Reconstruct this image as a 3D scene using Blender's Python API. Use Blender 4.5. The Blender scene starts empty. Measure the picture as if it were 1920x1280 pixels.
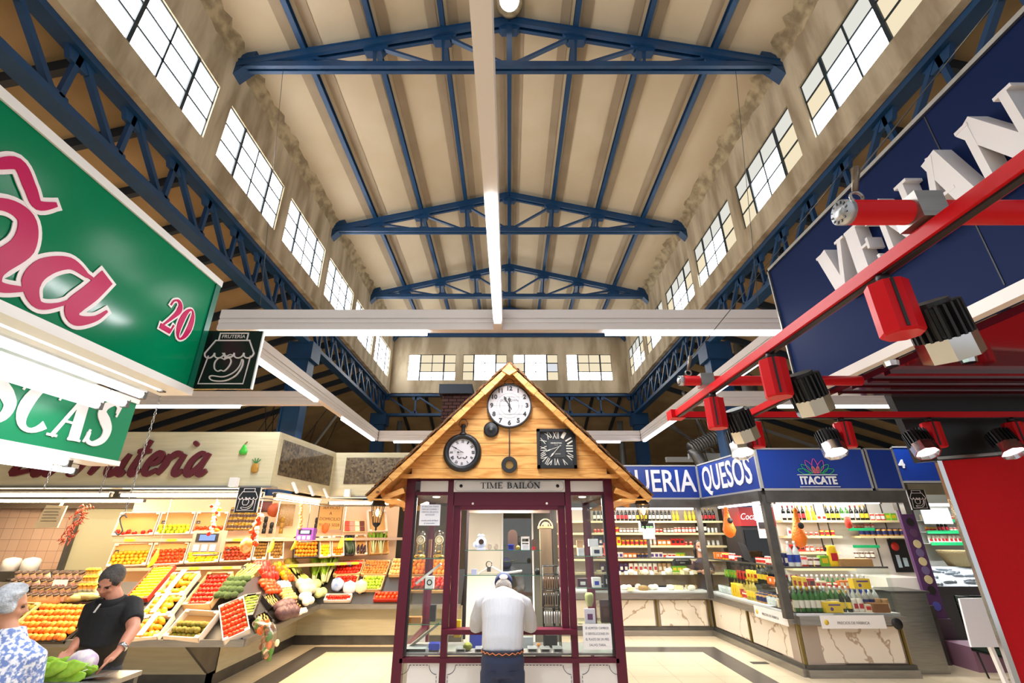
import bpy, math, random
from math import sin, cos, pi, radians as R, atan2, sqrt, atan, tan
from mathutils import Vector as Vec, Matrix
random.seed(7)
SC = bpy.context.scene
COL = SC.collection
# ---------------------------------------------------------------- camera
F = 860.0; TH = atan(361.0/860.0); EYE = 1.9
cam = bpy.data.cameras.new('camera'); camo = bpy.data.objects.new('camera', cam); COL.objects.link(camo)
cam.sensor_width = 36; cam.lens = F/1920*36; cam.shift_x = 5.0/1920; cam.clip_start = .05; cam.clip_end = 200
camo.location = (0, 0, EYE); camo.rotation_euler = (pi/2+TH, 0, 0)
SC.camera = camo
# ---------------------------------------------------------------- world, exposure
W = bpy.data.worlds.new('world'); SC.world = W; W.use_nodes = True
W.node_tree.nodes['Background'].inputs[0].default_value = (.93, .96, 1, 1)
W.node_tree.nodes['Background'].inputs[1].default_value = 0.6
SC.view_settings.view_transform = 'Standard'; SC.view_settings.look = 'None'
SC.view_settings.gamma = 1; SC.view_settings.use_curve_mapping = False
SC.view_settings.exposure = 0.43
TUBE_E = 7.0; PANE_E = 8.0
# daylight falling through the two rows of clerestory windows and the end windows
def area(name, loc, rot, sx, sy, power, col=(1, 1, 1), spread=180):
    l = bpy.data.lights.new(name, 'AREA'); l.shape = 'RECTANGLE'; l.size = sx; l.size_y = sy
    l.energy = power; l.color = col; l.spread = R(spread)
    o = bpy.data.objects.new(name, l); COL.objects.link(o); o.location = loc; o.rotation_euler = rot
    return o
WARM = (1.0, .72, .42); COOL = (.96, .98, 1.0)
# ---------------------------------------------------------------- geometry helpers
def V3(*a): return Vec(a)
def ray(px, py):
    x = (px-955)/F; v = (640-py)/F
    return Vec((x, cos(TH)-sin(TH)*v, sin(TH)+cos(TH)*v))
CP = Vec((0, 0, EYE))
def onP(px, py, p0, n):
    d = ray(px, py); p0 = Vec(p0); n = Vec(n)
    return CP + d*((p0-CP).dot(n)/d.dot(n))
def atY(px, py, y): return onP(px, py, (0, y, 0), (0, 1, 0))
def atX(px, py, x): return onP(px, py, (x, 0, 0), (1, 0, 0))
def atZ(px, py, z): return onP(px, py, (0, 0, z), (0, 0, 1))

def wloc(o):
    v = Vec((0, 0, 0))
    while o is not None: v += o.location; o = o.parent
    return v
def tag(o, label=None, cat=None, group=None, kind=None):
    if label: o['label'] = label
    if cat: o['category'] = cat
    if group: o['group'] = group
    if kind: o['kind'] = kind
    return o
def thing(name, label, cat, loc=(0, 0, 0), group=None, kind=None):
    o = bpy.data.objects.new(name, None); COL.objects.link(o); o.location = loc; o.empty_display_size = .1
    return tag(o, label, cat, group, kind)
def copy_tree(o, loc=None, rot=None, label=None, group=None, parent=None, scale=None):
    c = o.copy(); COL.objects.link(c); c.parent = parent
    if parent is None:
        if loc is not None: c.location = loc
        if rot is not None:
            c.rotation_mode = 'QUATERNION' if len(rot) == 4 else 'XYZ'
            if len(rot) == 4: c.rotation_quaternion = rot
            else: c.rotation_euler = rot
        if scale is not None: c.scale = scale if hasattr(scale, '__len__') else (scale,)*3
        if label: c['label'] = label
        if group: c['group'] = group
    for ch in list(o.children): copy_tree(ch, parent=c)
    return c

class MB:
    def __init__(s): s.v = []; s.f = []; s.sm = []; s.mi = []; s.m = 0
    def add(s, vs, fs, smooth=False):
        b = len(s.v); s.v += [tuple(v) for v in vs]
        for f in fs: s.f.append(tuple(i+b for i in f)); s.sm.append(smooth); s.mi.append(s.m)
        return s
    def box(s, x0, x1, y0, y1, z0, z1):
        return s.add([(x, y, z) for x in (x0, x1) for y in (y0, y1) for z in (z0, z1)],
                     [(0, 1, 3, 2), (4, 6, 7, 5), (0, 4, 5, 1), (2, 3, 7, 6), (0, 2, 6, 4), (1, 5, 7, 3)])
    def obox(s, c, a, b, n):  # centre and three half-axis vectors
        c, a, b, n = Vec(c), Vec(a), Vec(b), Vec(n)
        return s.add([c+i*a+j*b+k*n for i in (-1, 1) for j in (-1, 1) for k in (-1, 1)],
                     [(0, 1, 3, 2), (4, 6, 7, 5), (0, 4, 5, 1), (2, 3, 7, 6), (0, 2, 6, 4), (1, 5, 7, 3)])
    def bar(s, p, q, w, h=None, up=(0, 0, 1)):
        p, q = Vec(p), Vec(q); d = q-p; L = d.length
        if L < 1e-6: return s
        d /= L; up = Vec(up)
        if abs(d.dot(up)) > .98: up = Vec((1, 0, 0))
        a = d.cross(up).normalized(); b = a.cross(d).normalized(); h = w if h is None else h
        return s.obox((p+q)/2, d*L/2, a*w/2, b*h/2)
    def tube(s, pts, r, n=8, cap=True, smooth=True):
        pts = [Vec(p) for p in pts]; N = len(pts)
        rs = r if hasattr(r, '__len__') else [r]*N
        vs = []; prev = None
        for i, p in enumerate(pts):
            d = (pts[min(i+1, N-1)]-pts[max(i-1, 0)])
            d = d.normalized() if d.length > 1e-9 else Vec((0, 0, 1))
            if prev is None:
                a = d.cross(Vec((0, 0, 1)))
                if a.length < .05: a = d.cross(Vec((0, 1, 0)))
            else:
                a = prev-d*prev.dot(d)
            a.normalize(); prev = a; b = d.cross(a)
            rr = rs[i]; ra, rb = rr if hasattr(rr, '__len__') else (rr, rr)
            vs += [p+a*cos(2*pi*k/n)*ra+b*sin(2*pi*k/n)*rb for k in range(n)]
        fs = [(i*n+k, i*n+(k+1) % n, (i+1)*n+(k+1) % n, (i+1)*n+k) for i in range(N-1) for k in range(n)]
        if cap: fs += [tuple(range(n))[::-1], tuple((N-1)*n+k for k in range(n))]
        return s.add(vs, fs, smooth)
    def lathe(s, prof, n=16, c=(0, 0, 0), ax=(0, 0, 1), smooth=True, sx=1, sy=1, cap=True):
        ax = Vec(ax).normalized(); c = Vec(c)
        a = ax.cross(Vec((0, 1, 0)));  a = Vec((1, 0, 0)) if a.length < .05 else a.normalized()
        b = ax.cross(a)
        if ax.z > .99: a, b = Vec((1, 0, 0)), Vec((0, 1, 0))
        vs = [c+ax*z+a*cos(2*pi*k/n)*r*sx+b*sin(2*pi*k/n)*r*sy for r, z in prof for k in range(n)]
        N = len(prof)
        fs = [(i*n+k, i*n+(k+1) % n, (i+1)*n+(k+1) % n, (i+1)*n+k) for i in range(N-1) for k in range(n)]
        if cap and prof[0][0] > 1e-4: fs.append(tuple(range(n))[::-1])
        if cap and prof[-1][0] > 1e-4: fs.append(tuple((N-1)*n+k for k in range(n)))
        return s.add(vs, fs, smooth)
    def ball(s, c, rx, ry=None, rz=None, n=12, m=8, smooth=True, fn=None):
        ry = rx if ry is None else ry; rz = rx if rz is None else rz; c = Vec(c); vs = []
        for i in range(m+1):
            t = pi*i/m
            for k in range(n):
                a = 2*pi*k/n; d = Vec((sin(t)*cos(a), sin(t)*sin(a), -cos(t)))
                q = fn(d) if fn else 1
                vs.append(c+Vec((d.x*rx*q, d.y*ry*q, d.z*rz*q)))
        fs = [(i*n+k, i*n+(k+1) % n, (i+1)*n+(k+1) % n, (i+1)*n+k) for i in range(m) for k in range(n)]
        return s.add(vs, fs, smooth)
    def slab(s, poly, fr, d0, d1):  # polygon (u,v) list, fr(u,v,d)->world
        n = len(poly)
        vs = [fr(u, v, d0) for u, v in poly]+[fr(u, v, d1) for u, v in poly]
        return s.add(vs, [tuple(range(n))[::-1], tuple(range(n, 2*n))]+[(i, (i+1) % n, n+(i+1) % n, n+i) for i in range(n)])
    def ribbon(s, pts, ws, fr, d0, d1, ext=0.0):
        pts = [Vec((p[0], p[1])) for p in pts]; N = len(pts)
        ws = ws if hasattr(ws, '__len__') else [ws]*N
        s.rc = getattr(s, 'rc', 0)+1; e_ = .0003*s.rc*(1 if d1 > d0 else -1); d1 += e_
        L = []; Rr = []
        for i, p in enumerate(pts):
            d = pts[min(i+1, N-1)]-pts[max(i-1, 0)]; d = d.normalized() if d.length > 1e-9 else Vec((1, 0))
            q = p.copy()
            if i == 0: q = p-d*ext
            if i == N-1: q = p+d*ext
            nn = Vec((-d.y, d.x))*ws[i]/2
            L.append(q+nn); Rr.append(q-nn)
        vs = []
        for dd in (d0, d1):
            for i in range(N): q_ = dd+(e_*.9*i/N if dd == d1 else 0); vs.append(fr(L[i].x, L[i].y, q_)); vs.append(fr(Rr[i].x, Rr[i].y, q_))
        o = 2*N; fs = []
        for i in range(N-1):
            a = 2*i
            fs += [(a, a+1, a+3, a+2), (o+a, o+a+2, o+a+3, o+a+1), (a, a+2, o+a+2, o+a), (a+1, o+a+1, o+a+3, a+3)]
        fs += [(0, o, o+1, 1), (o-2, o-1, 2*o-1, 2*o-2)]
        return s.add(vs, fs)
    def build(s, name, mat, parent=None, base=None, label=None, cat=None, group=None, kind=None, origin=None):
        if not s.v: return None
        if parent is not None: off = wloc(parent)
        elif base is not None: off = Vec(base)
        elif origin: off = Vec((0, 0, 0))
        else:
            xs = [v[0] for v in s.v]; ys = [v[1] for v in s.v]; zs = [v[2] for v in s.v]
            off = Vec(((min(xs)+max(xs))/2, (min(ys)+max(ys))/2, min(zs)))
        me = bpy.data.meshes.new(name)
        me.from_pydata([(v[0]-off.x, v[1]-off.y, v[2]-off.z) for v in s.v], [], s.f)
        for m in (mat if isinstance(mat, (list, tuple)) else [mat]): me.materials.append(m)
        me.polygons.foreach_set('use_smooth', s.sm)
        if max(s.mi) > 0: me.polygons.foreach_set('material_index', s.mi)
        me.update()
        o = bpy.data.objects.new(name, me); COL.objects.link(o)
        if parent is not None: o.parent = parent
        else: o.location = off
        return tag(o, label, cat, group, kind)
def B(): return MB()
def struct(name, mb, mat, parent=None): return mb.build(name, mat, parent, kind=None if parent else 'structure')
def catmull(P, n=6):
    P = [Vec(p) for p in P]; out = []
    for i in range(len(P)-1):
        a = P[max(i-1, 0)]; b = P[i]; c = P[i+1]; d = P[min(i+2, len(P)-1)]
        for k in range(n):
            t = k/n
            out.append(.5*((2*b)+(c-a)*t+(2*a-5*b+4*c-d)*t*t+(3*b-a-3*c+d)*t*t*t))
    out.append(P[-1]); return out
# ---------------------------------------------------------------- materials
def mat(name, col, rough=.5, metal=0., noise=None, col2=None, bump=None, emit=0., alpha=None, stretch=(1, 1, 1), rnd=None, spec=.5, coat=0, trans=0):
    m = bpy.data.materials.new(name); m.use_nodes = True; nt = m.node_tree; N = nt.nodes; L = nt.links
    b = N['Principled BSDF']
    c = tuple(col)+(1,)
    b.inputs['Base Color'].default_value = c; b.inputs['Roughness'].default_value = rough; b.inputs['Metallic'].default_value = metal
    b.inputs['Specular IOR Level'].default_value = spec
    if coat: b.inputs['Coat Weight'].default_value = coat; b.inputs['Coat Roughness'].default_value = .05
    if trans: b.inputs['Transmission Weight'].default_value = trans
    if emit: b.inputs['Emission Color'].default_value = c; b.inputs['Emission Strength'].default_value = emit
    if alpha is not None: b.inputs['Alpha'].default_value = alpha
    src = None
    if noise or bump:
        tc = N.new('ShaderNodeTexCoord'); mp = N.new('ShaderNodeMapping'); mp.inputs['Scale'].default_value = stretch
        L.new(tc.outputs['Object'], mp.inputs[0])
    if noise:
        nz = N.new('ShaderNodeTexNoise'); nz.inputs['Scale'].default_value = noise[0]; nz.inputs['Detail'].default_value = 6
        L.new(mp.outputs[0], nz.inputs['Vector'])
        rp = N.new('ShaderNodeValToRGB'); w = noise[1]
        rp.color_ramp.elements[0].position = .5-w; rp.color_ramp.elements[1].position = .5+w
        rp.color_ramp.elements[0].color = c; c2 = tuple(col2)+(1,) if col2 else tuple(x*.7 for x in col)+(1,)
        rp.color_ramp.elements[1].color = c2
        L.new(nz.outputs[0], rp.inputs[0]); src = rp.outputs[0]
    if rnd:
        oi = N.new('ShaderNodeObjectInfo'); mx = N.new('ShaderNodeMix'); mx.data_type = 'RGBA'
        L.new(oi.outputs['Random'], mx.inputs[0])
        if src: L.new(src, mx.inputs[6])
        else: mx.inputs[6].default_value = c
        mx.inputs[7].default_value = tuple(rnd)+(1,); src = mx.outputs[2]
    if src: L.new(src, b.inputs['Base Color'])
    if bump:
        n2 = N.new('ShaderNodeTexNoise'); n2.inputs['Scale'].default_value = bump[0]; n2.inputs['Detail'].default_value = 5
        L.new(mp.outputs[0], n2.inputs['Vector'])
        bp = N.new('ShaderNodeBump'); bp.inputs['Strength'].default_value = bump[1]; bp.inputs['Distance'].default_value = .02
        L.new(n2.outputs[0], bp.inputs['Height']); L.new(bp.outputs[0], b.inputs['Normal'])
    return m
def emat(name, col, s):
    m = bpy.data.materials.new(name); m.use_nodes = True; N = m.node_tree.nodes; N.clear()
    e = N.new('ShaderNodeEmission'); e.inputs[0].default_value = tuple(col)+(1,); e.inputs[1].default_value = s
    o = N.new('ShaderNodeOutputMaterial'); m.node_tree.links.new(e.outputs[0], o.inputs[0]); return m
def glassmat(name, col=(1, 1, 1), refl=.08, rough=0.0):
    m = bpy.data.materials.new(name); m.use_nodes = True; N = m.node_tree.nodes; L = m.node_tree.links; N.clear()
    t = N.new('ShaderNodeBsdfTransparent'); t.inputs[0].default_value = tuple(col)+(1,)
    g = N.new('ShaderNodeBsdfGlossy'); g.inputs['Roughness'].default_value = rough
    f = N.new('ShaderNodeLayerWeight'); f.inputs[0].default_value = .5
    pw_ = N.new('ShaderNodeMath'); pw_.operation = 'POWER'; pw_.inputs[1].default_value = 5
    a = N.new('ShaderNodeMath'); a.operation = 'MULTIPLY_ADD'; a.inputs[1].default_value = .5; a.inputs[2].default_value = refl*.5; a.use_clamp = True
    L.new(f.outputs['Facing'], pw_.inputs[0])
    x = N.new('ShaderNodeMixShader'); o = N.new('ShaderNodeOutputMaterial')
    L.new(pw_.outputs[0], a.inputs[0]); L.new(a.outputs[0], x.inputs[0]); L.new(t.outputs[0], x.inputs[1]); L.new(g.outputs[0], x.inputs[2])
    L.new(x.outputs[0], o.inputs[0]); return m
def s2l(h):
    h = h.lstrip('#'); o = []
    for i in (0, 2, 4):
        c = int(h[i:i+2], 16)/255; o.append(c/12.92 if c <= .04045 else ((c+.055)/1.055)**2.4)
    return tuple(o)
MT = {}
def mm(name, hexcol, *a, **k):
    if name not in MT:
        if 'col2' in k and isinstance(k['col2'], str): k['col2'] = s2l(k['col2'])
        if 'rnd' in k and isinstance(k['rnd'], str): k['rnd'] = s2l(k['rnd'])
        MT[name] = mat(name, s2l(hexcol), *a, **k)
    return MT[name]
BLUE = mm('blue_paint', '#12436e', .45, noise=(3, .3), col2='#0d3358')
BLUED = mm('navy_rafter', '#16232f', .6)
CONC = mm('clerestory_plaster', '#c6b79c', .9, noise=(1.9, .13), col2='#98876c', bump=(9, .3), stretch=(1, 1.6, .3))
CEIL = mm('cream_ceiling', '#c9bba2', .9, noise=(.7, .2), col2='#bcab8e', bump=(12, .15))
CEILD = mm('cream_ceiling_shadow', '#a69680', .9, noise=(1.5, .2), col2='#988870')
ROUGHP = mm('flaking_plaster', '#b8a888', .95, noise=(5, .12), col2='#8a7c62', bump=(7, 1.0))
LEAN = mm('aisle_roof_panel', '#a58c68', .9, noise=(1.2, .2), col2='#8a7350')
WHITEM = mm('white_trunking', '#dcd6d4', .4)
STEEL = mm('brushed_steel', '#a5a29c', .32, .85, noise=(4, .3), col2='#8d8a84', stretch=(1, 1, 12))
STEELD = mm('dark_steel', '#6c6a66', .4, .7, noise=(5, .3), col2='#55534f')
CHROME = mm('chrome', '#d8d8d8', .12, 1.)
BLACK = mm('matte_black', '#16161a', .5)
WHITE = mm('white_paint', '#e8e6e4', .4)
PAPER = mm('white_paper', '#efeef0', .8)
GLASS = glassmat('clear_glass', (.96, .98, .97), .07)
GLASSG = mm('glass_edge_green', '#4f8a78', .2, alpha=.8)
TUBE = emat('lit_tube', (.97, .98, 1), TUBE_E)
TUBEW = emat('warm_lit_tube', (1, .78, .5), 24)
TUBE3 = emat('soft_lit_tube', (.97, .98, 1), 3.5)
# ---------------------------------------------------------------- lettering
def meshtext(s, size, extr=.01, shear=0, off=0., space=1.0, res=3):
    c = bpy.data.curves.new('t', 'FONT'); c.body = s; c.size = size; c.extrude = extr/2; c.shear = shear; c.offset = off
    c.align_x = 'CENTER'; c.align_y = 'CENTER'; c.space_character = space; c.resolution_u = res
    o = bpy.data.objects.new('t', c); COL.objects.link(o)
    dg = bpy.context.evaluated_depsgraph_get(); me = bpy.data.meshes.new_from_object(o.evaluated_get(dg))
    vs = [v.co.copy() for v in me.vertices]; fs = [tuple(p.vertices) for p in me.polygons]
    bpy.data.objects.remove(o); bpy.data.curves.remove(c); bpy.data.meshes.remove(me)
    return vs, fs
def text(mb, s, c, u, v, size, extr=.01, **k):  # centred at c, along u, up v
    u = Vec(u).normalized(); v = Vec(v).normalized(); n = u.cross(v); c = Vec(c)
    wd = k.pop('width', None)
    vs, fs = meshtext(s, size, extr, **k)
    if not vs: return mb
    sx = 1
    if wd:
        w = max(a.x for a in vs)-min(a.x for a in vs); sx = wd/w
    return mb.add([c+u*a.x*sx+v*a.y+n*a.z for a in vs], fs)
def frame2(o, u, v):
    o = Vec(o); u = Vec(u).normalized(); v = Vec(v).normalized(); n = u.cross(v)
    return lambda a, b, d: o+u*a+v*b+n*d
# serif capitals drawn from thick and thin strokes, unit height
def serif(ch, t=.16, th=.05, sf=.05):
    P = []; 
    def st(x, y0=0, y1=1, w=t): P.append(([(x, y0), (x, y1)], [w, w]))
    def hs(x, y, L=.32): P.append(([(x-L/2, y), (x+L/2, y)], [sf, sf]))
    def ln(a, b, w): P.append(([a, b], [w, w]))
    def arc(cx, cy, rx, ry, a0, a1, n=18, wt=t, wn=th):
        pts = []; ws = []
        for i in range(n+1):
            a = R(a0+(a1-a0)*i/n); pts.append((cx+rx*cos(a), cy+ry*sin(a))); ws.append(wn+(wt-wn)*cos(a)**2)
        P.append((pts, ws))
    y0 = sf/2; y1 = 1-sf/2
    if ch == 'I': st(.16); hs(.16, y0); hs(.16, y1); w = .32
    elif ch == 'T': st(.36); hs(.36, y0); ln((.03, y1), (.69, y1), sf); ln((.04, 1), (.06, .78), sf); ln((.68, 1), (.66, .78), sf); w = .72
    elif ch == 'E': st(.17); hs(.17, y0); ln((.02, y1), (.58, y1), sf); ln((.02, y0), (.6, y0), sf); ln((.2, .52), (.45, .52), sf); ln((.57, 1), (.55, .8), sf); ln((.6, 0), (.57, .22), sf); ln((.45, .62), (.45, .42), sf); w = .66
    elif ch == 'L': st(.17); hs(.17, y1); ln((.02, y0), (.58, y0), sf); ln((.59, 0), (.56, .24), sf); w = .6
    elif ch == 'M': ln((.12, 0), (.14, 1), th); ln((.12, 1), (.46, .02), t*.85); ln((.46, .02), (.78, 1), th); st(.8); hs(.12, y0, .22); hs(.8, y0); hs(.1, y1, .2); hs(.82, y1, .24); w = .96
    elif ch == 'N': ln((.12, 0), (.12, 1), th); ln((.1, 1), (.66, .02), t); ln((.66, 0), (.66, 1), th); hs(.12, y0, .24); hs(.08, y1, .2); hs(.66, y1, .24); w = .8
    elif ch == 'A': ln((.1, 0), (.36, 1), th); ln((.34, 1), (.64, 0), t); ln((.2, .34), (.52, .34), sf); hs(.1, y0, .24); hs(.64, y0, .32); w = .76
    elif ch == 'V': ln((.1, 1), (.38, 0), t); ln((.38, 0), (.64, 1), th); hs(.1, y1, .3); hs(.64, y1, .24); w = .72
    elif ch in 'OÓ':
        arc(.4, .5, .32, .48, 0, 360, 28); w = .8
        if ch == 'Ó': ln((.38, 1.08), (.52, 1.26), .07)
    elif ch == 'B': st(.17); ln((.02, y0), (.36, y0), sf); ln((.02, y1), (.34, y1), sf); arc(.32, .75, .2, .23, -90, 90, 12); arc(.34, .28, .25, .26, -90, 90, 12); w = .66
    elif ch == 'C': arc(.42, .5, .34, .48, 48, 318, 22); ln((.68, .98), (.66, .7), sf); w = .78
    elif ch == 'S':
        pts = catmull([(.56, .78), (.5, .93), (.34, .975), (.16, .86), (.15, .7), (.34, .55), (.52, .38), (.53, .16), (.34, .03), (.15, .07), (.09, .24)], 4)
        n = len(pts); P.append((pts, [th+(t-th)*max(0, 1-abs(i/(n-1)-.5)/.32)**.7 if abs(i/(n-1)-.5) < .32 else th for i in range(n)])); ln((.58, .98), (.57, .7), sf); ln((.08, .02), (.09, .3), sf); w = .66
    elif ch == '2':
        pts = catmull([(.1, .74), (.14, .9), (.3, .975), (.46, .88), (.48, .7), (.36, .45), (.12, .08)], 4); n = len(pts)
        P.append((pts, [th+(t-th)*max(0, 1-abs(i/(n-1)-.6)/.35) for i in range(n)])); ln((.06, .07), (.5, .07), t*.75); ln((.5, .02), (.54, .28), th); w = .6
    elif ch == '0': arc(.3, .5, .22, .48, 0, 360, 24); w = .6
    else: w = .4
    return P, w
def serif_text(mb, s, fr, h, d0, d1, width=None, shear=0., t=.16, grow=0., sp=.06, th=.05, scy=None):
    gl = [serif(c, t, th) for c in s]; tot = sum(g[1] for g in gl)+sp*(len(s)-1); k = (width/tot) if width else h
    x = 0
    for P, w in gl:
        for pts, ws in P:
            q = [((x+a[0]+shear*a[1])*k, a[1]*h) for a in pts]
            mb.ribbon(q, [z*(k+h)/2+grow for z in ws], fr, d0, d1, ext=grow/2)
        x += w+sp
    return mb
# ================================================================ the hall
XW = 4.7; YE = 17.3; YN = -3.0
ZB, ZW0, ZW1, ZEV, ZRG = 6.95, 7.5, 8.6, 9.6, 10.75
def tile_floor():
    m = mat('cream_floor_tiles', s2l('#ddcdb0'), .28, noise=(.8, .2), col2=s2l('#d2c0a0')); nt = m.node_tree; N = nt.nodes; L = nt.links
    b = N['Principled BSDF']; tc = N.new('ShaderNodeTexCoord'); br = N.new('ShaderNodeTexBrick')
    br.offset = 0; br.inputs['Scale'].default_value = 1; br.inputs['Mortar Size'].default_value = .006
    br.inputs['Brick Width'].default_value = .6; br.inputs['Row Height'].default_value = .6
    old = b.inputs['Base Color'].links[0].from_socket
    L.new(tc.outputs['Object'], br.inputs['Vector']); L.new(old, br.inputs['Color1']); L.new(old, br.inputs['Color2'])
    br.inputs['Mortar'].default_value = s2l('#b3a286')+(1,)
    L.new(br.outputs[0], b.inputs['Base Color']); return m
struct('floor', B().box(-13, 13, YN-2, 27, -.1, 0), tile_floor())
f = B(); G = mm('grey_floor_band', '#55504c', .3, noise=(8, .3), col2='#48433f')
f.box(-3.55, 3.74, 9.5, 9.88, 0, .003).box(-3.55, -3.2, 1, 9.5, 0, .003).box(3.38, 3.74, 1, 9.5, 0, .003)
struct('floor_band', f, G)
# clerestory walls with window openings
WIN_Y = [3.3+2.32*k-4.64 for k in range(8)]
def clere(sx, name):
    w = B(); x0, x1 = sorted((sx*XW, sx*(XW+.3)))
    w.box(x0, x1, YN, YE, ZB, ZW0).box(x0, x1, YN, YE, ZW1, ZEV+.3)
    e = [YN]+[q for y in WIN_Y for q in (y, y+1.98)]+[YE]
    for i in range(0, len(e), 2): w.box(x0, x1, e[i], e[i+1], ZW0, ZW1)
    c0, c1 = sorted((sx*XW, sx*(XW-.06))); w.box(c0, c1, YN, YE, ZB, ZB+.05)
    struct(name, w, CONC)
clere(-1, 'wall_left'); clere(1, 'wall_right')
w = B(); xs = [-4.7, -4.35, -2.48, -2.2, -.16, .16, 2.2, 2.48, 4.35, 4.7]
EX = [(-4.05, -2.15), (-1.86, -.1), (.16, 1.95), (2.3, 4.1)]
e = [-XW]+[q for a in EX for q in a]+[XW]
w.box(-XW, XW, YE, YE+.3, ZB, ZW0).box(-XW, XW, YE, YE+.3, ZW1, ZRG+.2)
for i in range(0, len(e), 2): w.box(e[i], e[i+1], YE, YE+.3, ZW0, ZW1)
struct('wall_back', w, CONC)
FRM = mm('window_iron', '#1d2b33', .5)
PANE = emat('sky_lit_glass', (1, 1, 1), PANE_E)
PANET = emat('sky_lit_tan_glass', (1, .86, .6), .68)
PANEG = emat('sky_lit_grey_glass', (.96, .95, .86), .6)
wn = [0]
def window(o, u, W_, H_, tint, seed):
    wn[0] += 1; rs = random.Random(seed); fr = frame2(o, u, (0, 0, 1))
    t = B(); d0, d1 = -.03, .03
    def b(u0, u1, v0, v1, d=.02): t.slab([(u0, v0), (u1, v0), (u1, v1), (u0, v1)], fr, -d, d)
    cw = W_/4
    for k in range(5): b(k*cw-(.028 if k in (1, 3) else .014), k*cw+(.028 if k in (1, 3) else .014), 0, H_, .03 if k in (1, 3) else .02)
    b(0, W_, -.015, .02); b(0, W_, H_-.02, H_+.015)
    for k in (1, 2): b(0, W_, k*H_/3-.014, k*H_/3+.014)
    fo = struct('window_%d' % wn[0], t, FRM); fo['kind'] = 'structure'
    for nm, ms in (('pane_clear', PANE), ('pane_tan', PANET), ('pane_grey', PANEG)):
        p = B()
        for i in range(4):
            for j in range(3):
                k = 'pane_clear'
                if tint == 1:
                    if i in (0, 3): k = 'pane_tan' if j < 2 else 'pane_grey'
                    elif j == 2 : k = 'pane_grey'
                    if j == 0 and i in (0, 3) and rs.random() < .4: k = 'pane_clear'
                if tint == 2 and i in (0, 3): k = 'pane_tan' if rs.random() < .8 else 'pane_clear'
                if tint == 3 and i > 0 and j > 0: k = 'pane_tan'
                if k == nm: p.slab([(i*cw, j*H_/3), ((i+1)*cw, j*H_/3), ((i+1)*cw, (j+1)*H_/3), (i*cw, (j+1)*H_/3)], fr, -.006, .004)
        if p.v: p.build(nm, ms, fo)
for i, y in enumerate(WIN_Y):
    window((-XW-.05, y, ZW0), (0, 1, 0), 1.98, ZW1-ZW0, 0, i)
    window((XW+.05, y, ZW0), (0, 1, 0), 1.98, ZW1-ZW0, 1, i+50)
for (a, b), tt in zip(EX, (3, 2, 2, 3)): window((a, YE+.05, ZW0), (1, 0, 0), b-a, ZW1-ZW0, tt, a)
# nave ceiling
for sx, nm in ((-1, 'ceiling_left'), (1, 'ceiling_right')):
    c = B(); A = Vec((sx*XW, YN, ZEV)); D = Vec((0, YN, ZRG)); up = Vec((0, 0, .12))
    L_ = Vec((0, YE-YN+.2, 0))
    c.add([A, D, D+L_, A+L_, A+up, D+up, D+L_+up, A+L_+up], [(0, 1, 2, 3), (7, 6, 5, 4), (0, 4, 5, 1), (3, 2, 6, 7), (0, 3, 7, 4), (1, 5, 6, 2)])
    o = struct(nm, c, CEIL)
    # darker cream strips paint the shadow bands beside each purlin
    s = B()
    for k in range(4):
        xx = sx*1.2*k; zz = ZRG-(ZRG-ZEV)*abs(xx)/XW
        for dx in (-.19, .19):
            if abs(xx+dx) > XW or (k == 0 and sx*dx < 0): continue
            z2 = ZRG-(ZRG-ZEV)*abs(xx+dx)/XW; n2 = -sx*(ZRG-ZEV)/XW
            h = .085
            s.add([(xx+dx-h, YN, z2-h*n2-.012), (xx+dx+h, YN, z2+h*n2-.012), (xx+dx+h, YE, z2+h*n2-.012), (xx+dx-h, YE, z2-h*n2-.012)], [(0, 1, 2, 3)])
    s.build('purlin_shadow_strip', CEILD, o)
# crumbling plaster haunch
def haunch(sx, nm):
    rs = random.Random(sx); h = B(); N_ = 150; V_ = []
    for i in range(N_+1):
        y = YN+(YE-YN)*i/N_
        wv = .07+.06*rs.random()*(1 if sx < 0 else 1.8); hv = .2+.08*rs.random()
        V_ += [(sx*XW, y, ZEV-hv), (sx*(XW-wv*.4), y, ZEV-hv*.75+.03*rs.random()), (sx*(XW-wv*.75), y, ZEV-hv*.2+.03*rs.random()), (sx*(XW-wv*1.5), y, ZEV+wv*1.5*.245)]
    F_ = [(i*4+k, i*4+k+1, i*4+k+5, i*4+k+4) for i in range(N_) for k in range(3)]
    h.add(V_, F_, True); struct(nm, h, ROUGHP)
haunch(-1, 'trim_1'); haunch(1, 'trim_2')
# round skylight at the ridge
t = thing('round_skylight', 'small round skylight in the cream ceiling ridge at the top of the photo', 'skylight', (0, 5.15, ZRG-.16))
nrm = Vec((0, -.72, -.7)).normalized()
B().lathe([(.001, .02), (.17, .02), (.17, .0), (.001, 0)], 24, (0, 5.15, ZRG-.16), nrm).build('glass', PANE, t)
B().lathe([(.17, -.12), (.17, .03), (.21, .03), (.24, -.12)], 24, (0, 5.15, ZRG-.16), nrm).build('rim', ROUGHP, t)
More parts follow.
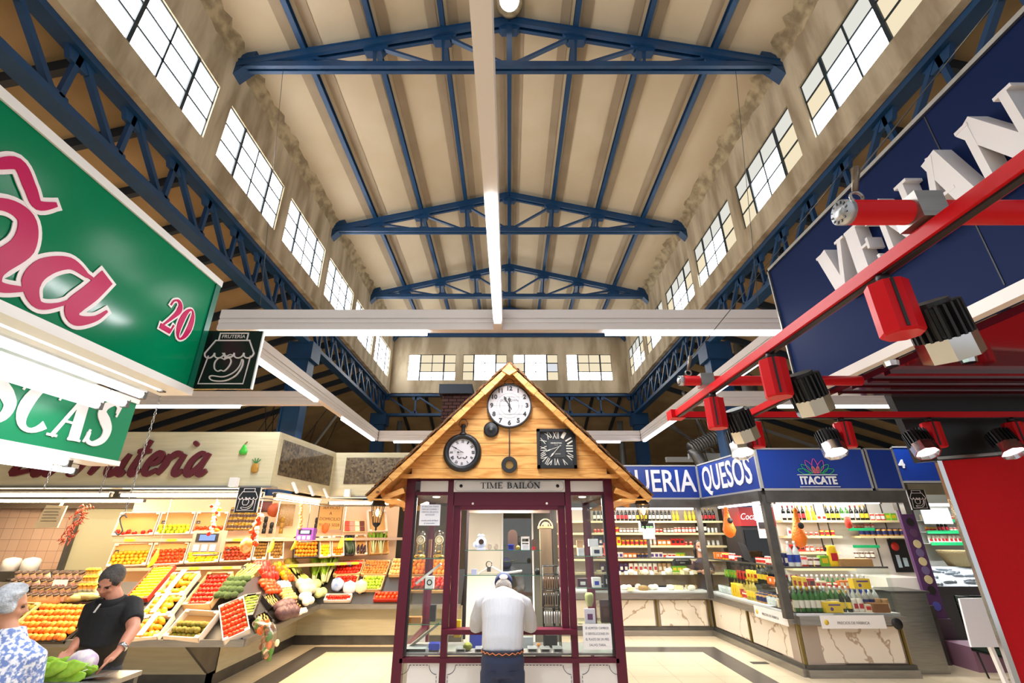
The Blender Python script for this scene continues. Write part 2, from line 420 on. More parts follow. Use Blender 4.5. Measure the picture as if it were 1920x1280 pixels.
# purlins
def zc(x): return ZRG-(ZRG-ZEV)*abs(x)/XW
PL = ['ridge purlin under the cream ceiling, behind the round skylight']
for k in range(-3, 4):
    x = 1.2*k
    p = B(); p.box(x-.045, x+.045, YN, YE, zc(x)-.16, zc(x)-.145).box(x-.012, x+.012, YN, YE, zc(x)-.15, zc(x)-.03).box(x-.045, x+.045, YN, YE, zc(x)-.04, zc(x)-.03)
    side = 'left' if k < 0 else 'right'
    nm = {0: 'blue steel ridge purlin running along the middle of the ceiling'}.get(k) or '%s blue purlin %s of the ridge under the cream ceiling' % (['first', 'second', 'third'][abs(k)-1], side)
    p.build('roof_purlin', BLUE, label=nm, cat='purlin', group='blue roof purlins')
# roof trusses
def truss(y, label):
    t = thing('roof_truss', label, 'truss', (0, y, 9.3), 'blue roof trusses')
    zt = lambda x: zc(x)-.26
    zb = 9.36
    b = B()
    for s in (-1, 1): b.box(-XW, XW, y+s*.05-.03, y+s*.05+.03, zb-.06, zb+.06)
    b.build('bottom_chord', BLUE, t)
    for s in (-1, 1):
        c = B()
        for q in (-1, 1): c.bar((s*XW, y+q*.055, zt(XW)+.03), (0, y+q*.055, zt(0)+.03), .06, .15, (0, 0, 1))
        c.bar((s*XW, y, zt(XW)+.1), (0, y, zt(0)+.1), .2, .02)
        c.build('top_chord', BLUE, t)
    for k in range(-3, 4):
        x = 1.2*k; g = B()
        g.slab([(-.24, .03), (.24, .03), (.14, -.16), (-.14, -.16)], frame2((x, y+.02, zt(x)), (1, 0, 0), (0, 0, 1)), -.09, .05)
        g.build('gusset', BLUE, t); g = B()
        if k: g.slab([(-.2, -.02), (.2, -.02), (.12, .14), (-.12, .14)], frame2((x+.12*(1 if k > 0 else -1)*-1, y+.02, zb), (1, 0, 0), (0, 0, 1)), -.06, .03)
        g.build('gusset', BLUE, t)
    g = B(); g.slab([(-.3, -.02), (.3, -.02), (.2, .17), (-.2, .17)], frame2((0, y+.02, zb), (1, 0, 0), (0, 0, 1)), -.06, .03)
    g.build('gusset', BLUE, t)
    for s in (-1, 1): B().slab([(0, -.25), (s*-.25, .05), (s*-.3, .35), (0, .35)], frame2((s*XW, y+.02, zb), (1, 0, 0), (0, 0, 1)), -.12, .1).build('gusset', BLUE, t)
    B().bar((0, y, zb), (0, y, zt(0)), .1).build('post', BLUE, t)
    for s in (-1, 1):
        for k in (1, 2, 3):
            x = s*1.2*k
            if k < 4: B().bar((x, y, zt(x)), (x-s*.06, y, zb), .045).build('post', BLUE, t)
            B().bar((x-s*0, y, zt(x)), (x-s*1.2, y, zb+.02), .07, .05).build('diagonal', BLUE, t)
TY = [5.5, 10.15, 13.8, 17.1]
for y, l in zip(TY, ('blue steel roof truss nearest the camera across the nave', 'blue steel roof truss second from the camera, above the lit tube end', 'blue steel roof truss third from the camera', 'blue steel roof truss against the far wall, mostly hidden by the cross trunking')): truss(y, l)
# lattice girders along the nave
def girder(p, q, step, label, nm='lattice_girder', zb=6.13, zt=6.92):
    p = Vec(p); q = Vec(q); d = (q-p); L_ = d.length; d.normalize()
    t = thing(nm, label, 'girder', ((p+q)/2).to_tuple()[:2]+(zb,), 'blue lattice girders under the clerestory')
    B().bar(p+V3(0, 0, zt), q+V3(0, 0, zt), .2, .12).build('top_chord', BLUE, t)
    B().bar(p+V3(0, 0, zb), q+V3(0, 0, zb), .22, .09).build('bottom_chord', BLUE, t)
    n = int(L_/step); wv = B()
    side = d.cross(V3(0, 0, 1))
    for i in range(n+1):
        a = p+d*(i*step)
        if i: wv.bar(a+V3(0, 0, zb), a+V3(0, 0, zt), .06, .06)
        if i < n: wv.bar(a+V3(0, 0, zt), a+d*step+V3(0, 0, zb), .075, .06)
        fr = frame2(a, d, (0, 0, 1))
        for pts in ([(-.2, zt), (.24, zt), (.12, zt-.2), (-.1, zt-.2)], [(-.2, zb), (.14, zb), (.07, zb+.15), (-.12, zb+.15)]): B().slab(pts, fr, -.03, .03).build('gusset', BLUE, t)
    wv.build('lattice', BLUE, t)
girder((-4.85, -2.95, 0), (-4.85, YE, 0), .81, 'long blue lattice girder under the left row of windows')
girder((4.85, -2.95, 0), (4.85, YE, 0), .81, 'long blue lattice girder under the right row of windows')
girder((-4.85, YE+.1, 0), (4.85, YE+.1, 0), 1.2, 'blue lattice girder under the far windows behind the gable')
def column(x, y, label):
    t = B()
    for s in (-1, 1): t.box(x+s*.2-.02, x+s*.2+.02, y-.17, y+.17, 0, 6.1)
    for s in (-1, 1): t.box(x-.2, x+.2, y+s*.12-.012, y+s*.12+.012, 0, 6.1)
    t.box(x-.3, x+.3, y-.25, y+.25, 5.7, 6.13)
    t.build('steel_column', BLUE, label=label, cat='column', group='blue steel columns')
for x, y, l in ((-4.95, 10.3, 'blue riveted column left of the gable, halfway down the hall'), (4.95, 10.3, 'blue riveted column right of the gable, halfway down the hall'),
                (-4.95, YE, 'blue column at the far left corner of the nave'), (4.95, YE, 'blue column at the far right corner of the nave')): column(x, y, l)
# aisle roofs
SL = .34
for sx, nm in ((-1, 'ceiling_aisle_left'), (1, 'ceiling_aisle_right')):
    A = Vec((sx*4.95, YN, 7.02)); D = Vec((sx*13, YN, 7.02-8.05*SL)); L_ = Vec((0, YE-YN+9.7, 0)); up = Vec((0, 0, .1))
    c = B().add([A, D, D+L_, A+L_, A+up, D+up, D+L_+up, A+L_+up], [(0, 1, 2, 3), (7, 6, 5, 4), (0, 4, 5, 1), (3, 2, 6, 7), (0, 3, 7, 4), (1, 5, 6, 2)])
    struct(nm, c, LEAN)
    side = 'left' if sx < 0 else 'right'
    for i in range(16):
        y = 1.8+.93*i
        r = B().bar((sx*4.95, y, 6.93), (sx*12.9, y, 6.93-7.95*SL), .08, .16)
        r.build('aisle_rafter', BLUED, label='dark sloping rafter in the row under the %s aisle roof' % side, cat='rafter', group='dark rafters of the %s aisle roof' % side)
A = Vec((-13, YE+.3, 7.0)); D = Vec((-13, 27, 7.0-9.4*SL)); L_ = V3(26, 0, 0); up = V3(0, 0, .1)
struct('ceiling_aisle_back', B().add([A, D, D+L_, A+L_, A+up, D+up, D+L_+up, A+L_+up], [(0, 3, 2, 1), (7, 4, 5, 6), (0, 1, 5, 4), (3, 7, 6, 2), (0, 4, 7, 3), (1, 2, 6, 5)]), LEAN)
for i in range(9):
    x = -4.4+1.1*i
    B().bar((x, YE+.35, 6.9), (x, 26.9, 6.9-9.25*SL), .08, .16).build('aisle_rafter', BLUED, label='dark sloping rafter in the row beyond the far lattice girder', cat='rafter', group='dark rafters beyond the far girder')
OW = mm('outer_wall_plaster', '#b5a88c', .9, noise=(.8, .2), col2='#9d9078')
struct('wall_outer_left', B().box(-13.1, -13, YN, 27, 0, 7), OW)
struct('wall_outer_right', B().box(13, 13.1, YN, 27, 0, 7), OW)
struct('wall_outer_back', B().box(-13, 13, 27, 27.1, 0, 7), OW)
# cross pieces, ducts and drain pipes
GALV = mm('galvanised_duct', '#9a9b9b', .35, .7, noise=(3, .3), col2='#7e8080')
t = B()
pts = [Vec(p) for p in ((6.3, 13.2, 4.9), (5.3, 12.2, 4.35), (5.1, 12.1, 4.1), (5.1, 12.1, 2.9))]
for i in range(24):
    s_ = i/23
    t.tube([(6.9-1.7*s_, 13.2, 4.9-.75*s_-.0), (6.9-1.7*(s_+.035), 13.2, 4.9-.75*(s_+.035))], [.2, .18], 12)
t.tube([(6.85, 13.2, 4.88), (7.2, 13.2, 5.2), (7.25, 13.2, 6.25)], .18, 12)
t.tube([(5.2, 13.2, 4.15), (5.3, 13.2, 3.95), (5.6, 13.2, 3.3), (5.7, 13.2, 3.0)], .17, 12)
t.build('ventilation_duct', GALV, label='ribbed silver ventilation duct bending down above the blue cheese sign', cat='duct')
B().tube([(-4.3, 17.9, 0), (-4.3, 17.9, 6.0)], .12, 12).build('downpipe', GALV, label='silver downpipe left of the gable in front of the far dark roof', cat='pipe', group='silver downpipes')
B().tube([(4.35, 17.9, 0), (4.35, 17.9, 6.0)], .12, 12).build('downpipe', GALV, label='silver downpipe right of the gable in front of the far dark roof', cat='pipe', group='silver downpipes')
B().box(6.2, 6.5, 12.6, 12.9, 3.0, 3.9).build('vent_stack', WHITE, label='white vent stack above the blue cheese sign beside the duct', cat='vent')
rs = random.Random(3)
for sx, nm in ((1, 'right'), (-1, 'left')):
    for i in range(8):
        a = Vec((sx*(4.8+rs.random()*2.8), 10.5+rs.random()*4, 3.2)); b_ = Vec((sx*(4.8+rs.random()*3), 11.5+rs.random()*5, 5.6))
        m_ = (a+b_)/2+V3(0, 0, -.2)
        B().tube(catmull([a, m_, b_], 4), .012, 5).build('overhead_cable', BLACK, label='thin dark cables crossing above the %s stall' % nm, cat='cable', group='cables above the %s stall' % nm)
B().tube([(6.15, 11.4, 3.4), (6.15, 11.4, 6.6)], .13, 14).build('ventilation_duct', GALV, label='vertical silver duct seen just left of the navy sign box', cat='duct')
for i, (a, b_) in enumerate((((4.9, 12.5, 5.6), (6.6, 14.5, 3.6)), ((5.1, 15, 5.4), (7.5, 15.2, 3.5)), ((-4.9, 13, 5.2), (-6.8, 14.6, 3.4)), ((6.0, 12.8, 5.0), (8.8, 12.8, 4.0)))):
    B().bar(a, b_, .07, .07).build('diagonal_brace', GALV, label='grey diagonal brace %s' % ['beside the right middle column', 'farther behind the right middle column', 'behind the left middle column', 'above the ITACATE header'][i], cat='brace')
for i, (y, z) in enumerate(((13.5, 3.9), (15.5, 4.1))):
    B().box(5.2, 12.8, y, y+.12, z, z+.16).build('pale_beam', mm('pale_beam_paint', '#cfd2d0', .6), label='pale horizontal beam %s behind the blue deli headers' % ['nearer', 'farther'][i], cat='beam')
# ================================================================ white light trunking
ZT = 4.1
def trunk(p, q, label, tubes, w=.1, h=.2):
    p = Vec(p); q = Vec(q); d = (q-p); L_ = d.length; d.normalize(); n = V3(0, 0, 1).cross(d)
    t = thing('light_trunking', label, 'light fixture', tuple((p+q)/2), 'white light trunking')
    b = B()
    for o0, o1, z0, z1 in ((-.5, .5, 0, .06), (-.42, .42, .06, .09), (-.5, .5, .09, .13), (-.38, .38, .13, .15), (-.5, .5, .15, .26)):
        b.obox((p+q)/2+V3(0, 0, (z0+z1)/2), d*L_/2, n*w*o1, V3(0, 0, (z1-z0)/2))
    b.build('channel', WHITEM, t)
    for s0, s1, pw in tubes:
        a = p+d*s0; c = p+d*s1
        B().obox((a+c)/2+V3(0, 0, -.022), d*(s1-s0)/2, n*w*.36, V3(0, 0, .022)).build('lit_diffuser', TUBE, t)
        ar = area('trunk_lamp', (0, 0, 0), (0, 0, 0), (s1-s0)*.98, w*.8, pw, COOL)
        ar.location = (a+c)/2+V3(0, 0, -.05); ar.rotation_euler = (0, 0, atan2(d.y, d.x))
PW = 42
trunk((-.13, .2, ZT), (-.13, 4.88, ZT), 'white trunking running overhead towards the camera with one long lit tube', [(2.4, 4.42, 60)])
trunk((-3.42, 4.93, ZT), (3.42, 4.93, ZT), 'white cross trunking spanning above the gable peak', [(.5, 2.45, PW), (4.55, 6.7, PW)])
trunk((-3.42, 4.99, ZT), (-3.42, 11.8, ZT), 'left long side of the white trunking rectangle', [(.6, 2.9, PW), (4.3, 6.6, PW)])
trunk((3.42, 4.99, ZT), (3.42, 11.8, ZT), 'right long side of the white trunking rectangle', [(.6, 2.9, PW), (4.2, 6.7, PW)])
trunk((-3.36, 11.85, ZT), (3.36, 11.85, ZT), 'far short side of the white trunking rectangle behind the gable', [(.4, 2.6, PW), (4.2, 6.2, PW)])
trunk((-9, 8.3, ZT), (-3.48, 8.3, ZT), 'white trunking branch above the fruit stall header', [(1.5, 4.0, PW)])
trunk((3.48, 8.3, ZT), (9, 8.3, ZT), 'white trunking branch above the blue deli header', [(1.5, 4.0, PW)])
def cable(p, q, label, r=.004, grp='thin suspension wires'):
    B().tube([p, q], r, 5).build('suspension_wire', STEELD, label=label, cat='wire', group=grp)
for x in (-2.9, 2.9): cable((x, 4.76, ZT+.26), (x*1.35, 5.5, 9.3), 'thin wire holding up the cross trunking, %s end' % ('left' if x < 0 else 'right'))
# ================================================================ the watch kiosk
def pine(name, along='x'):
    m = mat(name, s2l('#d79a4e'), .55); nt = m.node_tree; N = nt.nodes; L = nt.links; b = N['Principled BSDF']
    tc = N.new('ShaderNodeTexCoord'); mp = N.new('ShaderNodeMapping')
    mp.inputs['Scale'].default_value = {'x': (1.2, 6, 9), 'y': (6, 1.2, 9), 'z': (9, 6, 1.2)}[along]
    nz = N.new('ShaderNodeTexNoise'); nz.inputs['Scale'].default_value = 2.2; nz.inputs['Detail'].default_value = 8; nz.inputs['Distortion'].default_value = 1.2
    rp = N.new('ShaderNodeValToRGB'); E = rp.color_ramp.elements
    E[0].position = .3; E[0].color = s2l('#c07c30')+(1,); E[1].position = .62; E[1].color = s2l('#e6ad62')+(1,)
    vo = N.new('ShaderNodeTexVoronoi'); vo.inputs['Scale'].default_value = 2.6; m2 = N.new('ShaderNodeMapping'); m2.inputs['Scale'].default_value = (1, 1, 1.6)
    vr = N.new('ShaderNodeValToRGB'); vr.color_ramp.elements[0].position = .035; vr.color_ramp.elements[1].position = .075
    vr.color_ramp.elements[0].color = (1, 1, 1, 1); vr.color_ramp.elements[1].color = (0, 0, 0, 1)
    mx = N.new('ShaderNodeMix'); mx.data_type = 'RGBA'; mx.inputs[7].default_value = s2l('#6f3414')+(1,)
    L.new(tc.outputs['Object'], mp.inputs[0]); L.new(mp.outputs[0], nz.inputs[0]); L.new(nz.outputs[0], rp.inputs[0])
    L.new(tc.outputs['Object'], m2.inputs[0]); L.new(m2.outputs[0], vo.inputs[0]); L.new(vo.outputs[0], vr.inputs[0])
    L.new(rp.outputs[0], mx.inputs[6]); L.new(vr.outputs[0], mx.inputs[0]); L.new(mx.outputs[2], b.inputs['Base Color'])
    return m
PINE = pine('pine_planks'); PINEY = pine('pine_roof_boards', 'y')
MAR = mm('maroon_paint', '#56122a', .38, coat=.1, spec=.3)
MARD = mm('dark_seal', '#221a20', .5)
WP = mm('white_panel', '#e4e2e2', .35)
KY = 5.0; KD = 6.5
k = thing('watch_kiosk', 'wooden gabled watch kiosk with maroon frame in the centre of the aisle', 'kiosk', (0, 5.75, 0))
# posts and rails
def kbox(nm, mt, *a, **kw): return B().box(*a).build(nm, mt, k, **kw)
for s in (-1, 1):
    kbox('corner_post', MAR, s*1.02-.045, s*1.02+.045, KY-.03, KY+.06, 0, 2.44)
    kbox('corner_post', MAR, s*1.02-.045, s*1.02+.045, KD-.06, KD+.03, 0, 2.44)
    kbox('frame_post', MAR, s*.605-.03, s*.605+.03, KY-.02, KY+.05, 0, 2.42)
    kbox('glass_seal', MARD, s*.965-.012, s*.965+.012, KY-.005, KY+.03, .87, 2.28)
    kbox('window_jamb', MAR, s*.535-.035, s*.535+.035, KY+.02, KY+.09, 1.06, 2.28)
    kbox('side_rail', MAR, s*1.02-.03, s*1.02+.03, KY, KD, .82, .88)
    kbox('side_rail', MAR, s*1.02-.03, s*1.02+.03, KY, KD, 2.28, 2.44)
    kbox('side_panel', WP, s*1.02-.015, s*1.02+.015, KY+.05, KD-.05, .06, .82)
    B().box(s*1.02-.004, s*1.02+.004, KY+.06, KD-.06, .88, 2.28).build('side_glass', GLASS, k)
    x0, x1 = sorted((s*.575, s*.985))
    B().box(x0+.06, x1-.02, KY+.0, KY+.008, .88, 2.28).build('bay_glass', GLASS, k)
    kbox('bay_top_rail', MAR, x0, x1, KY-.012, KY+.05, 2.27, 2.305)
    kbox('blank_name_panel', WP, x0+.06, x1-.01, KY-.01, KY+.01, 2.305, 2.415)
    kbox('base_panel', WP, x0+.06, x1, KY-.006, KY+.02, .06, .82)
kbox('sill_rail', MAR, -1.0, 1.0, KY-.03, KY+.06, .82, .855)
kbox('head_rail', MAR, -1.0, 1.0, KY-.01, KY+.05, 2.412, 2.46)
kbox('counter_rail', MAR, -.63, .63, KY-.06, KY+.08, 1.045, 1.085)
kbox('window_header', MAR, -.57, .57, KY-.005, KY+.09, 2.17, 2.3)
kbox('window_header', MAR, -.5, .5, KY+.0, KY+.12, 2.13, 2.2)
for s in (-1, 1): B().lathe([(.001, 0), (.012, 0), (.012, .006), (.001, .008)], 12, (s*.38+.005, KY-.006, 2.19), (0, -1, 0)).build('screw_cap', WHITE, k)
kbox('base_panel', WP, -.575, .575, KY-.006, KY+.02, .06, .82)
kbox('plinth', STEELD, -1.05, 1.05, KY-.01, KD+.02, 0, .06)
kbox('worktop', mm('worktop_grey', '#8f8a88', .4), -.98, .98, KY+.03, KY+.5, .865, .885)
B().box(-.57, .57, KY+.0, KY+.008, .885, 1.045).build('counter_glass', GLASS, k)
kbox('soffit_board', mm('kiosk_brown_header', '#4a3c34', .6), -1.0, 1.0, KY+.1, KD-.05, 2.28, 2.33)
kbox('inner_header', mm('kiosk_brown_header', '#4a3c34', .6), -.46, .46, KY+.55, KY+.6, 2.12, 2.28)
for s in (-1, 1): kbox('inner_stile', MARD, s*.47-.012, s*.47+.012, KY+.55, KY+.6, .9, 2.28)
# dashed borders on the white base panels
d = B()
def dash(p, q):
    p, q = Vec(p), Vec(q); L_ = (q-p).length; n = max(1, int(L_/.03))
    for i in range(n): d.bar(p+(q-p)*(i/n), p+(q-p)*((i+.6)/n), .005, .004)
for x0, x1 in ((-.98, -.66), (-.56, .56), (.66, .98)):
    y = KY-.008; z0, z1, c = .12, .8, .07
    dash((x0+c, y, z1), (x1-c, y, z1)); dash((x0, y, z0), (x0, y, z1-c)); dash((x1, y, z0), (x1, y, z1-c))
    for sx, xx in ((1, x0), (-1, x1)):
        pts = [(xx+sx*c*(1-cos(a)) if 0 else xx+sx*c*sin(a), y, z1-c*cos(a)) for a in [R(t_) for t_ in range(0, 91, 15)]]
        pts = [(xx+sx*c*sin(R(t_)), y, z1-c+c*(1-cos(R(t_)))) for t_ in range(0, 91, 15)]
        d.tube(pts, .0022, 4)
d.build('dashed_border', BLACK, k)
# name sign
kbox('name_sign', WP, -.575, .575, KY-.035, KY-.02, 2.302, 2.418)
fr = frame2((0, KY-.036, 0), (1, 0, 0), (0, 0, 1))
t = B(); serif_text(t, 'TIME BAILÓN', frame2((-.3, KY-.036, 2.335), (1, 0, 0), (0, 0, 1)), .058, 0, .002, width=.62, t=.15, th=.03)
t.build('sign_lettering', BLACK, k)
t = B(); b_ = .012
for (a, c) in (((-.54, 2.41), (.54, 2.41)), ((-.54, 2.31), (.54, 2.31)), ((-.565, 2.335), (-.565, 2.385)), ((.565, 2.335), (.565, 2.385)), ((-.54, 2.41), (-.565, 2.385)), ((.54, 2.41), (.565, 2.385)), ((-.54, 2.31), (-.565, 2.335)), ((.54, 2.31), (.565, 2.335))):
    t.bar((a[0], KY-.037, a[1]), (c[0], KY-.037, c[1]), .002, .002)
for s in (-1, 1): t.lathe([(.001, 0), (.017, 0), (.017, .003), (.001, .003)], 14, (s*.5, KY-.036, 2.36), (0, -1, 0))
t.build('sign_border', BLACK, k)
# roof
AZ, EZ, EX_ = 3.595, 2.24, 1.37; GY = 4.82
def rz(x): return AZ-abs(x)*(AZ-EZ)/EX_
for s in (-1, 1):
    u = Vec((s*EX_, 0, EZ-AZ)); Lr = u.length; u.normalize(); nn = Vec((s*.7, 0, .71)).normalized()
    r = B(); n_ = 13
    for i in range(n_):
        a = Vec((0, 0, AZ))+u*(Lr*i/n_); b_ = Vec((0, 0, AZ))+u*(Lr*(i+1)/n_-.004)
        r.obox((a+b_)/2+V3(0, 5.74, 0)-nn*.012, (b_-a)/2, V3(0, 1.05, 0), nn*.012)
    r.build('roof_boards', PINEY, k)
    g = B()
    for i in range(17):
        a = Vec((0, 0, AZ))+u*(Lr*i/17)
        g.obox(a+u*(Lr/34)+V3(0, 5.74, 0)+nn*(.018+.006*(i % 2)), u*(Lr/34+.012), V3(0, 1.08, 0), nn*.008)
    g.build('roof_shingles', mm('brown_shingle', '#8a5a2a', .8, noise=(9, .3), col2='#5f3c1c'), k)
    fb = B(); n_ = 14
    for i in range(n_):
        a = Vec((0, 4.66, AZ-.025))+u*(Lr*i/n_); b_ = Vec((0, 4.66, AZ-.025))+u*(Lr*(i+1)/n_-.003)
        fb.obox((a+b_)/2-nn*.02, (b_-a)/2, V3(0, .02, 0), nn*(.026+.003*(i % 3)))
    fb.build('verge_board', PINE, k)
    for yy in (5.1, 5.7, 6.55):
        a = Vec((0, yy, AZ))-nn*.06+u*.05; b_ = Vec((0, yy, AZ))-nn*.06+u*(Lr-.03)
        B().bar(a, b_, .06, .07).build('rafter', PINE, k)
    # eave soffit boards and brackets
    for yy in (4.78, 5.4, 6.1):
        B().bar((s*1.05, yy, 2.3), (s*1.33, yy, 2.19), .05, .05).build('eave_bracket', PINE, k)
    B().box(min(s*1.07, s*1.3), max(s*1.07, s*1.3), 4.62, 6.8, 2.2, 2.212).build('eave_soffit', PINEY, k)
    kbox('gutter_block', PINE, min(s*1.1, s*.9), max(s*1.1, s*.9), GY-.02, GY+.03, 2.42, 2.46)
B().slab([(-.08, -.09), (0, -.005), (.08, -.09), (0, -.14)], frame2((0, 4.62, AZ), (1, 0, 0), (0, 0, 1)), -.04, 0).build('apex_block', PINE, k)
gb = B(); z = 2.42; i = 0
while z < AZ-.06:
    h = .128 if i else .1
    zt_ = min(z+h-.004, AZ-.05); x0 = (AZ-.05-z)*EX_/(AZ-EZ); x1 = max((AZ-.05-zt_)*EX_/(AZ-EZ), .005)
    if i == 0: x0 = x1 = .99
    gb.slab([(-x0, z), (x0, z), (x1, zt_), (-x1, zt_)], frame2((0, GY, 0), (1, 0, 0), (0, 0, 1)), -.025, 0 if i else .012)
    z += h; i += 1
gb.build('gable_planks', PINE, k)
kbox('gable_backing', mm('gap_brown', '#4a2a10', .8), -.95, .95, GY+.027, GY+.03, 2.42, 2.6)
B().slab([(-1.05, 2.45), (1.05, 2.45), (0, AZ-.1)], frame2((0, GY+.03, 0), (1, 0, 0), (0, 0, 1)), -.005, 0).build('gable_backing', mm('gap_brown', '#4a2a10'), k)
# chimney
def brickm():
    m = mat('black_brick', s2l('#2b2526'), .9, spec=.05); nt = m.node_tree; N = nt.nodes; b = N['Principled BSDF']
    tc = N.new('ShaderNodeTexCoord'); mp = N.new('ShaderNodeMapping'); mp.inputs['Rotation'].default_value = (pi/2, 0, 0)
    br = N.new('ShaderNodeTexBrick'); br.inputs['Scale'].default_value = 1; br.inputs['Brick Width'].default_value = .1; br.inputs['Row Height'].default_value = .042; br.inputs['Mortar Size'].default_value = .004
    br.inputs['Color1'].default_value = s2l('#3a2622')+(1,); br.inputs['Color2'].default_value = s2l('#2a1c1a')+(1,); br.inputs['Mortar'].default_value = s2l('#060506')+(1,)
    nt.links.new(tc.outputs['Object'], mp.inputs[0]); nt.links.new(mp.outputs[0], br.inputs[0]); nt.links.new(br.outputs[0], b.inputs['Base Color']); return m
BRK = brickm()
B().box(-.83, -.5, 5.5, 5.83, 2.9, 3.5).build('chimney', BRK, k)
B().box(-.87, -.46, 5.46, 5.87, 3.5, 3.62).build('chimney_cap', mm('chimney_cap_grey', '#2c3036', .8, spec=.1), k)
# string of lights along the verge
for s in (-1, 1):
    pts = []
    for i in range(60):
        f_ = i/59; x = s*EX_*f_; pts.append((x+.012*sin(i*2.1), 4.62+.008*cos(i*1.7), rz(x)+.01+.02*sin(i*1.9)))
    B().tube(pts, .0028, 5).build('fairy_light_wire', BLACK, label='black fairy light wire looped along the %s verge of the kiosk gable' % ('left' if s < 0 else 'right'), cat='wire')
# ---------------------------------------------------------------- clocks on the gable
WF = mm('clock_face_white', '#cdc6ca', .5)
def disc(mb, c, r, d0, d1, n=40, ax=(0, -1, 0)): return mb.lathe([(.0005, d0), (r, d0), (r, d1), (.0005, d1)], n, c, ax, smooth=False)
def ringm(mb, c, r0, r1, d0, d1, n=40, ax=(0, -1, 0)): return mb.lathe([(r0, d0), (r1, d0+.002), (r1+.002, (d0+d1)/2), (r1, d1), (r0, d1), (r0, d0)], n, c, ax, smooth=False, cap=False)
Y0 = GY-.0
c = atY(955, 761, Y0-.02); c.x = 0
t = thing('wall_clock', 'large round white wall clock with black numerals at the gable top', 'clock', (c.x, c.y, c.z-.25))
disc(B(), c, .23, -.02, .02).build('clock_face', WF, t)
ringm(B(), c, .225, .238, -.02, .035).build('rim', BLACK, t)
n = B()
for h_ in range(1, 13):
    a = pi/2-h_*pi/6; text(n, str(h_), c+V3(.188*cos(a), -.022, .188*sin(a)), (1, 0, 0), (0, 0, 1), .066, .002, off=.003)
n.build('numerals', BLACK, t)
n = B(); text(n, 'OLD TOWN', c+V3(0, -.022, .055), (1, 0, 0), (0, 0, 1), .036, .002); n.build('dial_lettering', mm('dial_grey', '#4a4648'), t)
n = B()
for r_ in (.135, .1): n.lathe([(r_, 0), (r_+.0015, 0), (r_+.0015, .001), (r_, .001), (r_, 0)], 40, c+V3(0, -.021, 0), (0, -1, 0), cap=False)
for q in (-.105, .105):
    n.bar(c+V3(q, -.021, -.2), c+V3(q, -.021, .2), .002, .001); n.bar(c+V3(-.2, -.021, q*.9), c+V3(.2, -.021, q*.9), .002, .001)
n.bar(c+V3(-.22, -.021, 0), c+V3(.22, -.021, 0), .002, .001)
n.build('dial_lines', mm('dial_grey', '#4a4648'), t)
def hand(c, ang, L_, w, mt=BLACK, tail=.05, y=-.028):
    a = R(90-ang); u = V3(cos(a), 0, sin(a)); v = V3(-sin(a), 0, cos(a)); q = c+V3(0, y, 0)
    m_ = B(); fr = lambda s_, t_, d_: q+u*s_+v*t_+V3(0, -d_, 0)
    m_.slab([(-tail, -w*.4), (-tail, w*.4), (L_*.6, w*.5), (L_*.72, w*1.6), (L_, 0), (L_*.72, -w*1.6), (L_*.6, -w*.5)], fr, 0, .002)
    return m_
hand(c, 330, .12, .01).build('hour_hand', BLACK, t); hand(c, 359, .09, .012, tail=.06, y=-.032).build('minute_hand', BLACK, t)
disc(B(), c+V3(0, -.03, 0), .012, 0, .01, 16).build('hub', BLACK, t)
m_ = B(); disc(m_, c+V3(0, -.03, -.055), .012, 0, .003, 16); m_.build('pendant_bead', BLACK, t)
m_ = B(); m_.tube([c+V3(.052*cos(a), -.0, .25+.055*sin(a)) for a in [R(x) for x in range(0, 181, 20)]], .0035, 6); m_.bar(c+V3(-.055, 0, .25), c+V3(.055, 0, .25), .006)
m_.build('hanging_bow', BLACK, t)
t = thing('clock_pendulum', 'black pendulum rod ending in a ring under the large white clock', 'pendulum', (0, Y0-.02, 2.5))
pr = atY(955, 871, Y0-.03); pr.x = 0
B().bar((0, Y0-.03, pr.z+.07), (0, Y0-.03, c.z-.23), .018, .01).build('rod', BLACK, t)
ringm(B(), pr, .043, .08, -.015, .02).build('ring', BLACK, t)
disc(B(), pr, .044, -.012, -.002).build('glass_lens', mm('amber_lens', '#9a7438', .2), t)
# pocket watch clock
c = atY(867, 848, Y0-.02)
t = thing('pocket_watch_clock', 'black pocket watch shaped clock with roman numerals, left on the gable', 'clock', (c.x, c.y, c.z-.2))
m_ = B(); m_.lathe([(.138, -.02), (.19, -.02), (.197, .0), (.185, .03), (.16, .045), (.15, .03), (.138, .03), (.138, -.02)], 40, c, (0, -1, 0), cap=False); m_.build('case', BLACK, t)
disc(B(), c, .14, -.01, .01).build('clock_face', WF, t)
ROM = ['I', 'II', 'III', 'IV', 'V', 'VI', 'VII', 'VIII', 'IX', 'X', 'XI', 'XII']
n = B()
for h_ in range(1, 13):
    a = pi/2-h_*pi/6; u = V3(sin(a), 0, -cos(a))
    text(n, ROM[h_-1], c+V3(.11*cos(a), -.012, .11*sin(a)), u, (cos(a), 0, sin(a)), .042, .001, off=.001, width=.008+.007*len(ROM[h_-1]))
text(n, 'Time', c+V3(0, -.012, .04), (1, 0, 0), (0, 0, 1), .022, .001, shear=.4) if 0 else None
for s in (-1, 1): n.tube(catmull([c+V3(s*.005, -.012, -.05), c+V3(s*.03, -.012, -.062), c+V3(s*.05, -.012, -.045), c+V3(s*.04, -.012, -.04)], 4), .004, 4)
n.build('numeral_ring', BLACK, t)
hand(c, 300, .105, .005, tail=.02).build('minute_hand', BLACK, t); hand(c, 268, .055, .007, tail=.01).build('hour_hand', BLACK, t)
m_ = B(); m_.lathe([(.05, .175), (.035, .2), (.02, .215), (.018, .25), (.027, .262), (.027, .285), (.012, .295)], 14, c, (0, 0, 1)); m_.build('crown', BLACK, t)
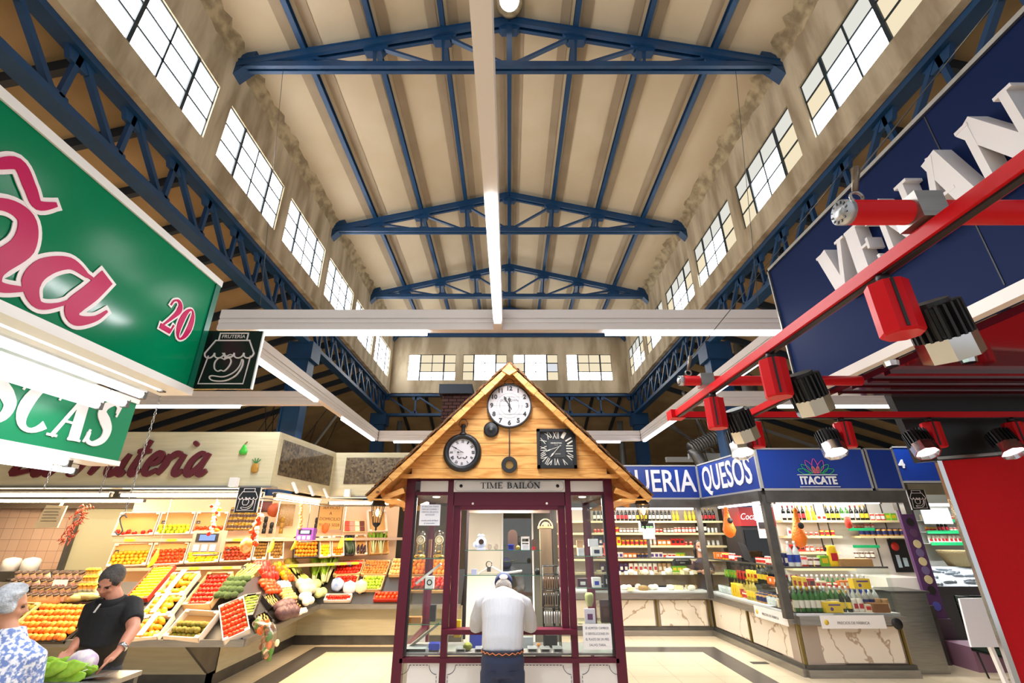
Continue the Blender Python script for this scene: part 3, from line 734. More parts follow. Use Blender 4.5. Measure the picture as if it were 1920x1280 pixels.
m_ = B(); m_.tube([c+V3(.045*cos(a), 0, .3+.045*sin(a)) for a in [R(x) for x in range(0, 361, 20)]], .004, 6); m_.build('bow', STEELD, t)
c = atY(921, 805, Y0-.02)
t = thing('black_disc', 'small black round disc on the gable touching the large clock', 'disc', (c.x, c.y, c.z-.08))
B().lathe([(.001, .02), (.03, .022), (.035, .016), (.06, .018), (.079, .012), (.08, -.02)], 28, c, (0, -1, 0)).build('cover', BLACK, t)
disc(B(), c, .012, .018, .028, 14).build('hub', STEELD, t)
c = atY(1043, 841, Y0-.02); hw = .2
t = thing('square_clock', 'square black wall clock with white roman numerals, right on the gable', 'clock', (c.x, c.y, c.z-hw))
m_ = B()
for a, b_ in ((-1, 0), (1, 0), (0, -1), (0, 1)): m_.obox(c+V3(a*(hw-.015), -.01, b_*(hw-.015)), V3(.015 if a else hw, 0, 0), V3(0, .03, 0), V3(0, 0, .015 if b_ else hw))
m_.build('frame', BLACK, t)
B().box(c.x-hw+.02, c.x+hw-.02, c.y-.01, c.y+.01, c.z-hw+.02, c.z+hw-.02).build('clock_face', mm('slate_dial', '#202226', .6, noise=(30, .2), col2='#34363a'), t)
B().box(c.x-.08, c.x+.09, c.y-.014, c.y-.008, c.z-.09, c.z+.09).build('dial_centre', mm('slate_dial_centre', '#3a3c40', .6), t)
CRM = mm('numeral_cream', '#e4e0d4')
n = B()
for h_ in range(1, 13):
    a = pi/2-h_*pi/6; rr = .14/max(abs(cos(a)), abs(sin(a))); u = V3(sin(a), 0, -cos(a))
    text(n, ROM[h_-1], c+V3(rr*cos(a)*.95, -.014, rr*sin(a)*.95), u, (cos(a), 0, sin(a)), .105, .001, off=.0005, width=.018+.016*len(ROM[h_-1]))
n.build('numerals', CRM, t)
n = B(); text(n, 'KENSINGTON', c+V3(0, -.016, .055), (1, 0, 0), (0, 0, 1), .018, .001, off=.0005); text(n, 'STATION', c+V3(0, -.016, .035), (1, 0, 0), (0, 0, 1), .009, .001); text(n, 'LONDON', c+V3(.01, -.016, -.055), (1, 0, 0), (0, 0, 1), .014, .001)
n.build('dial_lettering', CRM, t)
hand(c+V3(.03, 0, .02), 250, .16, .004, tail=.02).build('minute_hand', CRM, t); hand(c+V3(.03, 0, .02), 222, .15, .005, tail=.02).build('hour_hand', CRM, t)
# ---------------------------------------------------------------- lanterns under the eaves
def lantern(px, py, yy, label):
    c = atY(px, py, yy); s_ = 1.0
    t = thing('eave_lantern', label, 'lantern', (c.x, c.y, c.z), 'lanterns under the kiosk eaves')
    m_ = B(); m_.lathe([(.06, .11), (.078, .1), (.05, .155), (.02, .185), (.012, .2), (.014, .215), (.003, .235)], 6, c, smooth=False); m_.build('cap', BLACK, t)
    m_ = B(); m_.lathe([(.002, -.125), (.012, -.11), (.008, -.095), (.03, -.075), (.04, -.06), (.04, -.05)], 6, c, smooth=False); m_.build('base', BLACK, t)
    m_ = B()
    for i in range(6):
        a = i*pi/3; m_.bar(c+V3(.038*cos(a), .038*sin(a), -.05), c+V3(.062*cos(a), .062*sin(a), .105), .006)
    m_.build('bars', BLACK, t)
    B().lathe([(.036, -.05), (.059, .105)], 6, c, smooth=False).build('lantern_glass', glassmat('lantern_glass', (1, .93, .8), .08), t)
    B().ball(c+V3(0, 0, .04), .02, .02, .035, 10, 8).build('bulb', emat('lantern_bulb', (1, .7, .35), 14), t)
    B().tube([c+V3(0, 0, .23), c+V3(0, 0, .26), c+V3(.02, 0, .3)], .004, 5).build('hook', BLACK, t)
    l = bpy.data.lights.new('lantern_glow', 'POINT'); l.energy = 5; l.color = (1, .7, .4); l.shadow_soft_size = .03
    lo = bpy.data.objects.new('lantern_glow', l); COL.objects.link(lo); lo.location = c+V3(0, 0, .04)
lantern(707, 969, 4.75, 'black lantern with a lit bulb under the left kiosk eave')
lantern(1207, 966, 4.75, 'black lantern with a lit bulb under the right kiosk eave')
# ---------------------------------------------------------------- inside the kiosk
SHG = glassmat('shelf_glass', (.86, .95, .92), .12)
def kshelf(x0, x1, y0, y1, z, lab):
    t = thing('glass_shelf', lab, 'shelf', ((x0+x1)/2, (y0+y1)/2, z), 'glass shelves in the kiosk')
    B().box(x0, x1, y0, y1, z-.006, z).build('glass_pane', SHG, t); B().box(x0, x1, y0-.002, y0, z-.006, z).build('front_edge', GLASSG, t)
LZ = [1.68, 1.41, 1.115]; RZ = [1.70, 1.42, 1.12]
for i, z in enumerate(LZ): kshelf(-.97, -.64, 5.03, 5.35, z, '%s glass shelf in the left kiosk bay' % ['upper', 'middle', 'lower'][i])
for i, z in enumerate(RZ): kshelf(.65, .97, 5.03, 5.35, z, '%s glass shelf in the right kiosk bay' % ['upper', 'middle', 'lower'][i])
MZ = [1.745, 1.51]
for i, z in enumerate(MZ): kshelf(-.47, .34, 5.3, 5.55, z, '%s glass shelf behind the kiosk window' % ['upper', 'lower'][i])
# back of the kiosk: pale panels seen past the shelves
bw = thing('kiosk_back_door', 'pale sliding door panels at the back of the kiosk', 'door', (0, KD-.05, .06))
B().box(-.55, -.08, KD-.05, KD-.03, .1, 2.25).build('door_panel', mm('kiosk_pale_panel', '#e2dccb', .25), bw)
B().box(-.08, .3, KD-.06, KD-.04, .1, 2.25).build('door_glass', glassmat('door_glass', (.85, .9, .9), .2), bw)
B().box(.3, .62, KD-.05, KD-.03, .1, 2.25).build('door_panel', mm('kiosk_dark_panel', '#5c5a50', .3), bw)
B().box(-.1, -.08, KD-.07, KD-.03, .1, 2.25).box(.29, .31, KD-.07, KD-.03, .1, 2.25).build('door_stile', WHITE, bw)
def pxb(px0, px1, z, h, y, dp, mt, nm, lab, cat, grp=None, mb=None, name_='body'):
    """a small box-shaped good standing at height z between two pixel columns at depth y"""
    v = .0
    t_ = y/1.1; x0 = (px0-955)/F*t_*(y/5.0)**0; x1 = (px1-955)/F*t_
    return B().box(x0, x1, y-dp/2, y+dp/2, z, z+h).build(nm, mt, label=lab, cat=cat, group=grp)
def X(px, y, zz):  # world x of a pixel column for a point at depth y and height zz
    return (px-955)/F*(y*cos(TH)+(zz-EYE)*sin(TH))
# anniversary clocks under glass domes
GOLD = mm('brass', '#c9a24a', .25, .9)
for px, lab in ((788, 'gold anniversary clock under a glass dome, left of the pair'), (823, 'gold anniversary clock under a glass dome, right of the pair')):
    x = X(px, 5.15, 1.75); c = Vec((x, 5.15, LZ[0]))
    t = thing('dome_clock', lab, 'clock', tuple(c), 'pair of gold dome clocks')
    B().lathe([(.001, 0), (.055, 0), (.06, .01), (.05, .025), (.03, .03), (.001, .03)], 20, c).build('base', GOLD, t)
    m_ = B(); 
    for s in (-1, 1): m_.tube([c+V3(s*.028, 0, .03), c+V3(s*.028, 0, .13)], .004, 6)
    m_.lathe([(.001, .045), (.02, .05), (.02, .06), (.001, .065)], 12, c); m_.build('columns', GOLD, t)
    disc(B(), c+V3(0, -.012, .165), .042, -.01, .01, 24).build('clock_face', mm('ivory_dial', '#e9e2c0', .4), t)
    m_ = B(); ringm(m_, c+V3(0, -.012, .165), .028, .034, -.01, .013, 24); m_.bar(c+V3(0, -.026, .165), c+V3(.02, -.026, .185), .004); m_.build('dial_ring', GOLD, t)
    B().lathe([(.052, .02), (.052, .2), (.045, .232), (.025, .25), (.001, .256)], 20, c).build('glass_dome', glassmat('dome_glass', (.97, .97, .97), .16), t)
RED = mm('kiosk_red', '#b8202e', .4); BLU = mm('kiosk_blue', '#2a3fb0', .4); GRY = mm('kiosk_grey', '#8d8f96', .4); DKB = mm('dark_brown', '#3c2a22', .5)
TANW = mm('tan_wood', '#a8703a', .5); LIL = mm('lilac', '#aeb4d8', .5); YEL = mm('yellow_plastic', '#e6c81e', .4); PINKM = mm('pink_card', '#cf8f98', .6)
NAVY = mm('navy', '#1c2648', .6)
def item(nm, lab, cat, px, z, y, w, h, dp, mt, feat=None, fm=None, grp=None, lean=0):
    x = X(px, y, z+h/2); t = thing(nm, lab, cat, (x, y, z), grp)
    b_ = B(); b_.box(x-w/2, x+w/2, y-dp/2, y+dp/2, z, z+h); b_.build('box_body', mt, t)
    if feat == 'dial':
        m_ = B(); ringm(m_, (x, y-dp/2, z+h*.5), w*.2, w*.3, 0, .004, 18); m_.build('printed_watch', fm or BLACK, t)
    elif feat == 'screen': B().box(x-w*.25, x+w*.25, y-dp/2-.002, y-dp/2, z+h*.25, z+h*.65).build('printed_picture', fm or NAVY, t)
    elif feat == 'stripe': B().box(x+w*.3, x+w/2, y-dp/2-.002, y-dp/2, z, z+h).build('side_stripe', fm or BLU, t)
    elif feat == 'rows':
        m_ = B()
        for i in range(4): m_.box(x-w*.38, x+w*.38, y-dp/2-.002, y-dp/2, z+h*(.2+.17*i), z+h*(.2+.17*i)+.006)
        m_.build('printed_lines', fm or BLACK, t)
    return t
item('boxed_watch', 'white and blue watch box with a printed watch in the left kiosk bay', 'box', 806, LZ[1], 5.1, .085, .105, .05, WHITE, 'dial')
item('wooden_box', 'small open orange wooden box on the lower left bay shelf', 'box', 775, LZ[2], 5.12, .16, .05, .08, TANW)
item('notebook', 'blue folder lying at the bottom of the left kiosk bay', 'folder', 815, .9, 5.12, .1, .05, .1, BLU)
item('watch_tray', 'flat grey tray of watches at the bottom of the left bay', 'tray', 783, .885, 5.15, .24, .03, .2, mm('tray_grey', '#b9bcc0', .3), 'rows')
item('price_card', 'brown card standing between the two dome clocks', 'card', 806, LZ[0], 5.2, .03, .17, .03, mm('card_brown', '#7a5238', .6))
item('notice_holder', 'white cup in a dark display stand on the lower left bay shelf', 'stand', 812, LZ[2], 5.2, .06, .14, .05, mm('display_dark', '#37333a', .5))
# slanted display boards inside the left bay
B().obox((-.82, 5.22, 1.53), V3(.12, 0, .09), V3(0, .04, 0), V3(-.006, 0, .008)).build('display_board', WHITE, label='white slanted display board above the boxed watch, left bay', cat='board')
B().obox((-.82, 5.25, 1.0), V3(.14, 0, .1), V3(0, .08, 0), V3(-.006, 0, .008)).build('display_ramp', mm('ramp_grey', '#8d857c', .5), label='grey slanted ramp at the bottom of the left kiosk bay', cat='board')
# taped notices
def notice(nm, lab, cpx, cpy, y, w, h, lines, size, mt=PAPER, tm=None, rows=True):
    c = atY(cpx, cpy, y); t = thing(nm, lab, 'notice', (c.x, c.y, c.z-h/2))
    B().box(c.x-w/2, c.x+w/2, y-.001, y+.001, c.z-h/2, c.z+h/2).build('sheet', mt, t)
    n = B(); k_ = len(lines)
    for i, s in enumerate(lines):
        zz = c.z+h/2-h*(i+.8)/(k_+.6)
        if s: text(n, s, (c.x, y-.002, zz), (1, 0, 0), (0, 0, 1), size, .001, width=w*.82 if len(s) > 12 else None)
    n.build('handwriting' if tm is None else 'lettering', tm or mm('ink_blue', '#3c4468'), t); return t
notice('paper_notice', 'white notice with faint blue print taped in the left kiosk bay', 806, 965, KY-.004, .21, .2, ['SE REALIZA TODO', 'TIPO DE COMPRA Y', 'VENTA DE JOYA', 'ANTIGUO', '', 'consultar precio del dia en', 'el mostrador'], .021, mm('notice_blueish', '#dfe3ee', .7))
notice('paper_notice', 'white notice SE ADMITEN CAMBIOS taped low in the right kiosk bay', 1120, 1193, KY-.004, .265, .205, ['SE ADMITEN CAMBIOS', 'O DEVOLUCIONES EN', 'EL PLAZO DE UN MES.', 'SALVO TARA.'], .026)
# right bay goods
item('thermometer_box', 'white box with a navy screen picture, upper right bay shelf', 'box', 1118, RZ[0], 5.1, .11, .085, .06, WHITE, 'screen')
item('white_box', 'plain white box stacked on the screen picture box, right bay', 'box', 1112, RZ[0]+.085, 5.1, .095, .07, .06, mm('box_pale', '#c9ccd4', .5))
item('red_box', 'red watch box at the right end of the upper right bay shelf', 'box', 1140, RZ[0], 5.1, .075, .115, .06, RED, 'screen', WHITE)
item('small_white_box', 'small white carton at the left end of the upper right bay shelf', 'box', 1089, RZ[0], 5.12, .06, .07, .05, mm('box_pale', '#c9ccd4'))
item('brown_box', 'brown carton standing behind the small white carton, right bay', 'box', 1087, RZ[0], 5.22, .06, .14, .05, mm('kraft', '#a98860', .7))
item('dark_box', 'dark box with a barcode on the middle right bay shelf', 'box', 1092, RZ[1], 5.12, .1, .075, .06, mm('plum_dark', '#4a2e3a', .5), 'screen', WHITE)
item('gadget_box', 'white box with a blue gadget picture on the middle right bay shelf', 'box', 1118, RZ[1], 5.08, .085, .085, .06, WHITE, 'screen', BLU)
item('striped_box', 'dark box with a white panel, right end of the middle bay shelf', 'box', 1139, RZ[1], 5.12, .08, .11, .05, BLACK, 'screen', WHITE)
item('wallet', 'brown leather wallet case on the lower right bay shelf', 'wallet', 1136, RZ[2]+.0, 5.1, .11, .19, .05, mm('leather_brown', '#4f3230', .6), 'screen', mm('leather_brown2', '#5f3f3a'))
item('strap_box', 'white and purple box with a printed strap, lower right bay', 'box', 1106, RZ[2]-.0, 5.06, .1, .12, .03, mm('box_lilac', '#dcd4e6', .5), 'screen', mm('purple', '#6a2f66'))
item('pink_box', 'pink package at the far right of the lower right bay shelf', 'box', 1150, RZ[2]+.0, 5.2, .07, .2, .05, PINKM, 'rows')
B().lathe([(.001, 0), (.028, .002), (.026, .01), (.042, .05), (.044, .1), (.03, .12), (.001, .122)], 16, (X(1105, 5.2, 1.3), 5.2, RZ[2]+.12)).build('green_cup', mm('olive_cup', '#a8a468', .5), label='olive green cup behind the purple strap box', cat='cup')
# centre shelves
t = thing('porcelain_clock', 'pale blue ornate porcelain clock at the left of the upper window shelf', 'clock', (X(905, 5.4, 1.8), 5.4, MZ[0]))
x = X(902, 5.4, 1.8); z = MZ[0]
m_ = B(); m_.box(x-.045, x+.045, 5.37, 5.43, z, z+.02); m_.lathe([(.03, -.03), (.055, -.02), (.055, .02), (.03, .03)], 16, (x, 5.4, z+.075), (0, -1, 0)); m_.ball((x-.02, 5.4, z+.14), .018, .02, .015); m_.ball((x+.015, 5.4, z+.14), .018, .02, .015); m_.ball((x-.06, 5.4, z+.05), .025, .02, .03)
m_.build('body', mm('porcelain_blue', '#b9c4e2', .3), t); disc(B(), (x+.003, 5.37, z+.08), .028, 0, .004, 18).build('clock_face', DKB, t)
for i, px in enumerate((918, 930)):
    x = X(px, 5.4, 1.78); B().ball((x, 5.4, z+.03), .024, .024, .03, 12, 8).build('glass_globe', glassmat('globe_glass', (.9, .85, .85), .25), label='small clear glass globe, %s of two on the upper window shelf' % ('left' if i == 0 else 'right'), cat='globe', group='pair of glass globes')
def archpanel(px, z, w, h, lab, mt):
    x = X(px, 5.45, z+h/2); pts = [(-w/2, 0), (w/2, 0)]+[(w/2*cos(R(a)), h-w/2+w/2*sin(R(a))) for a in range(0, 181, 15)]
    B().slab(pts, frame2((x, 5.46, z), (1, 0, 0), (0, 0, 1)), -.02, .01).build('arched_clock', mt, label=lab, cat='clock')
archpanel(961, MZ[0], .105, .2, 'dark brown arched clock seen from behind on the upper window shelf', DKB)
archpanel(1001, MZ[0], .045, .105, 'small dark arched clock beside the white ornament', DKB)
item('blue_alarm_clock', 'blue box shaped alarm clock on the upper window shelf', 'clock', 958, MZ[0], 5.35, .06, .055, .04, BLU, 'rows', mm('deep_blue', '#16205a'))
B().lathe([(.001, 0), (.02, .0), (.022, .015), (.001, .015)], 18, (X(971, 5.35, 1.77), 5.35, MZ[0]+.022), (0, -1, 0)).build('round_alarm_clock', mm('brass_dull', '#8f7f3c', .4, .5), label='tiny round brass alarm clock beside the blue one', cat='clock')
t = thing('white_ornament', 'white open frame ornament with a grey base on the upper window shelf', 'ornament', (X(985, 5.4, 1.8), 5.4, MZ[0]))
x = X(985, 5.4, 1.8); z = MZ[0]; m_ = B(); m_.box(x-.045, x-.035, 5.38, 5.42, z, z+.12).box(x+.035, x+.045, 5.38, 5.42, z, z+.12).box(x-.045, x+.045, 5.38, 5.42, z+.11, z+.13).box(x-.035, x+.035, 5.38, 5.42, z+.07, z+.08); m_.build('frame', WHITE, t)
B().box(x-.035, x+.035, 5.34, 5.38, z, z+.055).build('grey_body', mm('box_pale', '#c9ccd4'), t)
item('red_case', 'small red case on the upper window shelf', 'case', 1001, MZ[0], 5.35, .035, .03, .03, RED)
item('lilac_cup', 'lilac square cup at the left of the lower window shelf', 'cup', 889, MZ[1], 5.38, .055, .05, .05, LIL)
m_ = B(); z = MZ[1]; x = X(925, 5.38, z)
for a, b_ in (((-.16, .005), (-.03, .075)), ((-.03, .075), (.11, .01)), ((.11, .015), (.19, .02)), ((.19, .02), (.3, .035))):
    m_.bar((x+a[0], 5.38, z+a[1]), (x+b_[0], 5.38, z+b_[1]), .12, .012)
m_.build('display_steps', mm('cream_leather', '#dcd6c8', .5), label='cream folded watch display step on the lower window shelf', cat='display')
B().lathe([(.001, 0), (.02, 0), (.03, .02), (.03, .04), (.02, .06), (.001, .065)], 16, (X(1007, 5.38, 1.55), 5.36, MZ[1])).build('black_bell', BLACK, label='round black alarm clock at the right of the lower window shelf', cat='clock')
m_ = B(); x = X(922, 5.3, 1.57)
m_.tube([(x-.03+.03*cos(a), 5.33, MZ[1]+.1+.03*sin(a)) for a in [R(q) for q in range(0, 361, 30)]], .006, 6); m_.box(x-.05, x-.01, 5.31, 5.33, MZ[1]+.03, MZ[1]+.075)
m_.build('wristwatch', STEELD, label='steel wristwatch displayed on the cream steps', cat='watch')
# tall cabinet clock with fan top, and spinner of watch straps
t = thing('cabinet_clock', 'tall tan wooden cabinet clock with a pierced fan top, right of the window', 'clock', (.4, 5.5, .9))
WD = mm('dull_wood', '#84725c', .6, noise=(4, .3), col2='#6c5c48', stretch=(4, 4, .6))
B().box(.335, .46, 5.42, 5.55, 1.2, 1.96).build('case', WD, t)
m_ = B()
for r_ in (.045, .075): m_.tube([(.4+r_*cos(R(a)), 5.45, 1.97+r_*1.1*sin(R(a))) for a in range(0, 181, 15)], .007, 6)
m_.box(.315, .48, 5.42, 5.5, 1.955, 1.98); disc(m_, (.4, 5.45, 2.0), .026, -.01, .01, 18); m_.build('fan_top', mm('light_wood', '#b79a72', .6), t)
t = thing('strap_rack', 'black wire rack hung with watch straps, right side of the kiosk window', 'rack', (.42, 5.25, .9))
m_ = B()
for x in (.34, .5):
    for y in (5.18, 5.32): m_.tube([(x, y, .88), (x, y, 1.6)], .005, 5)
for z in (1.05, 1.22, 1.38, 1.52, 1.6):
    m_.tube([(.34, 5.18, z), (.5, 5.18, z), (.5, 5.32, z), (.34, 5.32, z), (.34, 5.18, z)], .004, 5)
m_.build('wire_frame', BLACK, t)
for r_, z in enumerate((1.2, 1.36, 1.5)):
    for i in range(7):
        x = .345+.024*i
        B().tube([(x, 5.175, z), (x, 5.165, z-.03), (x, 5.17, z-.1)], [(.006, .003)]*3, 6).build('watch_strap', mm(['strap_steel', 'strap_black', 'strap_brown'][r_], ['#b4b4b4', '#2a2a2e', '#5a3c2c'][r_], .35), t)
for px, z, lab, mt, w, h in ((858, 1.0, 'tall yellow card box inside the kiosk counter window', YEL, .06, .14), (1033, .89, 'black pouch at the foot of the strap rack', BLACK, .12, .1), (990, .885, 'clear crumpled plastic bag on the kiosk worktop', mm('bag_grey', '#aab0b4', .3), .1, .09), (892, .885, 'blue folded cloth behind the leaning customer', BLU, .12, .13)):
    item('kiosk_good', lab, {'t': 'box', 'b': 'pouch', 'c': 'bag'}.get(lab[0], 'cloth') if 'cloth' not in lab else 'cloth', px, z, 5.25 if px != 858 else 5.1, w, h, .05, mt)
B().ball((X(877, 5.12, .92), 5.12, .885+.035), .045, .04, .035, 12, 8).build('green_sponge', mm('green_sponge', '#7c8438', .9, bump=(40, .6)), label='green round sponge in the counter display below the window', cat='sponge')
B().ball((X(1010, 5.3, .9), 5.3, .885+.016), .016).build('orange_ball', mm('orange_ball', '#e08a1e', .4), label='tiny orange ball on the kiosk worktop', cat='ball')
rs = random.Random(5)
for i, px in enumerate((865, 900, 922, 998, 1022, 1045)):
    item('jewellery_tray', ['grey watch tray at the left end of the counter display', 'silver watch tray beside the green sponge', 'silver watch tray left of the customer', 'silver tray right of the customer', 'silver tray second right of the customer', 'grey tray at the right end of the counter display'][i], 'tray', px, .885, 5.13, .09, .018+.01*rs.random(), .14, mm('tray_silver', '#b0b2b6', .25, .5), 'rows')
# small spot lights in the kiosk soffit
for i, (x, y) in enumerate(((-.8, 5.3), (.8, 5.3), (-.22, 5.4), (.12, 5.4))):
    B().lathe([(.001, 0), (.035, 0), (.04, .008), (.001, .008)], 16, (x, y, 2.27), (0, 0, 1)).build('downlight', emat('downlight', (1, .93, .8), 8), label='small round downlight in the kiosk ceiling, %s' % ['left bay', 'right bay', 'left of centre', 'right of centre'][i], cat='lamp', group='kiosk downlights')
    area('kiosk_lamp', (x, y, 2.25), (0, 0, 0), .06, .06, 22, (1, .92, .8))
# ================================================================ green fruit shop signs, left foreground
GRN = mm('green_sign_face', '#00784f', .12, spec=.12); MAG = mm('magenta_vinyl', '#bc1a58', .3, spec=.08); WV = mm('white_vinyl', '#ece2e2', .35, spec=.2)
def longsign(nm, lab, x, y0, y1, z0, z1, face, edge, dx, trim=.05, n_=1):
    t = thing(nm, lab, 'sign', (x, (y0+y1)/2, z0))
    B().box(min(x, x-dx*.2), max(x, x-dx*.2), y0, y1, z0+.02, z1-.02).build('sign_face', face, t)
    e = B()
    for z in (z0, z1-trim): e.box(min(x+dx*.012, x-dx*.21), max(x+dx*.012, x-dx*.21), y0, y1+.01, z, z+trim)
    e.build('edge_trim', edge, t)
    return t
g1 = longsign('green_shop_sign', 'large glossy green sign with magenta script letters and the number 20', -2.2, .3, 3.05, 2.78, 3.68, GRN, WHITE, 1)
B().box(-2.21, -2.19, 3.0, 3.052, 2.83, 3.63).build('corner_post', mm('green_trim', '#00604a', .3), g1)
fr = frame2((-2.197, 0, 0), (0, 1, 0), (0, 0, 1))
def scr(strokes, fr, parent, grow=.045):
    for nm, mt, gr, d in (('letter_outline', WV, grow, 0), ('lettering', MAG, 0, .004)):
        m_ = B()
        for pts, ws in strokes:
            pp = catmull(pts, 7); n = len(pp); w_ = []
            for i in range(n):
                f_ = i/(n-1)*(len(ws)-1); j = min(int(f_), len(ws)-2); w_.append(ws[j]+(ws[j+1]-ws[j])*(f_-j)+gr)
            m_.ribbon(pp, w_, fr, d, d+.003, ext=gr*.5)
        m_.build(nm, mt, parent)
S = [  # the letter a: bowl, stem, exit stroke
    ([(2.07, 3.135), (1.96, 3.145), (1.86, 3.06), (1.835, 2.96), (1.9, 2.885), (1.99, 2.93), (2.08, 3.03), (2.13, 3.12), (2.06, 3.14)], [.02, .06, .085, .085, .04, .02, .02, .02, .02]),
    ([(2.17, 3.19), (2.12, 3.07), (2.06, 2.95), (2.1, 2.9), (2.19, 2.95), (2.24, 3.02)], [.09, .095, .09, .06, .03, .012]),
    # the right hump of n
    ([(1.35, 2.75), (1.45, 3.0), (1.58, 3.2), (1.7, 3.22), (1.74, 3.1), (1.68, 2.95), (1.72, 2.88), (1.82, 2.92)], [.09, .08, .05, .08, .1, .09, .05, .02]),
    ([(1.2, 2.75), (1.32, 3.02), (1.42, 3.2)], [.09, .09, .07]),
    # tilde
    ([(1.42, 3.2+.12), (1.5, 3.345), (1.58, 3.42), (1.66, 3.36), (1.72, 3.31), (1.79, 3.37)], [.02, .04, .06, .06, .05, .02])]
scr(S, fr, g1, .04)
for nm, mt, gr, d in (('letter_outline', WV, .024, 0), ('lettering', MAG, 0, .004)):
    m_ = B(); serif_text(m_, '20', frame2((-2.197, 2.6, 3.09), (0, 1, 0), (0, 0, 1)), .24, d, d+.003, width=.26, shear=.18, t=.2, grow=gr); m_.build(nm, mt, g1)
g2 = longsign('green_shop_sign', 'smaller green sign with white capitals SCAS hanging behind the large green sign', -3.0, 1.2, 3.6, 2.38, 2.9, mm('green_sign_face2', '#007a50', .35), WHITE, 1, .035)
m_ = B(); m_.rc = 0; serif_text(m_, 'SCAS', frame2((-2.997, 2.5, 2.49), (0, 1, 0), (0, 0, 1)), .33, 0, .002, width=.92, shear=.22, t=.26, sp=.05, th=.09); m_.build('lettering', WV, g2)
def tubelight(lab, p, q, nm='fluorescent_batten', r=.014, grp='fluorescent battens', pw=0, m=None, col=COOL, w=.05, hang=None, flip=False):
    p = Vec(p); q = Vec(q); d = (q-p).normalized()
    t = thing(nm, lab, 'light fixture', tuple((p+q)/2), grp)
    B().bar(p+V3(0, 0, .03), q+V3(0, 0, .03), w, .025).build('batten_body', WHITE, t)
    B().tube([p+d*.02, q-d*.02], r, 8).build('lit_tube', m or TUBE, t)
    e = B()
    for c in (p, q): e.obox(c, d*.015, V3(0, 0, 1).cross(d)*.02, V3(0, 0, .028))
    e.build('tube_holders', STEELD, t)
    if hang:
        for c in (p+d*.15, q-d*.15): B().tube([c+V3(0, 0, .04), c+V3(0, 0, hang)], .003, 4).build('hanger', STEELD, t)
    if pw:
        ar = area('tube_lamp', (0, 0, 0), (0, 0, 0), (q-p).length, .05, pw, col); ar.location = (p+q)/2+V3(0, 0, -.03); ar.rotation_euler = (0, 0, atan2(d.y, d.x))
for i, (x, z, y1) in enumerate(((-2.32, 2.8, 2.95), (-2.52, 2.78, 3.05), (-2.68, 2.74, 3.12), (-2.84, 2.72, 3.1))):
    tubelight('%s lit tube behind the bottom edge of the large green sign' % ['first', 'second', 'third', 'fourth'][i], (x, .9, z), (x, y1, z), r=.026, grp='tubes between the green signs', pw=3, hang=.1, m=TUBE3)
B().box(-2.95, -2.24, .8, 3.05, 2.86, 2.88).build('reflector_panel', mm('reflector_white', '#f2f2f4', .3), label='white reflector panel above the bare tubes between the green signs', cat='panel')
for i, (x, z, y1) in enumerate(((-3.1, 2.36, 3.3), (-3.22, 2.33, 3.5))):
    tubelight('%s lit tube under the smaller green sign' % ['front', 'rear'][i], (x, 1.6, z), (x, y1, z), r=.02, grp='tubes under the small green sign', pw=2, hang=.1, m=TUBE3)
# black pictogram signs
def picto(lab, c, s, u=(1, 0, 0), word=None, n3=None):
    c = Vec(c); u = Vec(u).normalized(); fr = frame2(c, u, (0, 0, 1)); t = thing('pictogram_sign', lab, 'sign', tuple(c-V3(0, 0, s*.55)))
    h = s/2
    B().slab([(-h, -h*1.08), (h, -h*1.08), (h, h*1.08), (-h, h*1.08)], fr, -.02, 0).build('board', mm('sign_black', '#17191a', .25), t)
    B().slab([(h, -h*1.08), (h*1.04, -h*1.08), (h*1.04, h*1.08), (h, h*1.08)], fr, -.022, .002).slab([(-h*1.04, -h*1.08), (-h, -h*1.08), (-h, h*1.08), (-h*1.04, h*1.08)], fr, -.022, .002).build('edge_strip', WHITE, t)
    m_ = B(); w = .022*s
    def pl(pts, w_=w): m_.ribbon([(a*h, b*h) for a, b in pts], w_, fr, .001, .004, ext=w_/2)
    pl([(-.72, .1), (-.82, -.9), (.72, -.9), (.76, .1)]); pl([(-.5, .98), (-.5, .72)]); pl([(.5, .98), (.5, .72)]); pl([(-.5, .98), (.5, .98)]); pl([(-.6, .7), (.6, .7)])
    pl([(-.6, .7), (-.86, .22)]); pl([(.6, .7), (.86, .22)])
    for i in range(5):
        x0 = -.86+i*.344; pl([(x0+.172+.172*cos(R(a)), .2-.16*sin(R(a))) for a in range(180, -1, -20)][::-1] if 0 else [(x0+.172-.172*cos(R(a)), .2-.17*sin(R(a))) for a in range(0, 181, 20)])
    m2 = m_
    ap = catmull([(-.12, -.02), (-.3, .04), (-.42, -.12), (-.38, -.35), (-.24, -.46), (-.14, -.42), (-.02, -.45), (.1, -.3), (.14, -.1), (.04, .04), (-.12, -.02)], 4); pl(ap, w*.8)
    pl(catmull([(-.12, -.02), (-.1, .12), (-.22, .2)], 3), w*.7); pl(catmull([(-.1, .06), (.05, .16), (.16, .1), (-.1, .04)], 3), w*.7)
    pl(catmull([(.5, -.05), (.46, -.3), (.3, -.52), (0, -.66), (-.4, -.62), (-.46, -.7), (-.3, -.8), (.1, -.8), (.42, -.62), (.56, -.3), (.55, -.05), (.5, -.05)], 4), w*.8)
    m_.build('white_drawing', WV, t)
    if word: n = B(); text(n, word, c+V3(0, -.003, h*.85), u, (0, 0, 1), s*.095, .003); n.build('lettering', WV, t)
    return t
ca = atY(428, 673, 3.08)
picto('square black pictogram sign reading FRUTERÍA fixed to the end of the large green sign', (ca.x, 3.08, ca.z), .41, word='FRUTERÍA')
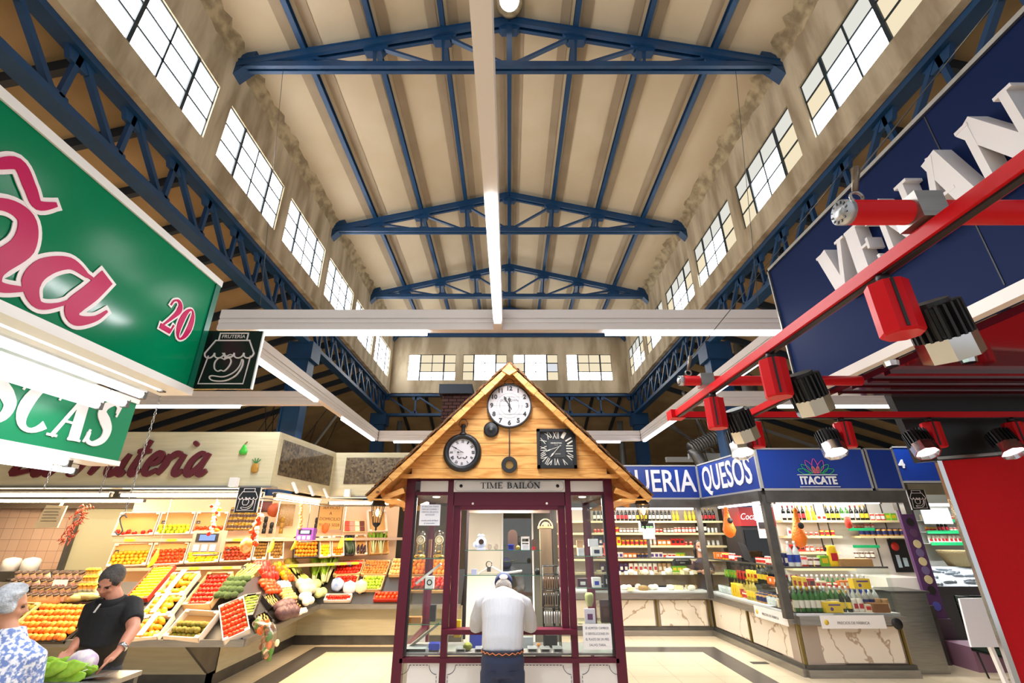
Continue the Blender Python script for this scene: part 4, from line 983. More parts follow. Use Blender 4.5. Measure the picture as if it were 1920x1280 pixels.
def chain(lab, p, L_, r=.011, hook=True):
    p = Vec(p); m_ = B(); n = int(L_/(r*2.4)); t = thing('hanging_chain', lab, 'chain', tuple(p))
    for i in range(n):
        c = p-V3(0, 0, i*r*2.4); a = V3(1, .2, 0).normalized() if i % 2 else V3(-.2, 1, 0).normalized()
        m_.tube([c+a*cos(q)*r*.6+V3(0, 0, sin(q)*r*1.5) for q in [R(x) for x in range(0, 361, 60)]], r*.2, 4, cap=False)
    m_.build('links', STEEL, t)
    if hook:
        c = p-V3(0, 0, L_+.04); B().tube(catmull([c+V3(.02, 0, .045), c+V3(0, 0, .06), c+V3(-.02, 0, .04), c+V3(0, 0, 0), c+V3(.018, 0, -.03), c+V3(0, 0, -.055), c+V3(-.025, 0, -.035)], 4), .004, 5).build('hook', STEELD, t)
c = atY(300, 745, 3.08); chain('long steel chain with an S hook hanging from the end of the large green sign', (c.x, 3.08, 2.79), .8)
chain('short steel chain left of the paper tag, below the small green sign', (-3.2, 3.3, 2.36), .2, hook=False)
chain('short steel chain just right of the small green sign', (-3.02, 3.55, 2.38), .26, hook=False)
# ================================================================ navy sign and red stall, right foreground
NV = mm('navy_gloss', '#10214c', .5, spec=.06); LET = mm('letter_white', '#e2dede', .4)
s = thing('navy_shop_sign', 'large navy sign box with thick white capitals VENAN at the upper right', 'sign', (2.2, 1.8, 2.89))
B().box(2.2, 2.4, .2, 3.35, 2.9, 3.95).build('sign_box', NV, s)
m_ = B(); m_.box(2.185, 2.41, .2, 3.36, 3.945, 3.97).box(2.185, 2.41, 3.345, 3.36, 2.88, 3.97); m_.build('edge_trim', STEEL, s)
B().box(2.185, 2.24, .2, 3.36, 2.84, 2.9).build('lower_trim', mm('pale_trim', '#d8cfc8', .3), s)
m_ = B()
for y in (1.78, .9): m_.box(2.197, 2.2, y-.003, y+.003, 2.92, 3.94)
m_.build('panel_seam', BLACK, s)
m_ = B(); serif_text(m_, 'VENAN', frame2((2.2, 2.68, 3.3), (0, -1, 0), (0, 0, 1)), .35, .0, .085, width=1.33, t=.26, sp=.06, th=.1, ); m_.build('raised_lettering', LET, s)
DR = mm('dark_red_gloss', '#6e1420', .12, coat=1.0, spec=.8); RW = mm('red_wall_paint', '#d8161f', .7, noise=(60, .3), col2='#cc1620', spec=.2)
t = thing('red_stall_canopy', 'glossy dark red canopy soffit behind the navy sign', 'canopy', (3.3, 1.8, 2.85))
B().box(2.41, 4.6, .2, 3.33, 2.86, 2.9).build('soffit', DR, t)
m_ = B()
for i, y in enumerate((2.75, 2.9, 3.05, 3.2)): m_.box(2.41, 4.6, y, y+.05, 2.835, 2.86)
m_.build('moulding', mm('dark_red_moulding', '#4a0e18', .1, coat=1), t)
m_ = B().slab([(2.98, 2.38), (4.6, 2.5), (4.6, 2.9), (2.92, 2.9)], frame2((0, 3.4, 0), (1, 0, 0), (0, 0, 1)), -.06, .0)
m_.build('black_fascia', mm('black_fascia', '#1c1e20', .45), t)
for i, (px, py) in enumerate(((1668, 672), (1812, 665))):
    c = atZ(px, py, 2.86); B().lathe([(.001, -.05), (.035, -.05), (.04, -.02), (.04, 0)], 8, c, smooth=False).build('soffit_spotlight', CHROME, label='%s small chrome spotlight under the dark red soffit' % ['left', 'right'][i], cat='lamp', group='soffit spotlights')
w = B().slab([(3.13, 0), (4.6, 0), (4.6, 2.5), (3.13, 2.39)], frame2((0, 3.42, 0), (1, 0, 0), (0, 0, 1)), -.02, 0)
t = thing('red_partition', 'tall bright red partition wall at the right edge', 'partition', (3.8, 3.46, 0)); w.build('red_panel', RW, t)
B().box(3.095, 3.13, 3.395, 3.42, 0, 2.39).build('chrome_edge', CHROME, t)
B().bar((3.09, 3.395, 2.405), (4.6, 3.395, 2.515), .03, .02).build('top_trim', STEEL, t)
# red track lighting frame
REDP = mm('red_track_paint', '#c8101a', .35, spec=.2); ZR = 2.69
def redbar(lab, p, q, cap=False):
    p = Vec(p); q = Vec(q); d = (q-p).normalized(); n = d.cross(V3(0, 0, 1)).normalized()
    t = thing('red_track_bar', lab, 'track', tuple((p+q)/2), 'red lighting track bars')
    B().bar(p, q, .05, .04).build('red_profile', REDP, t)
    B().bar(p-V3(0, 0, .022), q-V3(0, 0, .022), .024, .01).build('track_slot', BLACK, t)
    return t
redbar('long red track bar running from the top right towards the frame corner', (1.2, .35, ZR), (1.2, 3.25, ZR))
redbar('red track bar running across in front of the black fascia', (1.175, 3.25, ZR), (4.3, 3.25, ZR))
redbar('short red track bar behind the second spotlight', (1.72, 2.55, ZR), (1.72, 3.2, ZR))
B().obox((1.2, 3.25, ZR), V3(.05, 0, 0), V3(0, .05, 0), V3(0, 0, .03)).build('track_corner', REDP, label='red corner joint of the lighting track frame', cat='joint')
def redtube(lab, x0, x1, y, z, r=.036):
    t = thing('red_support_tube', lab, 'tube', ((x0+x1)/2, y, z), 'red support tubes with metal end caps')
    B().tube([(x0, y, z), (x1, y, z)], r, 20).build('tube', REDP, t)
    m_ = B(); m_.lathe([(.001, -.012), (r*.55, -.012), (r*.6, -.006), (r*1.02, -.006), (r*1.02, .02)], 20, (x0, y, z), (1, 0, 0)); m_.build('end_cap', mm('cap_alu', '#b9bcc0', .35, .6), t)
    m_ = B()
    for i in range(12): a = i*pi/6; m_.obox((x0-.007, y+r*.8*cos(a), z+r*.8*sin(a)), V3(.002, 0, 0), V3(0, cos(a), sin(a))*.004, V3(0, -sin(a), cos(a))*.002)
    m_.build('cap_slots', BLACK, t)
    B().obox((1.2, y, z-.0), V3(.04, 0, 0), V3(0, r+.008, 0), V3(0, 0, r+.008)).build('clamp', STEEL, t)
    B().tube([(x0+.06+.018*cos(a), y, z+r+.02+.018*sin(a)) for a in [R(q) for q in range(0, 361, 30)]], .005, 6).build('eye_bolt', STEEL, t)
    B().tube([(x0+.06, y, z+r+.04), (x0+.09, y-.0, z+r+.13)], [.008, .012], 6).build('cable_grip', mm('grip_brown', '#7a6a58', .4, .5), t)
c = atZ(1622, 388, 2.785); redtube('near red support tube with a silver end cap crossing over the long red bar', .97, 2.15, c.y, 2.765)
c2 = atZ(1275, 715, 2.76); redtube('red support tube with a round end cap farther down the frame', c2.x, 2.15, c2.y, 2.765, .03)
cable((1.05, c.y, 2.9), (4.75, 2.8, 6.7), 'thin steel wire holding the near red support tube', .003)
cable((c2.x+.08, c2.y, 2.9), (4.75, 4.7, 6.7), 'thin steel wire holding the far red support tube', .003)
def spot(lab, x, y, side, ax, k=1.0, pw=12):
    t = thing('track_spotlight', lab, 'spotlight', (x, y, ZR-.03), 'red track spotlights')
    h = .17*k; r = .058*k; z1 = ZR-.055; c = Vec((x, y, z1))
    B().lathe([(.02, 0), (.02, .04)], 10, c).build('adaptor', BLACK, t)
    B().lathe([(r*.9, -h-.008), (r, -h), (r, -.004), (r*.85, 0)], 8, c, smooth=False).build('driver_box', REDP, t)
    sd = B(); 
    for a in (2, 5): 
        q = R(22.5+45*a); sd.obox(c+V3(r*.93*cos(q), r*.93*sin(q), -h/2), V3(cos(q), sin(q), 0)*.004, V3(-sin(q), cos(q), 0)*.004, V3(0, 0, h*.48))
    sd.build('driver_groove', BLACK, t)
    ax = Vec(ax).normalized(); hc = c+Vec(side)*(r+.085*k)+V3(0, 0, -h*.78)
    B().tube([c+V3(0, 0, -h*.75), hc], .014, 8).build('swivel_arm', BLACK, t)
    u = ax.cross(V3(0, 1, 0)).normalized(); v = ax.cross(u)
    R1 = .075*k
    m_ = B(); m_.lathe([(.001, -.075*k), (R1*.7, -.075*k), (R1*.72, -.06*k), (R1*.8, -.055*k), (R1*.8, .04*k)], 20, hc, ax, smooth=False)
    for i in range(22):
        a = 2*pi*i/22; d = u*cos(a)+v*sin(a); m_.obox(hc+d*R1*.85-ax*.01*k, d*R1*.17, d.cross(ax)*R1*.05, ax*.052*k)
    m_.build('heat_sink', BLACK, t)
    m_ = B(); m_.lathe([(R1*.85, .035*k), (R1*1.02, .04*k), (R1*1.02, .11*k), (R1*.92, .11*k), (R1*.75, .06*k)], 8, hc, ax, smooth=False, cap=False); m_.build('reflector_hood', CHROME, t)
    m_ = B(); m_.lathe([(.001, .07*k), (R1*.8, .07*k), (R1*.8, .065*k), (.001, .065*k)], 16, hc, ax); m_.build('lamp_lens', emat('spot_lens', (1, .9, .92), 9), t)
    l = bpy.data.lights.new('spot_lamp', 'SPOT'); l.energy = pw; l.spot_size = R(70); l.spot_blend = .5; l.shadow_soft_size = .05; l.color = (1, .93, .9)
    lo = bpy.data.objects.new('spot_lamp', l); COL.objects.link(lo); lo.location = hc+ax*.12*k; lo.rotation_mode = 'QUATERNION'; lo.rotation_quaternion = ax.to_track_quat('-Z', 'Y')
AX = (.35, .25, -.9)
for px, lab in ((1722, 'red and black track spotlight nearest the camera on the long bar'), (1487, 'second track spotlight along the long red bar'), (1372, 'third track spotlight on the long bar beside the corner')):
    yy = {1722: 1.28, 1487: 1.97, 1372: 2.62}[px]
    spot(lab, 1.2, yy, (.95, .12, 0), AX, 1.0)
for px, lab in ((1412, 'lit spotlight on the cross bar just right of the frame corner'), (1580, 'lit spotlight on the cross bar in front of the ITACATE sign'), (1745, 'lit spotlight on the cross bar left of the red wall'), (1900, 'lit spotlight on the cross bar at the right picture edge')):
    d = ray(px, 800); x = d.x/d.y*3.25
    spot(lab, x, 3.25, (-.9, -.1, 0), (-.12, -.45, -.85), 1.0)
# ================================================================ the fruit stall
WOODW = mm('washed_oak_laminate', '#cfc6a6', .45, noise=(3, .25), col2='#bdb391', stretch=(.6, 1, 8))
PEACHW = mm('peach_back_wall', '#f0c9a0', .6); SHELF = mm('shelf_steel', '#c9ae98', .4, .3); CARD = mm('cardboard', '#c8985a', .8)
CRW = mm('white_crate', '#e2d4c4', .7); CRB = mm('black_tray', '#221f1f', .4); CRR = mm('red_crate', '#c8301c', .6); CRWD = mm('thin_wood_crate', '#d9b27a', .75)
rs = random.Random(11)
# header
hd = thing('stall_header', 'pale wood laminate header board reading Frutería in maroon script', 'sign', (-5, 6.7, 2.51))
B().box(-9.5, -3.33, 6.66, 6.69, 2.51, 3.27).build('front_board', WOODW, hd)
sd = B(); P = [(-3.325, 6.69), (-3.16, 8.5), (-3.28, 8.5), (-3.44, 6.69)]
sd.slab(P, lambda u, v, d: Vec((u, v, d)), 2.51, 3.27); sd.build('side_board', WOODW, hd)
B().box(-3.2, -.9, 8.5, 8.62, 2.51, 3.27).build('back_board', WOODW, hd)
B().box(-9.5, -3.3, 6.645, 6.83, 2.49, 2.52).box(-3.3, -.9, 8.48, 8.64, 2.49, 2.52).build('lower_trim', STEEL, hd)
MOS = mat('brown_mosaic', s2l('#6b5238'), .3, .3); nt = MOS.node_tree; vo = nt.nodes.new('ShaderNodeTexVoronoi'); vo.inputs['Scale'].default_value = 26; tc = nt.nodes.new('ShaderNodeTexCoord')
rp = nt.nodes.new('ShaderNodeValToRGB'); rp.color_ramp.elements[0].color = s2l('#2a2018')+(1,); rp.color_ramp.elements[1].color = s2l('#857358')+(1,)
nt.links.new(tc.outputs['Object'], vo.inputs[0]); nt.links.new(vo.outputs['Color'], rp.inputs[0]); nt.links.new(rp.outputs[0], nt.nodes['Principled BSDF'].inputs[0])
us = Vec((.17, 1.84, 0)).normalized(); fs_ = frame2((-3.33, 6.66, 0), us, (0, 0, 1))
B().slab([(.12, 2.68), (1.75, 2.68), (1.75, 3.18), (.12, 3.18)], fs_, .0, .012).build('mosaic_panel', MOS, hd)
B().box(-2.95, -1.5, 8.487, 8.5, 2.72, 3.18).build('mosaic_panel', MOS, hd)
MRN = mm('maroon_letters', '#5c1420', .3)
SCRIPT = {'F': ([[(-.05, .92), (.2, 1.02), (.5, .98)], [(.27, .99), (.22, .4), (.1, .02), (-.05, .05)], [(.08, .52), (.38, .56)]], .5),
 'L': ([[(.3, 1), (.12, .9), (.1, .4), (0, .05), (.2, .05), (.42, .1)]], .48),
 'r': ([[(.02, .5), (.05, .25), (0, 0)], [(.03, .3), (.14, .48), (.26, .5), (.3, .42)]], .36),
 'u': ([[(.0, .5), (0, .15), (.1, .0), (.24, .12), (.32, .5)], [(.32, .5), (.31, .12), (.38, 0), (.46, .08)]], .5),
 't': ([[(.12, .85), (.08, .2), (.16, 0), (.3, .12)], [(-.04, .56), (.28, .58)]], .36),
 'e': ([[(.04, .24), (.22, .28), (.28, .42), (.16, .52), (.04, .36), (.04, .12), (.16, 0), (.34, .12)]], .4),
 'i': ([[(.02, .5), (.0, .15), (.08, 0), (.2, .1)], [(.12, .72), (.16, .8)]], .26),
 'a': ([[(.3, .44), (.16, .52), (.02, .34), (.04, .08), (.14, .0), (.28, .2), (.34, .5)], [(.35, .52), (.31, .14), (.4, 0), (.52, .1)]], .55), ' ': ([], .35)}
def script(s, x0, z0, h, fr, mb, w=.095):
    x = 0
    for c in s:
        st, wd = SCRIPT[c]
        for p in st:
            pp = catmull([((x+a[0]+.35*a[1]), a[1]) for a in p], 4)
            n = len(pp); mb.ribbon([(x0+q[0]*h, z0+q[1]*h) for q in pp], [w*h*(.75+.5*sin(pi*i/(n-1))) for i in range(n)], fr, 0, .03)
        x += wd+.02
fh = frame2((0, 6.655, 0), (1, 0, 0), (0, 0, 1))
m_ = B(); script('La Fruteria', -6.98, 2.67, .56, fh, m_, .13); m_.build('raised_script', MRN, hd)
c = atY(457, 842, 6.64); m_ = B(); m_.lathe([(.001, -.08), (.05, -.065), (.06, -.03), (.035, .02), (.02, .06), (.001, .075)], 14, c, sy=.4); m_.build('pear_emblem', mm('emblem_green', '#3fae3a', .3), hd)
B().bar(c+V3(0, 0, .07), c+V3(.03, 0, .11), .01).build('pear_stalk', mm('emblem_brown', '#7a4a20', .5), hd)
c = atY(478, 876, 6.64); m_ = B(); m_.lathe([(.001, -.08), (.045, -.06), (.055, 0), (.04, .05), (.001, .06)], 12, c, sy=.4, smooth=False); m_.build('pineapple_emblem', mm('emblem_gold', '#a87a2a', .5), hd)
m_ = B()
for a in (-40, -15, 15, 40): m_.bar(c+V3(0, 0, .05), c+V3(.09*sin(R(a)), 0, .05+.08*cos(R(a))), .014, .008)
m_.build('pineapple_leaves', mm('emblem_leaf', '#3a7a3a', .5), hd)
for i, px in enumerate((440, 655)):
    c = atY(px, 905, 6.6 if i == 0 else 8.42); B().box(c.x-.05, c.x+.05, c.y-.06, c.y+.02, 2.5, 2.62).build('clamp_lamp', WHITE, label=['white clamp lamp box at the lower edge of the Frutería header', 'white clamp lamp box on the far mosaic header'][i], cat='lamp')
for i, px in enumerate((528, 572, 605)):
    f_ = .25+.27*i; c = Vec((-3.3+.17*f_, 6.66+1.84*f_, 2.56)); B().bar(c+V3(.03, 0, .05), c+V3(.12, 0, -.1), .06, .03).build('clamp_lamp', WHITE, label='%s white tilted lamp along the side header under the mosaic' % ['nearest', 'middle', 'farthest'][i], cat='lamp')
# warm light rails; the last tube is added to brighten the pink tiles
for i, (p, q, pw) in enumerate((((-8.6, 6.9, 2.42), (-5.7, 6.9, 2.42), 70), ((-5.6, 6.95, 2.42), (-3.55, 6.95, 2.42), 80), ((-3.4, 7.0, 2.42), (-3.3, 8.4, 2.42), 60), ((-3.25, 8.75, 2.42), (-1.4, 8.75, 2.42), 60), ((-5.6, 7.15, 2.45), (-3.8, 7.15, 2.45), 60), ((-9.5, 8.5, 2.44), (-6.4, 8.5, 2.44), 20))):
    tubelight('warm lit tube %s' % ['under the left half of the Frutería header', 'under the right half of the Frutería header', 'along the side header over the vegetables', 'under the far mosaic header', 'just behind the right half of the Frutería header', 'added farther back to light the pink tiles'][i], p, q, r=.028, grp='warm tubes of the fruit stall', m=TUBEW, pw=pw, col=WARM, w=.09)
B().tube([(-8.6, 6.8, 2.36), (-3.42, 6.8, 2.36), (-3.28, 8.6, 2.36), (-1.4, 8.62, 2.36)], .012, 6).build('hanging_rail', STEEL, label='thin metal rail under the tubes carrying the hanging produce', cat='rail')
# counter
ct = thing('fruit_counter', 'long L shaped fruit counter with steel trim and pale panels', 'counter', (-4.05, 8.7, 0))
def sl(pts, up=.03, mt=STEELD, nm='sloped_bed', par=None):
    p = [Vec(q) for q in pts]; n = len(p); B().add(p+[q-V3(0, 0, up) for q in p], [tuple(range(n)), tuple(range(n, 2*n))[::-1]]+[(i, n+i, n+(i+1) % n, (i+1) % n) for i in range(n)]).build(nm, mt, par or ct)
BEDM = mm('bed_black', '#26221f', .5)
sl([(-9.5, 6.65, .67), (-3.28, 6.65, .67), (-3.93, 7.4, 1.27), (-9.5, 7.4, 1.27)], mt=BEDM)
sl([(-3.28, 6.65, .67), (-3.53, 9.75, .67), (-4.2, 10.4, 1.29), (-3.93, 7.4, 1.27)], mt=BEDM)
sl([(-3.53, 9.75, .67), (-.9, 9.75, .67), (-.9, 10.45, 1.24), (-4.2, 10.45, 1.24)], mt=BEDM)
m_ = B(); m_.bar((-9.5, 6.63, .665), (-3.25, 6.63, .665), .05, .075).bar((-3.26, 6.62, .665), (-3.52, 9.74, .665), .05, .075).bar((-3.53, 9.73, .665), (-.9, 9.73, .665), .05, .075); m_.build('steel_trim', STEEL, ct)
m_ = B(); m_.box(-9.5, -4.0, 7.42, 7.5, .16, .64).box(-4.08, -4.0, 7.42, 10.04, .16, .64).box(-4.08, -.9, 10.02, 10.1, .16, .64); m_.build('front_panel', WOODW, ct)
m_ = B(); m_.box(-9.5, -4.04, 7.46, 7.52, 0, .16).box(-4.1, -4.04, 7.46, 10.06, 0, .16).box(-4.1, -.9, 10.06, 10.12, 0, .16); m_.build('toe_kick', STEELD, ct)
m_ = B()
for y0 in (7.44,):
    m_.slab([(6.7, .62), (7.46, .62), (7.46, .2), (7.3, .2)], lambda u, v, d: Vec((d, u, v)), -4.03, -3.99)
m_.build('support_bracket', STEELD, ct)
B().add([(-4.0, 7.45, .64), (-4.0, 10.0, .64), (-3.5, 9.7, .64), (-3.25, 6.65, .64), (-9.5, 6.65, .64), (-9.5, 7.45, .64)], [(0, 1, 2, 3), (0, 3, 4, 5)]).build('underside', STEELD, ct)
# back shelving
SA, SBp, SCp = Vec((-6.68, 8.42, 0)), Vec((-4.35, 9.22, 0)), Vec((-2.28, 11.15, 0))
sh = thing('fruit_shelving', 'two tier wall shelving of the fruit stall with peach back wall', 'shelving', (-4.4, 9.5, 0))
def wallseg(a, b):
    d = (b-a).normalized(); n = Vec((-d.y, d.x, 0))
    B().slab([(0, .9), ((b-a).length, .9), ((b-a).length, 2.6), (0, 2.6)], frame2(a+n*.45, d, (0, 0, 1)), -.04, 0).build('back_wall', PEACHW, sh)
    for z in (1.38, 1.83):
        m_ = B(); m_.slab([(0, z-.05), ((b-a).length, z-.05), ((b-a).length, z), (0, z)], frame2(a, d, (0, 0, 1)), -.42, .0); m_.build('shelf_board', SHELF, sh)
    return d, n
dA, nA = wallseg(SA, SBp); dB, nB = wallseg(SBp, SCp)
TAGM = mm('yellow_green_label', '#b8e01e', .6)
m_ = B()
rl = random.Random(2)
def ptag(px, z, seg):
    a, d = (SA, dA) if seg == 0 else (SBp, dB); nn = Vec((d.y, -d.x, 0))
    p = onP(px, 1000, a, nn); s_ = (p-a).dot(d); q = a+d*s_+nn*.003; q.z = z-.026
    m_.obox(q, d*.075, nn*.002, V3(0, 0, .02))
for px in (247, 325, 448): ptag(px, 1.83, 0)
for px in (240, 380, 440, 492): ptag(px, 1.38, 0)
for px in (656,): ptag(px, 1.83, 1)
for px in (523, 560, 628, 650, 672, 698, 714): ptag(px, 1.38, 1)
m_.build('price_strip', TAGM, sh)
# meshes for produce
PM = {}
def pmesh(k, mb, mats):
    o = mb.build(k, mats, origin=True); me = o.data; bpy.data.objects.remove(o); PM[k] = me; return me
def ballmesh(k, mt, rx=1, ry=1, rz=1, fn=None, n=10, m=7, extra=None):
    b = B(); b.ball((0, 0, 0), rx, ry, rz, n, m, fn=fn); ms = [mt]
    if extra: extra(b, ms)
    return pmesh(k, b, ms)
def inst(me, nm, loc, rot, sc, lab, cat, grp):
    o = bpy.data.objects.new(nm, me); COL.objects.link(o); o.location = loc
    o.rotation_mode = 'QUATERNION'; o.rotation_quaternion = rot; o.scale = sc if hasattr(sc, '__len__') else (sc,)*3
    return tag(o, lab, cat, grp)
def star(col):
    def f(b, ms):
        ms.append(col); b.m = 1
        for i in range(5): a = i*2*pi/5; b.add([(0, 0, .97), (.5*cos(a), .5*sin(a), .93), (.18*cos(a+.6), .18*sin(a+.6), 1.02)], [(0, 1, 2)])
        b.tube([(0, 0, .9), (.05, 0, 1.2)], .06, 5); b.m = 0
    return f
LEAFG = mm('stalk_green', '#4a7a2a', .6)
TOM = ballmesh('tomato', mm('tomato_red', '#d8230f', .18, rnd='#c0200c'), 1, 1, .85, extra=star(LEAFG))
TOMO = ballmesh('tomato2', mm('tomato_orange', '#e84a18', .2, rnd='#d63a12'), 1, 1, .85, extra=star(LEAFG))
PLUM = ballmesh('plum', mm('dark_tomato', '#8c2412', .25, rnd='#b23a18'), 1, 1, .9)
ORA = ballmesh('orange', mm('orange_peel', '#f08a10', .4, rnd='#ea7808', bump=(60, .2)))
GOLD_ = ballmesh('loquat', mm('loquat_skin', '#e8a818', .4, rnd='#d8921a'), 1, 1, 1.15)
LEM = ballmesh('lemon', mm('lemon_peel', '#eed81a', .4, rnd='#e6cc10'), 1, 1, 1.25)
LIM = ballmesh('lime', mm('lime_peel', '#a8c81e', .4, rnd='#d2d818'))
KIW = ballmesh('kiwi', mm('kiwi_skin', '#7a5a24', .8, rnd='#946c2c', bump=(60, .4)), 1, 1, 1.2)
MAN = ballmesh('mango', mm('mango_skin', '#f2a81a', .35, rnd='#f4b830'), 1, .8, 1.35, fn=lambda d: 1+.08*d.x)
PEA = ballmesh('peach', mm('peach_skin', '#f08c1e', .5, noise=(3, .18), col2='#d8401c', rnd='#ef9a2a'), 1, 1, .95)
FIG = ballmesh('custard', mm('green_brown_fruit', '#8a9a2e', .6, noise=(4, .2), col2='#8c6a20', rnd='#a08a28', bump=(30, .6)), 1, 1, .9)
APG = ballmesh('green_apple', mm('green_apple_skin', '#a4c22e', .3, rnd='#8cb428'), 1, 1, .9, extra=star(LEAFG))
PER = ballmesh('small_pear', mm('brown_pear_skin', '#c07a2a', .5, rnd='#b0682a'), 1, 1, 1.2)
ONI = ballmesh('onion', mm('onion_skin', '#d89a50', .35, rnd='#e2b070'), 1, 1, .9, fn=lambda d: 1+.25*max(0, d.z-.8)*3)
GAR = ballmesh('garlic', mm('garlic_skin', '#e8dccb', .5), 1, 1, .8, fn=lambda d: 1+.06*cos(6*atan2(d.y, d.x))+.4*max(0, d.z-.85)*3)
TUR = ballmesh('turnip', mm('turnip_skin', '#f0e8d8', .4), 1, 1, .9)
SQU = ballmesh('squash', mm('dark_squash_skin', '#4a3038', .5, noise=(4, .2), col2='#6a4a4a'), 1, 1, .8, fn=lambda d: 1+.05*cos(8*atan2(d.y, d.x)), n=24)
CAB = ballmesh('pale_cabbage', mm('cabbage_pale', '#c8d478', .6, noise=(3, .2), col2='#e2e6b0', bump=(6, .8)), 1, 1, .9)
CAU = ballmesh('cauliflower', mm('cauliflower_white', '#eee4c8', .8, bump=(20, 1.0)), 1, 1, .8, fn=lambda d: 1+.07*sin(9*d.x+3*d.y)*cos(8*d.y), n=16, m=10)
BRO = ballmesh('broccoli', mm('broccoli_green', '#66834a', .9, noise=(6, .2), col2='#4e6a38', bump=(24, 1.0)), 1, 1, .75, fn=lambda d: 1+.1*sin(11*d.x+5)*cos(10*d.y)+.05*sin(23*d.z), n=18, m=12)
LET_ = ballmesh('lettuce', mm('lettuce_green', '#9cc42a', .6, noise=(5, .2), col2='#74a41e', bump=(10, 1.0)), 1, 1, .8, fn=lambda d: 1+.16*sin(9*atan2(d.y, d.x)+4*d.z)*cos(6*d.z), n=28, m=12)
LETR = ballmesh('red_lettuce', mm('lettuce_red', '#5c3420', .6, bump=(10, 1.0)), 1, 1, .8, fn=lambda d: 1+.16*sin(9*atan2(d.y, d.x)+4*d.z)*cos(6*d.z), n=28, m=12)
def pepper(mt):
    b = B(); b.lathe([(.001, -1.1), (.45, -1.0), (.7, -.4), (.85, .4), (.8, .8), (.5, .95), (.2, .85), (.001, .8)], 14, sx=1, sy=.9); b.m = 1; b.tube([(0, 0, .8), (.05, 0, 1.05), (.15, 0, 1.3)], [.14, .09, .08], 6); b.m = 0; return b
PEPR = pmesh('pepr', pepper(0), [mm('pepper_red', '#cf1c10', .12, rnd='#d82814'), LEAFG]); PEPY = pmesh('pepy', pepper(0), [mm('pepper_yellow', '#eeb010', .15, rnd='#e84a14'), LEAFG])
def banana():
    b = B()
    for j, a0 in enumerate((-.5, -.15, .2, .5)):
        pts = [Vec((sin(a0)*.3+(.9*cos(t_)-.9)*cos(a0)*-1, a0*.5+.3*a0*sin(t_), -1.9*sin(t_*.9))) for t_ in [i*1.3/9 for i in range(10)]]
        b.tube(pts, [.08, .12, .19, .22, .23, .23, .22, .18, .1, .05], 7)
    b.m = 1; b.tube([(0, 0, .25), (0, 0, -.1)], .12, 6); b.m = 0; return b
BAN = pmesh('ban', banana(), [mm('banana_yellow', '#efc812', .4), mm('banana_stalk', '#6a6a1e', .6)])
def root(): b = B(); b.tube([(0, 0, 1), (.1, 0, .5), (0, .05, 0), (-.1, 0, -.6), (0, 0, -1.1)], [.12, .25, .3, .24, .06], 8); return b
CARR = pmesh('carr', root(), [mm('sweet_potato', '#d88a4a', .6, rnd='#e07a30')]); GING = pmesh('ging', root(), [mm('pale_root', '#d0a850', .6, rnd='#c0a860')]); BEAN = pmesh('bean', root(), [mm('bean_green', '#a2b830', .5, rnd='#c2cc50')]); CUC = pmesh('cuc', root(), [mm('cucumber_green', '#26381c', .4)]); AUB = pmesh('aub', root(), [mm('aubergine_purple', '#2a1626', .12)]); ASP = pmesh('asp', root(), [mm('endive_pale', '#dbe088', .5, rnd='#b8cc50')])
def leafy():
    b = B(); r_ = random.Random(4)
    for i in range(14):
        a = r_.uniform(-.45, .45); y = r_.uniform(-.2, .2); L_ = r_.uniform(.8, 1.15)
        b.m = 0; b.tube([(a*.3, y, -1), (a*.6, y, -.2), (a*1.0, y, .3)], [(.07, .03)]*3, 5)
        b.m = 1; b.tube([(a*.9, y, .1), (a*1.25, y+.05, .5), (a*1.7, y+.1, L_)], [(.1, .02), (.2, .02), (.03, .01)], 6)
    return b
LEEK = pmesh('leek', leafy(), [mm('leek_white', '#dfe2b0', .5), mm('leek_green', '#7aa42e', .6)])
def leafyb():
    b = B(); r_ = random.Random(6)
    for i in range(12):
        a = r_.uniform(-.5, .5); y = r_.uniform(-.25, .25); L_ = r_.uniform(.7, 1.1)
        b.m = 0; b.tube([(a*.2, y, -1), (a*.6, y, 0), (a*.9, y, .5)], [(.08, .03), (.06, .02), (.02, .01)], 5)
        b.m = 1; b.tube([(a*.3, y+.02, -.5), (a*.8, y+.06, .0), (a*1.1, y+.1, .5), (a*1.2, y+.1, L_)], [(.1, .02), (.28, .03), (.33, .03), (.1, .02)], 7)
    return b
ROMA = pmesh('roma', leafyb(), [mm('leek_white', '#dfe2b0'), mm('romaine_green', '#a8cc3a', .6, noise=(4, .2), col2='#7cae2a')])
def jar(b=None):
    b = B(); b.lathe([(.001, 0), (.45, 0), (.5, .08), (.5, .95), (.42, 1.08)], 12); b.m = 1; b.lathe([(.45, 1.05), (.47, 1.08), (.47, 1.28), (.4, 1.3), (.001, 1.3)], 12); b.m = 2; b.lathe([(.51, .25), (.51, .8)], 12, cap=False); b.m = 0; return b
JARP = pmesh('jar', jar(), [mm('jar_pale_contents', '#c9a878', .2), mm('jar_lid_dark', '#3a2a24', .3), mm('jar_label_pink', '#f0d2cc', .5)])
JARB = pmesh('jarb', jar(), [mm('jar_brown_contents', '#8a6420', .2, rnd='#a07c28'), mm('jar_lid_gold', '#b08a2a', .3, .6), mm('jar_label_dark', '#4a2c18', .5)])
JARY = pmesh('jary', jar(), [mm('jar_yellow_contents', '#e0b858', .2), mm('jar_lid_gold', '#b08a2a'), mm('jar_label_cream', '#f2e6c4', .5)])
